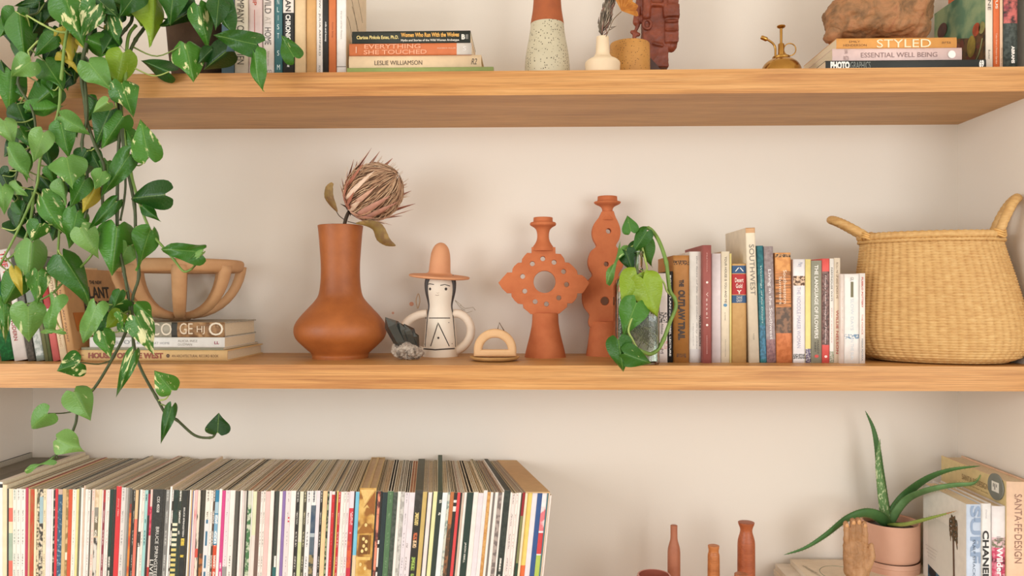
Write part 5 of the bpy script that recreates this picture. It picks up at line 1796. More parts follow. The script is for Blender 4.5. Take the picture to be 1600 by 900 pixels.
m.lathe([(0.0, 0.018), (0.006, 0.026), (0.014, 0.02), (0.017, 0.004)], 24, (xat(cx, Yw), Yw, BOWL_Z))
put('foot', m, BOWLM, ob_, auto=60)

# ---- woven basket with two handles
bx_c, by_c = xat(1466, 0.11), 0.108
ROT = math.radians(-21)
bk = thing('woven_basket', 'large woven straw basket with two upright loop handles by the wall', 'basket', (bx_c, by_c, S2))
kk = ppm(1461, 0.11)
zh = zat(1445, 371, 0.09) - S2
STRAW = NT('straw')
n1 = STRAW.noise(9, 3, 0.6)
n2 = STRAW.noise(1.0, 3, 0.6, stretch=(60, 60, 260))
r1 = STRAW.ramp(n1, [(0.3, lin((200, 154, 94))), (0.7, lin((216, 174, 112)))])
r2 = STRAW.ramp(n2, [(0.3, lin((184, 134, 76))), (0.55, lin((214, 172, 110))), (0.75, lin((230, 196, 138)))])
STRAW.col(STRAW.mix(0.55, (r1, 0), (r2, 0)))
STRAW.b.inputs['Roughness'].default_value = 0.6
STRAW_D = plain((214, 168, 100), 0.6, 0.12, scale=120)
# profile: fraction of height -> half length, half depth (metres), centre shift
HP = [(0.0, 0.098, 0.062), (0.012, 0.122, 0.078), (0.05, 0.146, 0.092), (0.12, 0.161, 0.1), (0.22, 0.1655, 0.104), (0.34, 0.1635, 0.103), (0.5, 0.156, 0.099), (0.68, 0.147, 0.093), (0.85, 0.1375, 0.086), (0.95, 0.1325, 0.081), (1.0, 0.131, 0.079)]
NS, NR, SUBT, SUBR = 58, 47, 6, 4
cr_, sr_ = math.cos(ROT), math.sin(ROT)


def bk_pt(th, f, off=0.0):
    a_ = interp([(q[0], q[1]) for q in HP], f) + off
    b_ = interp([(q[0], q[2]) for q in HP], f) + off
    sh = -0.020 * f ** 1.3
    x, y = a_ * math.cos(th), b_ * math.sin(th)
    return Vector((x * cr_ - y * sr_ + sh, x * sr_ + y * cr_, zh * f))


m = MB()
nt, nr = NS * SUBT, NR * SUBR
for j in range(nr + 1):
    f = j / nr
    for i in range(nt):
        th = 2 * PI * i / nt
        cu = (th * NS / (2 * PI)) % 1.0
        cd = min(cu, 1 - cu)
        ru = (f * NR) % 1.0
        rd = min(ru, 1 - ru)
        off = 0.0011 * math.sin(PI * ru) + 0.0008 * math.sin(PI * cu) - 0.0036 * math.exp(-(cd / 0.14) ** 2) * math.exp(-(rd / 0.2) ** 2) - 0.0007 * math.exp(-(rd / 0.12) ** 2)
        m.v.append(bk_pt(th, f, off))
for j in range(nr):
    for i in range(nt):
        i2 = (i + 1) % nt
        m.f.append([j * nt + i, j * nt + i2, (j + 1) * nt + i2, (j + 1) * nt + i])
        m.m.append(0)
        m.sm.append(True)
m.f.append(list(range(nt - 1, -1, -1)))
m.m.append(0)
m.sm.append(False)
o = link('woven_body', m.mesh('woven_body', [STRAW.m]), bk)
# inside lining so that the mouth reads as hollow
m = MB()
for f in (0.985, 0.5, 0.1):
    m.v += [bk_pt(2 * PI * i / 48, f, -0.006) for i in range(48)]
for j in range(2):
    for i in range(48):
        m.f.append([j * 48 + i, j * 48 + (i + 1) % 48, (j + 1) * 48 + (i + 1) % 48, (j + 1) * 48 + i])
        m.m.append(0)
        m.sm.append(True)
m.f.append(list(range(96, 144)))
m.m.append(0)
m.sm.append(False)
link('inner_wall', m.mesh('inner_wall', [STRAW_D]), bk)


def wrapped(name, pts, rad, turns, parent, closed=False, amp=0.12, mat=STRAW.m):
    """a rope-like roll wrapped with straw: diagonal ridges"""
    base = MB()
    base.tube(pts, rad, 14, closed=closed)
    n = len(pts)
    for i in range(n):
        for q in range(14):
            c = pts[i]
            v = base.v[i * 14 + q]
            ph = turns * 2 * PI * i / n + 2 * PI * q / 14
            base.v[i * 14 + q] = c + (v - c) * (1 + amp * math.sin(ph))
    return link(name, base.mesh(name, [mat]), parent)


rim_pts = [bk_pt(2 * PI * i / 220, 1.0, 0.0) + Vector((0, 0, 0.003)) for i in range(220)]
wrapped('rolled_rim', rim_pts, 0.0078, 64, bk, True, 0.1)
wrapped('rim_coil', [bk_pt(2 * PI * i / 220, 0.972, 0.002) for i in range(220)], 0.0036, 90, bk, True, 0.25)


def handle(th, lean, rise, spread):
    base = bk_pt(th, 1.0)
    out = Vector((math.cos(th) * cr_ - math.sin(th) * sr_ * 0.6, math.cos(th) * sr_ + math.sin(th) * cr_ * 0.6, 0)).normalized()
    side = Vector((-out.y, out.x, 0))
    pts = []
    N = 60
    for i in range(N + 1):
        a_ = PI * i / N
        s_ = math.cos(a_) * spread
        hgt = math.sin(a_) ** 0.75
        pts.append(base + side * s_ + (out * lean + Vector((0, 0, rise))) * hgt + Vector((0, 0, 0.004)) - out * 0.012 * abs(math.cos(a_)))
    wrapped('loop_handle', pts, 0.0088, 20, bk, False, 0.07)
    for e in (0, -1):
        p = pts[e]
        for q in range(3):
            m_ = MB()
            c = p + Vector((0, 0, -0.004 + 0.0045 * q))
            m_.tube([c + (side * math.cos(2 * PI * t / 20) + Vector((0, 0, 0.4)) * 0 + out * math.sin(2 * PI * t / 20)) * 0.0118 + Vector((0, 0, 0.003 * math.sin(4 * PI * t / 20))) for t in range(20)], 0.0022, 6, closed=True)
            link('binding', m_.mesh('binding', [STRAW_D]), bk)


handle(PI + 0.0, 0.058, 0.040, 0.036)
handle(0.0, 0.026, 0.072, 0.036)

# ---- upper shelf: speckled two tone vase
Ys, cx = 0.12, 855
k = ppm(cx, Ys)
SPK = m_clay((206, 196, 168), (196, 186, 158), 30, speck=(70, 60, 46), rough=0.4, bump=0.05, speck_scale=230, speck_thr=0.24)
RUST = m_clay((176, 94, 50), (156, 82, 44), 30, rough=0.7, bump=0.3)
rows = [(118, 35.3), (107, 35), (90, 33.8), (75, 31.5), (60, 28.6), (48, 26.8), (38.5, 26), (37.5, 26.1), (28, 24.5), (16, 22.6), (0, 21.4), (-25, 20.6), (-50, 22), (-64, 24)]
pr, zb = prof_px(rows, cx, Ys)
pr = [(z - (S3 - zb), r) for z, r in pr]
pr[0] = (0, pr[0][1])
sp = spline_prof(pr, 4)
zsplit = (HZ - 39) / k + CAM.z - S3
e0 = sp[-1]
sp += [(e0[0], e0[1] - 0.004), (e0[0] - 0.06, e0[1] - 0.008)]
m = MB()
m.lathe(sp, 56, (xat(cx, Ys), Ys, S3), mi_at=lambda i: 1 if sp[i][0] >= zsplit else 0)
o = put('speckled_vase', m, [SPK, RUST], auto=50)
tag(o, 'cream vase with dark speckles below and a bare rust clay neck, on the upper shelf', 'vase')

# ---- white bud vase
Yu, cx = 0.075, 941.5
k = ppm(cx, Yu)
BUD = m_clay((236, 212, 178), (228, 204, 170), 24, rough=0.6, bump=0.1)
rows = [(114, 26.5), (107, 27), (100, 27.4), (97, 26), (94, 22.5), (91, 16.5), (87, 12.6), (82, 10.8), (74, 10.2), (64, 9.8), (58, 9.6)]
pr, zb = prof_px(rows, cx, Yu)
pr = [(z - (S3 - zb), r) for z, r in pr]
pr[0] = (0, pr[0][1])
sp = spline_prof(pr, 4)
e0 = sp[-1]
sp += [(e0[0] + 0.0004, e0[1] - 0.002), (e0[0] - 0.03, e0[1] - 0.004)]
m = MB()
m.lathe(sp, 48, (xat(cx, Yu), Yu, S3))
o = put('bud_vase', m, BUD, auto=50)
tag(o, 'small cream bud vase with a narrow neck and wide foot, holding dried stems', 'vase')

# ---- dried stems in it
fs = thing('dried_seed_spike', 'dark feathery dried spike standing in the cream bud vase', 'dried flower', at(941, 62, Yu))
m = MB()
axis = smooth_path([at(940, 75, Yu), at(941, 50, Yu), at(947, 25, Yu), at(954, 0, Yu), at(962, -30, Yu)], 10)
m.tube(axis, 0.0022, 6)
put('stem', m, STEMM, fs)
m = MB()
for i in range(420):
    f = rnd.random() ** 0.8
    p = axis[min(int((0.22 + 0.78 * f) * (len(axis) - 1)), len(axis) - 1)]
    t = (axis[-1] - axis[0]).normalized()
    phi = rnd.uniform(0, 2 * PI)
    s_ = Vector((math.cos(phi), math.sin(phi), 0.0))
    L = rnd.uniform(0.014, 0.026)
    w = rnd.uniform(0.007, 0.0125) * (1.1 - 0.4 * f)
    m.tube([p + s_ * 0.003, p + s_ * w + t * L * 0.45, p + s_ * w * rnd.uniform(0.8, 1.3) + t * L], [0.0007, 0.0016, 0.0003], 4, rnd.choice((0, 0, 1, 2, 3)), cap=False)
o = put('seed_scales', m, [plain((120, 106, 88)), plain((84, 72, 60)), plain((164, 148, 128)), plain((150, 112, 98))], fs)
o['kind'] = 'stuff'
pod = thing('dried_fan_leaf', 'golden dried fan shaped leaf on a thin stalk, leaning out of the bud vase', 'dried flower', at(945, 62, Yu - 0.012))
m = MB()
m.tube(smooth_path([at(944, 64, Yu - 0.01), at(952, 45, Yu - 0.012), at(959, 30, Yu - 0.015), at(971, 18, Yu - 0.02)], 6), 0.0009, 6)
put('stalk', m, plain((112, 88, 58)), pod)
m = MB()
for q in range(2):
    base = at(952 + 2 * q, 47 - 4 * q, Yu - 0.012)
    m.tube([base, base + Vector((0.012, -0.002, 0.006 - q * 0.004))], [0.001, 0.0003], 5)
put('twig', m, plain((96, 82, 58)), pod)
kp = ppm(985, Yu)
c0 = at(971, 17, Yu - 0.02)
NP = 15
m = MB()
vs_ = [c0]
for q in range(NP + 1):
    a_ = math.radians(-24 + 140 * q / NP)
    R_ = (25 + 2.5 * math.sin(q * 1.7)) / kp
    vs_.append(c0 + Vector((math.cos(a_) * R_, 0.006 * math.sin(q * PI), math.sin(a_) * R_ * 0.95)) + Vector((0, (0.003 if q % 2 else -0.003), 0)))
m.add(vs_, [(0, q + 1, q + 2) for q in range(NP)])
put('fan_blade', m, mottled((206, 144, 66), (176, 110, 48), 90, 0.5, 0.2), pod)

# ---- mustard cup
Ym, cx = 0.15, 984
k = ppm(cx, Ym)
rows = [(116, 31), (107, 31.4), (90, 31.2), (72, 31), (69.5, 30.4)]
pr, zb = prof_px(rows, cx, Ym)
pr = [(z - (S3 - zb), r) for z, r in pr]
pr[0] = (0, pr[0][1])
e0 = pr[-1]
pr += [(e0[0] + 0.0004, e0[1] - 0.003), (0.012, e0[1] - 0.005), (0.0115, 0.001)]
m = MB()
m.lathe(pr, 56, (xat(cx, Ym), Ym, S3))
o = put('mustard_cup', m, m_clay((204, 148, 74), (188, 130, 60), 24, speck=(96, 64, 28), rough=0.55, bump=0.1, speck_scale=260, speck_thr=0.2), auto=50)
tag(o, 'squat mustard yellow cup with fine speckles, behind the bud vase', 'cup')

# ---- carved red wooden figure
Yk = 0.2
cf = thing('carved_figure', 'carved reddish brown wooden figure on a dark wedge foot, behind the mustard cup', 'carving', (xat(1024, Yk), Yk, S3))
k = ppm(1024, Yk)
REDW = NT('red_wood')
n1 = REDW.noise(26, 4, 0.6)
REDW.col(((REDW.ramp(n1, [(0.3, lin((96, 44, 26))), (0.55, lin((132, 62, 38))), (0.75, lin((158, 80, 50)))])), 0))
REDW.b.inputs['Roughness'].default_value = 0.5
REDW.bump(REDW.noise(160, 3), 0, 0.4, 0.002)
m = MB()


def kb_(x0, x1, y0, y1, yd0=-0.016, yd1=0.02):
    a_, b_ = at(x0, y1, Yk), at(x1, y0, Yk)
    m.box((a_.x, Yk + yd0, a_.z), (b_.x, Yk + yd1, b_.z))


def kc(p, q, r, dy=-0.012):
    capsule(m, at(*p, Yk) + Vector((0, dy, 0)), at(*q, Yk) + Vector((0, dy, 0)), r / k, r / k)


kb_(1003, 1043, -70, 108)
kb_(1037, 1058, -60, 70, -0.02, 0.018)
kc((1048, 60), (1048, 72), 10, -0.002)
kb_(1040, 1059, 12, 32, -0.028, 0.0)
kb_(1037, 1057, 37, 40, -0.026, 0.0)
kb_(1037, 1057, 51, 53, -0.026, 0.0)
kc((1012, -40), (1008, 30), 6, -0.02)
kc((1018, 12), (1034, 13), 3.0, -0.02)
kc((1036, -40), (1037, 30), 3.0, -0.022)
kc((1000, -30), (998, 10), 6, -0.004)
kc((997, 14), (993, 36), 5.5, -0.004)
kc((992, 36), (1001, 30), 4, -0.004)
kc((1000, 34), (992, 50), 2.6, -0.004)
kc((987, 51), (997, 55), 3.4, -0.004)
kc((992, 55), (988, 70), 3.0, -0.004)
kc((1020, 72), (1032, 75), 2.5, -0.018)
me = remeshed('figure_body', m, 0.0022, 2, 0.0012, 0.012)
for v in me.vertices:
    v.co -= cf.location
    v.co.z = max(v.co.z, 0.0)
me.materials.append(REDW.m)
link('figure_body', me, cf)
m = MB()
c = at(1011, 38, Yk - 0.018)
m.tube([c + Vector((math.cos(2 * PI * t / 24) * 6 / k, 0, math.sin(2 * PI * t / 24) * 7 / k)) for t in range(24)], 2.4 / k, 8, closed=True)
put('carved_ring', m, REDW.m, cf)
m = MB()
a_, b_, c_ = at(1014, 91, Yk - 0.02), at(1054, 105, Yk - 0.02), at(1014, 116, Yk - 0.02)
x0, x1 = a_.x, xat(1060, Yk - 0.02)
m.add([(x0, Yk - 0.03, S3), (x1, Yk - 0.03, S3), (x0, Yk - 0.03, a_.z), (x0, Yk - 0.014, S3), (x1, Yk - 0.014, S3), (x0, Yk - 0.014, a_.z), (x1, Yk - 0.03, S3 + 0.004), (x1, Yk - 0.014, S3 + 0.004)],
      [(0, 1, 6, 2), (3, 5, 7, 4), (2, 6, 7, 5), (0, 2, 5, 3), (1, 4, 7, 6), (0, 3, 4, 1)])
put('wedge_foot', m, plain((72, 42, 32), 0.5, 0.2), cf)

# ---- brass plant mister
Yi, cx = 0.09, 1220.5
k = ppm(cx, Yi)
BRASS = NT('brass')
BRASS.b.inputs['Metallic'].default_value = 1.0
BRASS.b.inputs['Roughness'].default_value = 0.22
BRASS.col(BRASS.mix((BRASS.noise(30, 3), 0), lin((200, 154, 82)), lin((166, 120, 56))))
ms = thing('brass_mister', 'small brass plant mister with a pump knob, bent spout and finger ring', 'mister', (xat(cx, Yi), Yi, S3))
rows = [(140, 22), (130, 28), (120, 31), (112, 30.6), (106, 29), (100, 25.5), (95.5, 20), (93, 14.5), (92, 13.4), (89.5, 13.4), (88, 12), (87.2, 8)]
pr, zb = prof_px(rows, cx, Yi)
sp = spline_prof(pr, 4)
d0 = S3 - zb
sp = [(z - d0, r) for z, r in sp if z - d0 > 0]
sp = [(0, sp[0][1] * 0.97)] + sp
m = MB()
m.lathe(sp, 48, (xat(cx, Yi), Yi, S3))
put('tank', m, BRASS.m, ms, auto=60)
for nm, rows in (('pump_barrel', [(88, 4.8), (69.5, 4.8), (68.5, 4.2)]), ('pump_rod', [(69, 2.0), (43.5, 2.1)]), ('pump_knob', [(44.5, 2.4), (43.2, 5.5), (41.5, 6.6), (40.4, 6.2)])):
    pr, zb = prof_px(rows, cx, Yi)
    m = MB()
    m.lathe(pr, 24, (xat(cx, Yi), Yi, zb))
    put(nm, m, BRASS.m, ms, auto=40)
m = MB()
m.tube(smooth_path([at(1211.5, 88, Yi), at(1211.5, 76, Yi), at(1208.5, 69, Yi), at(1202.5, 64, Yi), at(1197, 61, Yi)], 6), 1.7 / k, 10)
put('spout', m, BRASS.m, ms)
m = MB()
m.tube([at(1199, 62.3, Yi), at(1197.5, 61.5, Yi), at(1190.5, 58.5, Yi), at(1189, 57.9, Yi)], [2.2 / k, 3.4 / k, 3.2 / k, 2.6 / k], 14)
put('nozzle', m, BRASS.m, ms, auto=50)
m = MB()
c = at(1234, 77.5, Yi)
m.tube([c + Vector((math.cos(2 * PI * t / 36) * 9.4 / k, 0, math.sin(2 * PI * t / 36) * 9.6 / k)) for t in range(36)], 0.95 / k, 8, closed=True)
put('finger_ring', m, BRASS.m, ms)

# ---- brown root on the right hand books
Yr = 0.105
k = ppm(1370, Yr)
m = MB()
for (x, y), r in (((1330, 25), (40, 40, 36)), ((1375, 20), (52, 46, 42)), ((1415, 15), (36, 44, 44)), ((1305, 30), (18, 26, 24)), ((1300, 55), (12, 18, 12)), ((1380, -40), (56, 46, 40)), ((1425, 45), (22, 34, 20)), ((1345, 45), (40, 44, 18)), ((1395, 46), (40, 44, 18)), ((1340, -40), (30, 36, 40))):
    ball(m, at(x, y, Yr), (r[0] / k, r[1] / k, r[2] / k), 18, 12)
me = remeshed('root', m, 0.0032, 5, 0.0075, 0.04)
nn = [v.normal.copy() for v in me.vertices]
for v, q in zip(me.vertices, nn):
    v.co += q * 0.0016 * mnoise.fractal(Vector((v.co.x / 0.022, v.co.y / 0.02, v.co.z / 0.008)), 0.8, 2.1, 3)
lo = RTOP + 0.0002
c0 = Vector((xat(1368, Yr), Yr, lo))
for v in me.vertices:
    if v.co.z < lo and v.co.x > xat(1303, Yr):
        v.co.z = lo + (v.co.z - lo) * 0.0
    v.co -= c0
ROOT = NT('root_bark')
n1 = ROOT.noise(24, 5, 0.65, dist=0.8)
ROOT.col((ROOT.ramp(n1, [(0.28, lin((92, 66, 44))), (0.45, lin((142, 104, 68))), (0.6, lin((176, 124, 82))), (0.75, lin((150, 92, 62)))]), 0))
ROOT.b.inputs['Roughness'].default_value = 0.7
ROOT.bump(ROOT.noise(90, 5, 0.7), 0, 0.6, 0.004)
me.materials.append(ROOT.m)
o = link('gnarled_root', me, None, loc=c0)
tag(o, 'big gnarled brown root lying on the mustard orange book', 'wood')

# ---- low counter: slim clay and wood vessels


def turned(name, label, cx, Y, rows, mat, cat='vase', dz=0.0):
    pr, zb = prof_px(rows, cx, Y)
    pr = [(z - (S1 - zb), r) for z, r in pr]
    pr = [(0.0, pr[0][1])] + pr
    m_ = MB()
    m_.lathe(spline_prof(pr, 3)[:-1] + [pr[-1], (pr[-1][0] + 0.0005, pr[-1][1] * 0.9), (pr[-1][0] + 0.0005, 0.0006)], 40, (xat(cx, Y), Y, S1))
    o_ = put(name, m_, mat, auto=45)
    tag(o_, label, cat)


turned('bottle_vase', 'slim pinkish brown bottle vase with a long straight neck', 1053, 0.16, [(905, 9.8), (870, 9.8), (861, 9.6), (855, 8.8), (848, 7.0), (842, 5.6), (832, 5.3), (821, 5.4)], m_clay((180, 114, 84), (166, 100, 72), 30, rough=0.6, bump=0.2))
turned('wooden_peg_vase', 'short orange brown wooden vase with a flared lip, between the two taller ones', 1115, 0.12, [(915, 9.4), (880, 9.2), (867, 9.0), (863.5, 8.0), (859.5, 7.8), (855, 8.6), (852.5, 8.7)], m_wood((168, 96, 48), (190, 116, 62), (206, 132, 76), 'cherry', 20))
turned('wooden_bottle', 'dark orange wooden bottle with a pinched neck, tallest of the slim vessels', 1166, 0.15, [(910, 13.6), (870, 13.4), (848, 13.2), (840, 11.8), (833, 9.8), (828, 9.2), (823, 10.4), (819, 12), (816, 12.5)], m_wood((146, 72, 38), (168, 88, 50), (182, 100, 60), 'cherry_dark', 20))
turned('wooden_stub', 'small wooden vessel whose flat round top just shows in front of the dark bottle', 1158, 0.06, [(930, 10.5), (905, 10.6), (899, 10.2), (896.8, 10.4)], m_wood((160, 96, 58), (178, 110, 70), (190, 122, 82), 'cherry_pale', 20))
Yg = 0.07
pr, zb = prof_px([(984, 12), (964, 20), (934, 28), (909, 28.5), (900, 26.5), (898, 25.5)], 1022, Yg)
pr = [(z - (S1 - zb), r) for z, r in pr]
pr = [(0.0, pr[0][1])] + pr
sp = spline_prof(pr, 3)
sp += [(z - 0.0006, r - 0.0026) for z, r in reversed(sp[3:])]
m = MB()
m.lathe(sp, 48, (xat(1022, Yg), Yg, S1))
RG = NT('rose_glaze')
RG.b.inputs['Base Color'].default_value = lin((182, 104, 86))
RG.b.inputs['Roughness'].default_value = 0.12
RG.b.inputs['Coat Weight'].default_value = 0.6
o = put('glazed_bowl', m, RG.m, auto=50)
tag(o, 'shiny rose brown glazed bowl, only its rim showing at the frame edge', 'bowl')

# ---- carved hand
Yh = 0.125
k = ppm(1342, Yh)
m = MB()


def hp_(x, y, dy=0.0):
    return at(x, y, Yh) + Vector((0, dy, 0))


# palm and heel of the hand, wrist
for (x0, y0), (x1, y1), r0, r1 in (((1328, 893), (1324.5, 853), 9.5, 7.2), ((1335, 893), (1333.5, 850), 11, 8), ((1343, 893), (1341.5, 851), 11, 8), ((1350, 893), (1348.5, 856), 9, 6.8), ((1338, 906), (1338, 890), 15, 15)):
    capsule(m, hp_(x0, y0), hp_(x1, y1), r0 / k, r1 / k)
for x, y, r in ((1337, 872, (17, 10, 20)), (1350, 884, (9, 9, 12))):
    ball(m, hp_(x, y), tuple(v / k for v in r))
# fingers: pinky, ring, middle, index (knuckle, joint, tip)
for a_, b_, c_, r in (((1323.5, 856), (1322.3, 836), (1322.0, 818), 4.9), ((1332.6, 853), (1332.0, 830), (1332.6, 813.5), 5.0), ((1341.8, 853), (1341.6, 829), (1341.0, 812.5), 5.0), ((1350.4, 856), (1350.6, 834), (1350.4, 818), 4.7)):
    capsule(m, hp_(*a_), hp_(*b_, -0.003), r * 1.05 / k, r * 1.02 / k, 12)
    capsule(m, hp_(*b_, -0.003), hp_(*c_, 0.001), r * 0.98 / k, r * 0.84 / k, 12)
# thumb leaves the side of the palm near its base
capsule(m, hp_(1352, 886, -0.004), hp_(1360, 868, -0.007), 7.2 / k, 5.8 / k, 12)
capsule(m, hp_(1360, 868, -0.007), hp_(1359.4, 851, -0.006), 5.6 / k, 3.9 / k, 12)
me = remeshed('hand_body', m, 0.00105, 2, 0.0013, 0.009)
hd = thing('carved_hand', 'carved brown wooden hand with fingers together, standing upright before the pink pot', 'sculpture', (xat(1338, Yh), Yh, STACK_Z))
for v in me.vertices:
    v.co -= hd.location
    v.co.z = max(v.co.z, 0.0)
HANDM = NT('carved_wood')
n1 = HANDM.noise(30, 4, 0.6, stretch=(1, 1, 0.35))
HANDM.col((HANDM.ramp(n1, [(0.3, lin((142, 100, 62))), (0.52, lin((176, 130, 88))), (0.75, lin((196, 152, 110)))]), 0))
HANDM.b.inputs['Roughness'].default_value = 0.6
HANDM.bump(HANDM.noise(170, 4), 0, 0.35, 0.0015)
me.materials.append(HANDM.m)
link('hand_body', me, hd)
for (x, y), r in (((1322.0, 820), 3.0), ((1332.5, 816), 3.1), ((1341.0, 815), 3.1), ((1350.4, 820.5), 2.9)):
    m = MB()
    ball(m, hp_(x, y, -0.0052), (r / k, 0.0012, r * 1.25 / k), 12, 8)
    put('fingernail', m, plain((206, 152, 100), 0.45, 0.08), hd)
m = MB()
m.lathe(spline_prof([(0.0, 0.0255), (0.004, 0.0268), (0.008, 0.0262), (0.0105, 0.024)], 3), 32, (xat(1338, Yh), Yh, STACK_Z), sy=0.8)
put('cuff', m, HANDM.m, hd, auto=60)
# ================================================================== plants
LEAFM = {
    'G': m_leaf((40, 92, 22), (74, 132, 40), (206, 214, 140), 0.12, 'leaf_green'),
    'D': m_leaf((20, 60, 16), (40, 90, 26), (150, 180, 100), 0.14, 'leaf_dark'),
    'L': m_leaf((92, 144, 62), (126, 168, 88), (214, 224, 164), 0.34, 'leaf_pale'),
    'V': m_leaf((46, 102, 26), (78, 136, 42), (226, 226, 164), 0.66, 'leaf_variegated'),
    'S': m_leaf((60, 116, 40), (82, 136, 50), (230, 230, 176), 0.95, 'leaf_strongly_variegated'),
    'Y': m_leaf((184, 164, 50), (206, 186, 74), (120, 150, 50), 0.35, 'leaf_yellowing'),
    'N': m_leaf((116, 152, 30), (142, 172, 46), (190, 206, 100), 0.3, 'leaf_lime'),
}


def leaf_mesh(fold, curl, wave, tipbend=0.0):
    """heart-shaped leaf: base (stalk) at the origin, tip at y = 1, about 0.9 wide, face towards +z; UV x 0..1 across, y along"""
    NU, NV = 8, 14
    prof = [(0.0, 0.20), (0.04, 0.33), (0.10, 0.42), (0.18, 0.465), (0.27, 0.475), (0.37, 0.455), (0.47, 0.41), (0.57, 0.345), (0.67, 0.265), (0.77, 0.185), (0.86, 0.11), (0.93, 0.055), (0.97, 0.025), (1.0, 0.003)]
    v, uv, f = [], [], []
    for j in range(NV):
        s, w = prof[j]
        for i in range(NU + 1):
            u = -1 + 2 * i / NU
            au = abs(u)
            y = -0.14 + 1.14 * s
            y += 0.17 * max(0, 1 - au / 0.75) ** 1.3 * max(0, 1 - s / 0.4) ** 2
            x = u * w
            z = -abs(x) * math.tan(fold) - curl * max(0, y) ** 2 * 0.5 + wave * math.sin(7.0 * s + u * 2.0 + tipbend) * au * 0.055
            z -= tipbend * max(0, y - 0.7) ** 2
            z += 0.06 * au * (1 - au) * (1 - s)
            v.append((x, y, z))
            uv.append((0.5 + x, y))
    for j in range(NV - 1):
        for i in range(NU):
            a = j * (NU + 1) + i
            f.append((a, a + 1, a + NU + 2, a + NU + 1))
    me = bpy.data.meshes.new('leaf')
    me.from_pydata(v, [], f)
    ul = me.uv_layers.new(name='UVMap')
    for lp in me.loops:
        ul.data[lp.index].uv = uv[lp.vertex_index]
    me.shade_smooth()
    return me


LEAF_V = [leaf_mesh(math.radians(a), c, w, t) for a, c, w, t in ((18, 0.3, 1.6, 1.5), (30, 0.5, 1.8, 2.5), (12, 0.2, 2.4, 0.5), (24, 0.7, 1.2, 3.0), (40, 0.3, 2.0, 1.2), (8, -0.25, 2.2, 1.0), (46, 0.8, 1.0, 2.0))]
LEAF_M = {}


def leaf(parent, base, tip, wpx, kind, Y, dY=0.0, variant=None, rollsign=None, name='leaf'):
    A, B = at(*base, Y), at(*tip, Y + dY)
    d = B - A
    L = d.length
    k = ppm(base[0], Y)
    w = wpx / k
    vi = rnd.randrange(len(LEAF_V)) if variant is None else variant
    nom = 0.93 * L
    sgn = rnd.choice((-1, 1)) if rollsign is None else rollsign
    roll = 0.0
    narrow = w < 0.42 * L
    if narrow and variant is None:
        vi = 2
    wid = max(w, (0.3 if narrow else 0.62) * L)
    if w < wid:
        roll = math.acos(max(0.24, w / wid)) * sgn
    view = (CAM - A).normalized()
    yd = d.normalized()
    nz = view - yd * view.dot(yd)
    nz.normalize()
    nz = Matrix.Rotation(roll, 3, yd) @ nz
    xd = yd.cross(nz).normalized()
    key = (vi, kind)
    if key not in LEAF_M:
        me = LEAF_V[vi].copy()
        me.materials.append(LEAFM[kind])
        LEAF_M[key] = me
    m = Matrix((xd, yd, nz)).transposed().to_4x4() @ Matrix.Diagonal((wid / 0.95, L, L, 1))
    m.translation = A - parent.location
    link(name, LEAF_M[key], parent, mw=m)
    return A


STEM_D = plain((66, 76, 42), 0.6, 0.2)
STEM_G = plain((112, 142, 62), 0.5, 0.15)
STEM_L = plain((164, 182, 98), 0.5, 0.12)
PETI = plain((112, 130, 62), 0.5, 0.2)

# ---- hanging pothos on the upper shelf
hp = thing('hanging_pothos', 'big trailing plant with many heart shaped green and cream leaves hanging from the upper shelf', 'plant', (xat(275, 0.12), 0.12, S3))
m = MB()
kq = ppm(300, 0.13)
m.lathe(spline_prof([(0.0, 0.040), (0.01, 0.047), (0.06, 0.056), (0.125, 0.062), (0.135, 0.064), (0.137, 0.060), (0.12, 0.056), (0.1, 0.05), (0.098, 0.001)], 3), 40, (xat(308, 0.13), 0.13, S3))
m.v = [v + Vector((0, 0, 0.0006)) for v in m.v]
put('pot', m, m_clay((84, 62, 46), (104, 78, 58), 30, rough=0.8, bump=0.3), hp)
m = MB()
m.lathe([(0.0, 0.058), (0.004, 0.001)], 24, (xat(308, 0.13), 0.13, S3 + 0.112))
put('soil', m, plain((44, 34, 26), 0.95, 0.3), hp)

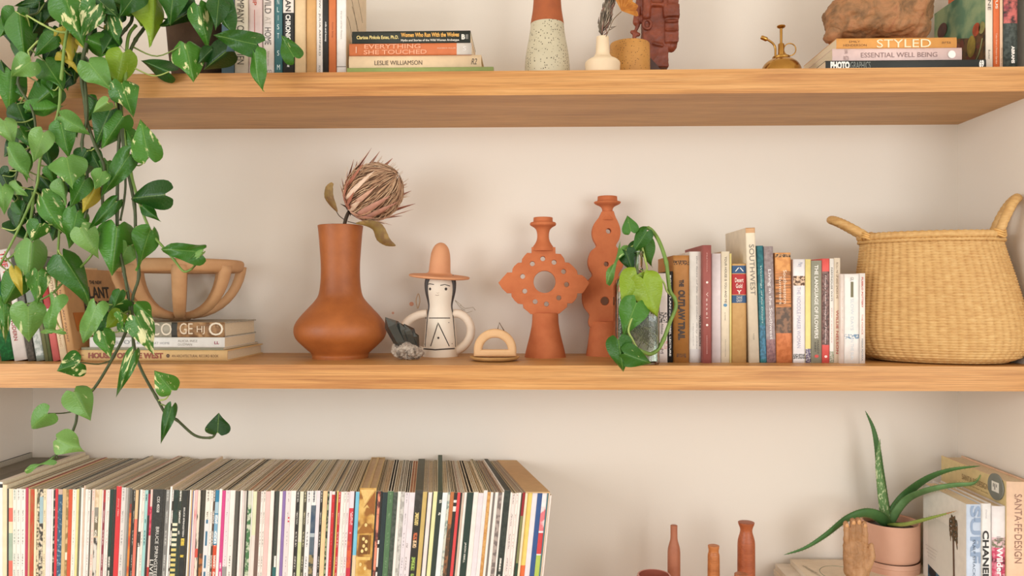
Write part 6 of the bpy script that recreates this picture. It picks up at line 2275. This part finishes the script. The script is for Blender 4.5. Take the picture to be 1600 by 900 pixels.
VINES = [   # (mat, radius px, [(x, y, Y)...])
    (STEM_D, 3.0, [(300, 8, .11), (262, -12, .06), (232, 20, .02), (226, 42, .0), (212, 62, -.02), (202, 84, -.035), (196, 110, -.045), (182, 150, -.05), (188, 180, -.055), (185, 240, -.06), (183, 330, -.06), (185, 380, -.06), (193, 420, -.06), (200, 460, -.06), (203, 490, -.06), (196, 520, -.06), (178, 556, -.065), (152, 600, -.07), (124, 636, -.07), (118, 662, -.07), (107, 688, -.07), (95, 705, -.07), (80, 716, -.07)]),
    (STEM_D, 2.8, [(296, 6, .12), (250, -8, .05), (212, 14, .0), (205, 34, -.01), (196, 46, -.02), (184, 62, -.03), (181, 78, -.04), (183, 110, -.05), (188, 160, -.055), (197, 250, -.06), (210, 320, -.06), (212, 370, -.06), (217, 430, -.06), (207, 470, -.06), (209, 540, -.06), (221, 578, -.065), (244, 620, -.07), (260, 648, -.07), (276, 656, -.07), (304, 680, -.07), (328, 684, -.07), (336, 678, -.07), (340, 664, -.07)]),
    (STEM_G, 2.6, [(212, 40, -.01), (200, 60, -.03), (196, 120, -.05), (190, 176, -.055), (204, 268, -.06), (221, 326, -.06), (237, 364, -.06), (255, 386, -.06), (272, 406, -.06), (287, 424, -.06), (300, 420, -.06)]),
    (STEM_D, 3.4, [(300, 6, .1), (220, -30, .0), (160, 10, -.05), (138, 60, -.06), (128, 100, -.065), (128, 130, -.065), (133, 160, -.065), (136, 190, -.065), (150, 230, -.065), (163, 262, -.065), (160, 300, -.06), (162, 356, -.06)]),
    (STEM_D, 2.4, [(132, 120, -.06), (136, 180, -.07), (128, 225, -.07), (136, 268, -.07), (137, 310, -.07), (131, 345, -.07), (118, 372, -.06)]),
    (STEM_G, 2.4, [(150, -20, -.06), (108, 40, -.08), (96, 120, -.08), (90, 180, -.08), (65, 240, -.085), (58, 288, -.085), (46, 320, -.085), (26, 364, -.085), (0, 414, -.085)]),
    (STEM_G, 2.2, [(52, 300, -.08), (50, 330, -.075), (40, 372, -.075), (24, 395, -.075), (8, 408, -.08)]),
    (STEM_L, 2.0, [(118, 50, -.07), (92, 50, -.075), (66, 38, -.08), (42, 24, -.08)]),
    (STEM_L, 2.0, [(100, 50, -.07), (74, 57, -.075), (58, 66, -.08), (44, 80, -.08)]),
    (STEM_D, 2.4, [(165, 100, -.05), (176, 140, -.06), (190, 210, -.06), (196, 290, -.06), (188, 345, -.06)]),
    (STEM_D, 2.2, [(60, 60, -.06), (40, 100, -.07), (28, 130, -.07), (50, 170, -.07), (54, 215, -.07), (30, 260, -.07), (20, 300, -.07)]),
    (STEM_G, 2.0, [(160, 356, -.06), (142, 400, -.06), (100, 440, -.06), (82, 458, -.07), (60, 470, -.07), (46, 474, -.07)]),
    (STEM_G, 2.0, [(95, 330, -.07), (92, 370, -.07), (90, 410, -.06), (88, 450, -.06)]),
]
VPTS = []
for mt, r, pts in VINES:
    w = smooth_path([at(x, y, Y) for x, y, Y in pts], 6)
    m = MB()
    rr = r / 790.0
    n_ = len(w)
    m.tube(w, [rr * (1.0 - 0.35 * i / n_) * (1.25 if i % 12 == 0 else 1.0) for i in range(n_)], 8)
    put('vine', m, mt, hp)
    VPTS += [(p, mt) for p in w]

# base (stalk end), tip, width in px, kind, depth (optional), depth change to the tip
HL = [
    ((62, 2), (20, 10), 16, 'D'), ((70, 4), (46, 34), 30, 'D'), ((30, 22), (37, 78), 46, 'G'), ((92, 8), (65, 40), 32, 'D'), ((100, -8), (127, 62), 60, 'V'), ((150, 8), (126, 62), 36, 'S'),
    ((168, 22), (172, 68), 22, 'V'), ((150, -4), (184, 27), 42, 'D'), ((216, -14), (186, 27), 40, 'G'), ((240, -10), (243, 64), 46, 'N', -.02), ((272, -26), (266, 36), 50, 'G', -.03), ((218, -16), (222, 42), 30, 'N', .0),
    ((302, 14), (258, 46), 32, 'D', .0), ((310, 8), (325, 68), 38, 'V', -.03), ((342, -2), (338, 38), 36, 'D', -.015), ((330, -10), (352, 50), 30, 'G', .0), ((403, 70), (335, 56), 42, 'G', -.03, 5), ((401, 80), (362, 68), 18, 'D', -.015), ((398, 81), (401, 138), 29, 'G', -.035), ((460, 90), (438, 53), 34, 'G', -.02, 2),
    ((290, 68), (301, 120), 52, 'V', -.04), ((264, 112), (214, 92), 34, 'D', -.012), ((354, 80), (314, 112), 44, 'D', -.012), ((332, 76), (312, 96), 24, 'D', .0),
    ((138, 62), (183, 80), 38, 'G'), ((192, 82), (181, 138), 46, 'N'), ((138, 97), (172, 139), 48, 'L'), ((106, 48), (118, 97), 28, 'Y'), ((94, 80), (120, 97), 16, 'Y'), ((126, 58), (133, 77), 20, 'Y'), ((168, 44), (180, 77), 15, 'Y'),
    ((48, 96), (16, 121), 40, 'L'), ((70, 96), (99, 140), 48, 'G'), ((18, 112), (14, 168), 44, 'G'), ((82, 140), (34, 181), 46, 'G'), ((44, 172), (93, 172), 28, 'G'), ((24, 164), (52, 207), 40, 'D'), ((6, 188), (20, 226), 32, 'L'),
    ((95, 193), (107, 244), 38, 'G'), ((94, 181), (131, 204), 32, 'L'), ((172, 172), (153, 217), 44, 'D'), ((192, 182), (159, 231), 40, 'G'), ((190, 130), (205, 176), 46, 'V'), ((168, 160), (142, 178), 22, 'L'), ((232, 246), (219, 184), 46, 'V', -.09),
    ((30, 222), (5, 246), 30, 'D'), ((68, 207), (52, 254), 36, 'L'), ((12, 230), (34, 276), 30, 'L'), ((14, 288), (36, 305), 22, 'L'), ((104, 246), (111, 281), 56, 'L'), ((136, 236), (120, 262), 32, 'D'), ((78, 262), (88, 292), 18, 'G'), ((64, 275), (88, 306), 36, 'D'),
    ((133, 280), (109, 325), 32, 'G'), ((98, 282), (108, 318), 20, 'L'), ((160, 268), (148, 296), 28, 'L'), ((203, 241), (156, 311), 34, 'G'), ((150, 292), (132, 327), 28, 'Y'), ((181, 315), (136, 362), 24, 'G'), ((258, 304), (186, 312), 48, 'D', -.08), ((222, 322), (244, 340), 20, 'G'),
    ((4, 274), (20, 310), 30, 'D'), ((4, 290), (6, 332), 30, 'L'), ((40, 318), (27, 356), 32, 'D'), ((64, 306), (89, 365), 38, 'V'), ((86, 316), (99, 340), 26, 'D'), ((121, 330), (108, 386), 38, 'G'), ((126, 356), (151, 398), 40, 'L'), ((62, 350), (47, 380), 34, 'V'),
    ((50, 378), (44, 444), 46, 'L'), ((3, 356), (36, 379), 20, 'D'), ((183, 354), (175, 430), 58, 'G'), ((234, 361), (212, 423), 34, 'G'), ((200, 384), (180, 424), 38, 'L', -.04), ((97, 399), (143, 462), 48, 'G'), ((312, 394), (249, 386), 36, 'G', -.08), ((316, 394), (290, 411), 9, 'L', -.085),
    ((30, 434), (4, 482), 44, 'G'), ((60, 424), (58, 471), 34, 'V'), ((22, 420), (35, 462), 16, 'Y', -.1), ((44, 478), (45, 536), 50, 'L', -.09), ((86, 465), (70, 521), 26, 'L'), ((97, 516), (61, 517), 9, 'L', -.1), ((5, 470), (9, 537), 22, 'V'),
    ((151, 476), (131, 536), 34, 'L'), ((195, 468), (162, 490), 38, 'G'), ((188, 454), (178, 478), 20, 'G'), ((212, 474), (231, 491), 28, 'G'), ((159, 490), (144, 529), 22, 'G'), ((188, 490), (164, 516), 28, 'N'), ((160, 518), (172, 555), 32, 'V'), ((188, 488), (197, 510), 12, 'V'), ((185, 504), (201, 514), 14, 'V'),
    ((212, 494), (236, 544), 42, 'S', -.09), ((125, 566), (88, 580), 44, 'V', -.09), ((208, 552), (181, 622), 22, 'V', -.09), ((268, 610), (242, 580), 38, 'V', -.09),
    ((115, 612), (141, 656), 46, 'L', -.09), ((75, 646), (37, 678), 38, 'L', -.08), ((88, 686), (121, 700), 42, 'L', -.09), ((268, 636), (251, 694), 20, 'G', -.08), ((340, 676), (342, 646), 38, 'D', -.07), ((80, 718), (36, 733), 7, 'L', -.07),
    ((84, 57), (54, 88), 28, 'G'), ((104, 92), (84, 112), 24, 'D'), ((12, 130), (2, 96), 26, 'D'), ((30, 200), (46, 222), 22, 'G'), ((112, 118), (92, 140), 22, 'D'), ((166, 205), (150, 232), 22, 'D'), ((22, 316), (40, 340), 20, 'G'), ((190, 20), (160, 34), 26, 'D', .0), ((205, 12), (168, -2), 30, 'G', -.02),
    ((280, -14), (306, 24), 30, 'D', .02), ((120, 22), (88, 44), 30, 'D'), ((46, 44), (56, 70), 22, 'D'), ((88, 400), (78, 420), 14, 'D'), ((20, 398), (36, 412), 14, 'D'),
]
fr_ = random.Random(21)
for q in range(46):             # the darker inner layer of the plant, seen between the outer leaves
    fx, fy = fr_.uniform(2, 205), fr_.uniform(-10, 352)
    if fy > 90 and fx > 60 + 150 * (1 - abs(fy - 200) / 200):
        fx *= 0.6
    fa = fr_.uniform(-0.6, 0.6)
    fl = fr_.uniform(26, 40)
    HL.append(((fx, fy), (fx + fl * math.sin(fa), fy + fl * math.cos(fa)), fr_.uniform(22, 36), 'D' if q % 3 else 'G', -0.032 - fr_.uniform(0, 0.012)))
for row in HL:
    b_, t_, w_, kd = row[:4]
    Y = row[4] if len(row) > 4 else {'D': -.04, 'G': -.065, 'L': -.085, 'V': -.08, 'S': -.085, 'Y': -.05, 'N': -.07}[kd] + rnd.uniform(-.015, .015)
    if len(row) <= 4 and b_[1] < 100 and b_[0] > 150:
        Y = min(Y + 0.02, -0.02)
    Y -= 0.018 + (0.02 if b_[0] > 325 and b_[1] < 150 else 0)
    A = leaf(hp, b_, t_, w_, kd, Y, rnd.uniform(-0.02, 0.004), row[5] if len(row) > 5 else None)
    # its stalk to the nearest piece of vine (not straight above another leaf)
    q = min((p for p, _ in VPTS), key=lambda p: (p - A).length + (0.012 if p.z < A.z else 0) + (0.05 if (p - A).length < 0.012 else 0))
    if (q - A).length < 0.16:
        mid = (A + q) / 2 + Vector((rnd.uniform(-.006, .006), 0.006, -0.2 * (q - A).length * rnd.uniform(0.2, 0.9)))
        m = MB()
        m.tube(smooth_path([q, mid, A], 5), [0.0019, 0.0017, 0.0016, 0.0015, 0.0014, 0.0014, 0.0013, 0.0013, 0.0012, 0.0012, 0.0012][:11], 6)
        put('leaf_stalk', m, rnd.choice((PETI, PETI, STEM_D, STEM_L)), hp)

# ---- glass bottle with water, roots and a rooted cutting
Yj, cx = 0.058, 993.5
kj = ppm(cx, Yj)
jar = thing('glass_bottle_vase', 'clear square shouldered glass bottle of water and roots with green trailing leaves, beside the books', 'plant', (xat(cx, Yj), Yj, S2))
GL = m_glass((252, 255, 252))
hz = lambda y: (HZ - y) / kj + CAM.z - S2
bodyw = 32.8 / kj
nw = 10.5 / kj


def sq_ring(hw, z, r):
    """rounded square outline"""
    out = []
    for c in range(4):
        a0 = PI / 2 * c
        cxs, cys = [(1, 1), (-1, 1), (-1, -1), (1, -1)][c]
        for t in range(5):
            a = a0 + PI / 2 * t / 4
            out.append((cxs * (hw - r) + r * math.cos(a), cys * (hw - r) + r * math.sin(a), z))
    return out


def loft(mb, rings, mi=0, caps=(True, True)):
    n = len(rings[0])
    b = mb.add([p for r in rings for p in r], [])
    for j in range(len(rings) - 1):
        for i in range(n):
            i2 = (i + 1) % n
            mb.f.append([b + j * n + i, b + j * n + i2, b + (j + 1) * n + i2, b + (j + 1) * n + i])
            mb.m.append(mi)
            mb.sm.append(True)
    if caps[0]:
        mb.f.append([b + i for i in reversed(range(n))])
        mb.m.append(mi)
        mb.sm.append(False)
    if caps[1]:
        mb.f.append([b + (len(rings) - 1) * n + i for i in range(n)])
        mb.m.append(mi)
        mb.sm.append(False)


T = 0.0022
m = MB()
outer = [sq_ring(bodyw - 0.002, 0.0004, 0.007), sq_ring(bodyw, 0.0034, 0.009), sq_ring(bodyw, hz(446), 0.009), sq_ring(bodyw * 0.96, hz(438), 0.011), sq_ring(bodyw * 0.7, hz(430), 0.012), sq_ring(nw * 1.15, hz(424), nw), sq_ring(nw, hz(418), nw * 0.98), sq_ring(nw, hz(398), nw * 0.98), sq_ring(nw * 1.2, hz(396), nw), sq_ring(nw * 1.2, hz(393), nw)]
inner = [sq_ring(nw - T, hz(393), (nw - T) * 0.98), sq_ring(nw - T, hz(419), (nw - T) * 0.98), sq_ring(bodyw * 0.66, hz(431.5), 0.011), sq_ring(bodyw - T, hz(447), 0.008), sq_ring(bodyw - T, 0.007, 0.008), sq_ring(bodyw - 0.006, 0.005, 0.006)]
loft(m, outer + inner)
link('glass_body', m.mesh('glass_body', [GL], auto=50), jar)
m = MB()
WA = m_glass((226, 238, 216), 1.333)
loft(m, [sq_ring(bodyw - 0.0065, 0.0056, 0.006), sq_ring(bodyw - T - 0.0003, 0.0075, 0.008), sq_ring(bodyw - T - 0.0003, hz(456), 0.008)])
link('water', m.mesh('water', [WA], auto=50), jar)
m = MB()
for i in range(150):
    a = rnd.uniform(0, 2 * PI)
    p = Vector((rnd.uniform(-.022, .022), rnd.uniform(-.022, .022), hz(452) - rnd.uniform(0, 0.05)))
    pts = [p]
    dr = Vector((math.cos(a) * 0.5, math.sin(a) * 0.5, -1))
    for s_ in range(7):
        dr = (dr + Vector((rnd.uniform(-.9, .9), rnd.uniform(-.9, .9), rnd.uniform(-.7, .3)))).normalized()
        p = p + dr * 0.013
        lim = bodyw - 0.006
        p = Vector((max(-lim, min(lim, p.x)), max(-lim, min(lim, p.y)), max(0.012, p.z)))
        pts.append(p)
    m.tube(smooth_path(pts, 3), rnd.uniform(0.0005, 0.0011), 4, rnd.choice((0, 0, 1)), cap=False)
o = link('roots', m.mesh('roots', [plain((128, 132, 72), 0.7, 0.2), plain((196, 192, 140), 0.7, 0.2)]), jar)
o['kind'] = 'stuff'
JV = [
    (STEM_G, 3.0, [(992, 470, .058), (994, 430, .058), (995, 402, .058), (996, 385, .058), (1000, 368, .058), (1006, 360, .057), (1013, 356.5, .055), (1022, 364, .055), (1032, 382, .04), (1041, 410, .03), (1044, 436, .028), (1047, 455, .028), (1054, 466, .028), (1056, 480, .028), (1047, 503, .028), (1037, 530, .026), (1028, 546, .02), (1016, 553, .005), (1000, 548, -.015), (986, 545, -.022), (974, 542, -.025)]),
    (STEM_L, 1.6, [(1002, 432, .0), (1006, 424, .02), (1011, 420, .035), (1008, 405, .05), (1003, 385, .055), (1000, 376, .058)]),
    (STEM_L, 1.6, [(998, 392, .058), (992, 384, .05), (984, 388, .045), (978, 392, .04)]),
    (STEM_L, 1.5, [(1010, 362, .075), (1004, 366, .06), (1010, 361, .05)]),
    (STEM_L, 1.5, [(996, 545, -.016), (988, 530, -.02), (982, 515, -.02), (990, 490, -.01), (995, 473, -.005)]),
    (STEM_L, 1.5, [(1050, 462, .03), (1042, 455, .028), (1036, 440, .026), (1018, 426, .025), (1000, 434, .03)]),
]
for mt, r, pts in JV:
    w = smooth_path([at(x, y, Y) for x, y, Y in pts], 6)
    m = MB()
    m.tube(w, [r / kj * (1.2 if i % 18 == 0 else 1.0) for i in range(len(w))], 8)
    put('vine', m, mt, jar)
JL = [
    ((986, 362), (980, 336), 27, 'G', .04, .0, 0), ((1011, 361), (988, 396), 27, 'G', .035, .0, 0), ((978, 392), (989, 426), 30, 'D', .035, .0, 1), ((996, 382), (974, 396), 18, 'D', .05, .0, 1), ((970, 387), (944, 441), 13, 'L', .045, -.01, 2),
    ((1006, 374), (1012, 419), 27, 'G', .07, .0, 3), ((996, 428), (972, 478), 48, 'N', .0, -.005, 0), ((1004, 434), (1027, 495), 54, 'N', -.01, -.01, 0), ((995, 472), (974, 524), 48, 'G', -.012, -.01, 2), ((966, 530), (974, 582), 42, 'G', -.05, -.005, 1), ((974, 552), (1018, 568), 38, 'G', -.055, -.01, 1),
]
for b_, t_, w_, kd, Y, dY, vi in JL:
    leaf(jar, b_, t_, w_, kd, Y, dY, vi, 1)

# ---- aloe in a pink pot
Yo, cx = 0.232, 1391
ko = ppm(cx, Yo)
al = thing('aloe_plant', 'spiky aloe with long curving green leaves in a smooth pink pot on its saucer', 'plant', (xat(cx, Yo), Yo, STACK_Z))
PINK = m_clay((226, 176, 150), (220, 168, 142), 20, rough=0.55, bump=0.06)
zr = CAM.z + (HZ - 814) / ko - STACK_Z
m = MB()
m.lathe(spline_prof([(0.004, 0.045), (0.0045, 0.0595), (0.0, 0.0605)][:0] + [(0.0, 0.052), (0.0, 0.0585), (0.002, 0.0595), (0.021, 0.0595), (0.0225, 0.0585), (0.021, 0.0585), (0.006, 0.056), (0.005, 0.002)], 2), 56, (xat(cx + 1, Yo), Yo, STACK_Z))
put('saucer', m, PINK, al, auto=40)
m = MB()
R0 = 42.4 / ko
zb0 = 0.0225
m.lathe(spline_prof([(zb0, R0 - 0.008), (zb0 + 0.002, R0 - 0.004), (zb0 + 0.008, R0 - 0.0005), (zb0 + 0.025, R0), (zr - 0.003, R0), (zr, R0 - 0.0008), (zr, R0 - 0.0045), (zr - 0.014, R0 - 0.0055), (zr - 0.016, R0 - 0.0055)], 2), 56, (xat(cx, Yo), Yo, STACK_Z))
put('pot', m, PINK, al, auto=40)
m = MB()
m.lathe([(zr - 0.014, R0 - 0.006), (zr - 0.010, R0 * 0.5), (zr - 0.009, 0.001)], 32, (xat(cx, Yo), Yo, STACK_Z))
put('soil', m, mottled((40, 32, 26), (84, 70, 56), 240, 0.55), al)
AL1 = mottled((72, 116, 58), (64, 104, 52), 60, 0.5, 0.2)
AL2 = mottled((98, 136, 78), (196, 206, 160), 260, 0.58, 0.05, stretch=(1, 1, 0.45))
AL3 = mottled((126, 150, 62), (150, 166, 84), 60, 0.5, 0.2)


def aloe(pts, r, mat, flat=0.45, name='leaf', up=(0, 1, 0.2), tipbrown=False):
    w = smooth_path([at(x, y, Y) for x, y, Y in pts], 7)
    n = len(w)
    rad = [max(r / ko * (1 - (i / (n - 1)) ** 1.6) ** 0.8 * (0.86 + 0.14 * min(1, i / 4)), 0.0004) for i in range(n)]
    m_ = MB()
    m_.tube(w, rad, 10, flat=flat, up=up)
    if tipbrown:
        b0 = int(n * 0.86)
        for fi, f in enumerate(m_.f):
            if min(f) >= b0 * 10:
                m_.m[fi] = 1
    o_ = put(name, m_, [mat, plain((176, 132, 96), 0.8, 0.2)], al)
    m2 = MB()                   # the small soft teeth along both edges
    for i in range(2, n - 2):
        t = (w[i + 1] - w[i - 1]).normalized()
        a = t.cross(Vector(up)).normalized()
        for s_ in (-1, 1):
            c = w[i] + a * rad[i] * s_ * 0.97
            m2.tube([c, c + a * s_ * 0.0014 + t * 0.0012], [0.0007, 0.0001], 4, cap=False)
    e = put('edge_teeth', m2, AL3, o_) if False else None
    m2.v = [v - al.location for v in m2.v]
    e = link('edge_teeth', m2.mesh('edge_teeth', [AL3]), o_)
    e['kind'] = 'stuff'
    return o_


aloe([(1387, 818, .23), (1381, 780, .232), (1375, 735, .235), (1371, 700, .235), (1364, 668, .235), (1352, 642, .235)], 7.6, AL1, 0.5, up=(0, 1, 0))
aloe([(1385, 818, .225), (1381, 790, .222), (1376, 755, .22), (1372, 720, .22), (1375, 686, .22)], 8.6, AL2, 0.5, up=(0, 1, 0))
aloe([(1388, 818, .23), (1396, 798, .225), (1416, 772, .22), (1448, 748, .145), (1485, 734, .10), (1532, 728, .09)], 8.8, AL1, 0.45, up=(0, 1, 0))
aloe([(1392, 816, .225), (1402, 797, .215), (1420, 778, .20), (1452, 765, .12), (1490, 758, .088), (1518, 756, .08), (1528, 750, .085), (1532, 741, .08)], 7.2, AL2 if False else mottled((104, 142, 88), (88, 126, 72), 60, 0.5, 0.2), 0.45, up=(0, 1, 0))
aloe([(1390, 820, .215), (1415, 819, .15), (1440, 813, .10), (1466, 806, .065), (1495, 798, .03)], 6.0, AL3, 0.5, up=(0, 1, 0.3), tipbrown=True)
aloe([(1386, 818, .22), (1372, 806, .20), (1350, 801, .185), (1322, 811, .175), (1290, 836, .165), (1258, 856, .155), (1225, 867, .15)], 9.2, AL1, 0.5, up=(0, 1, 0.2))
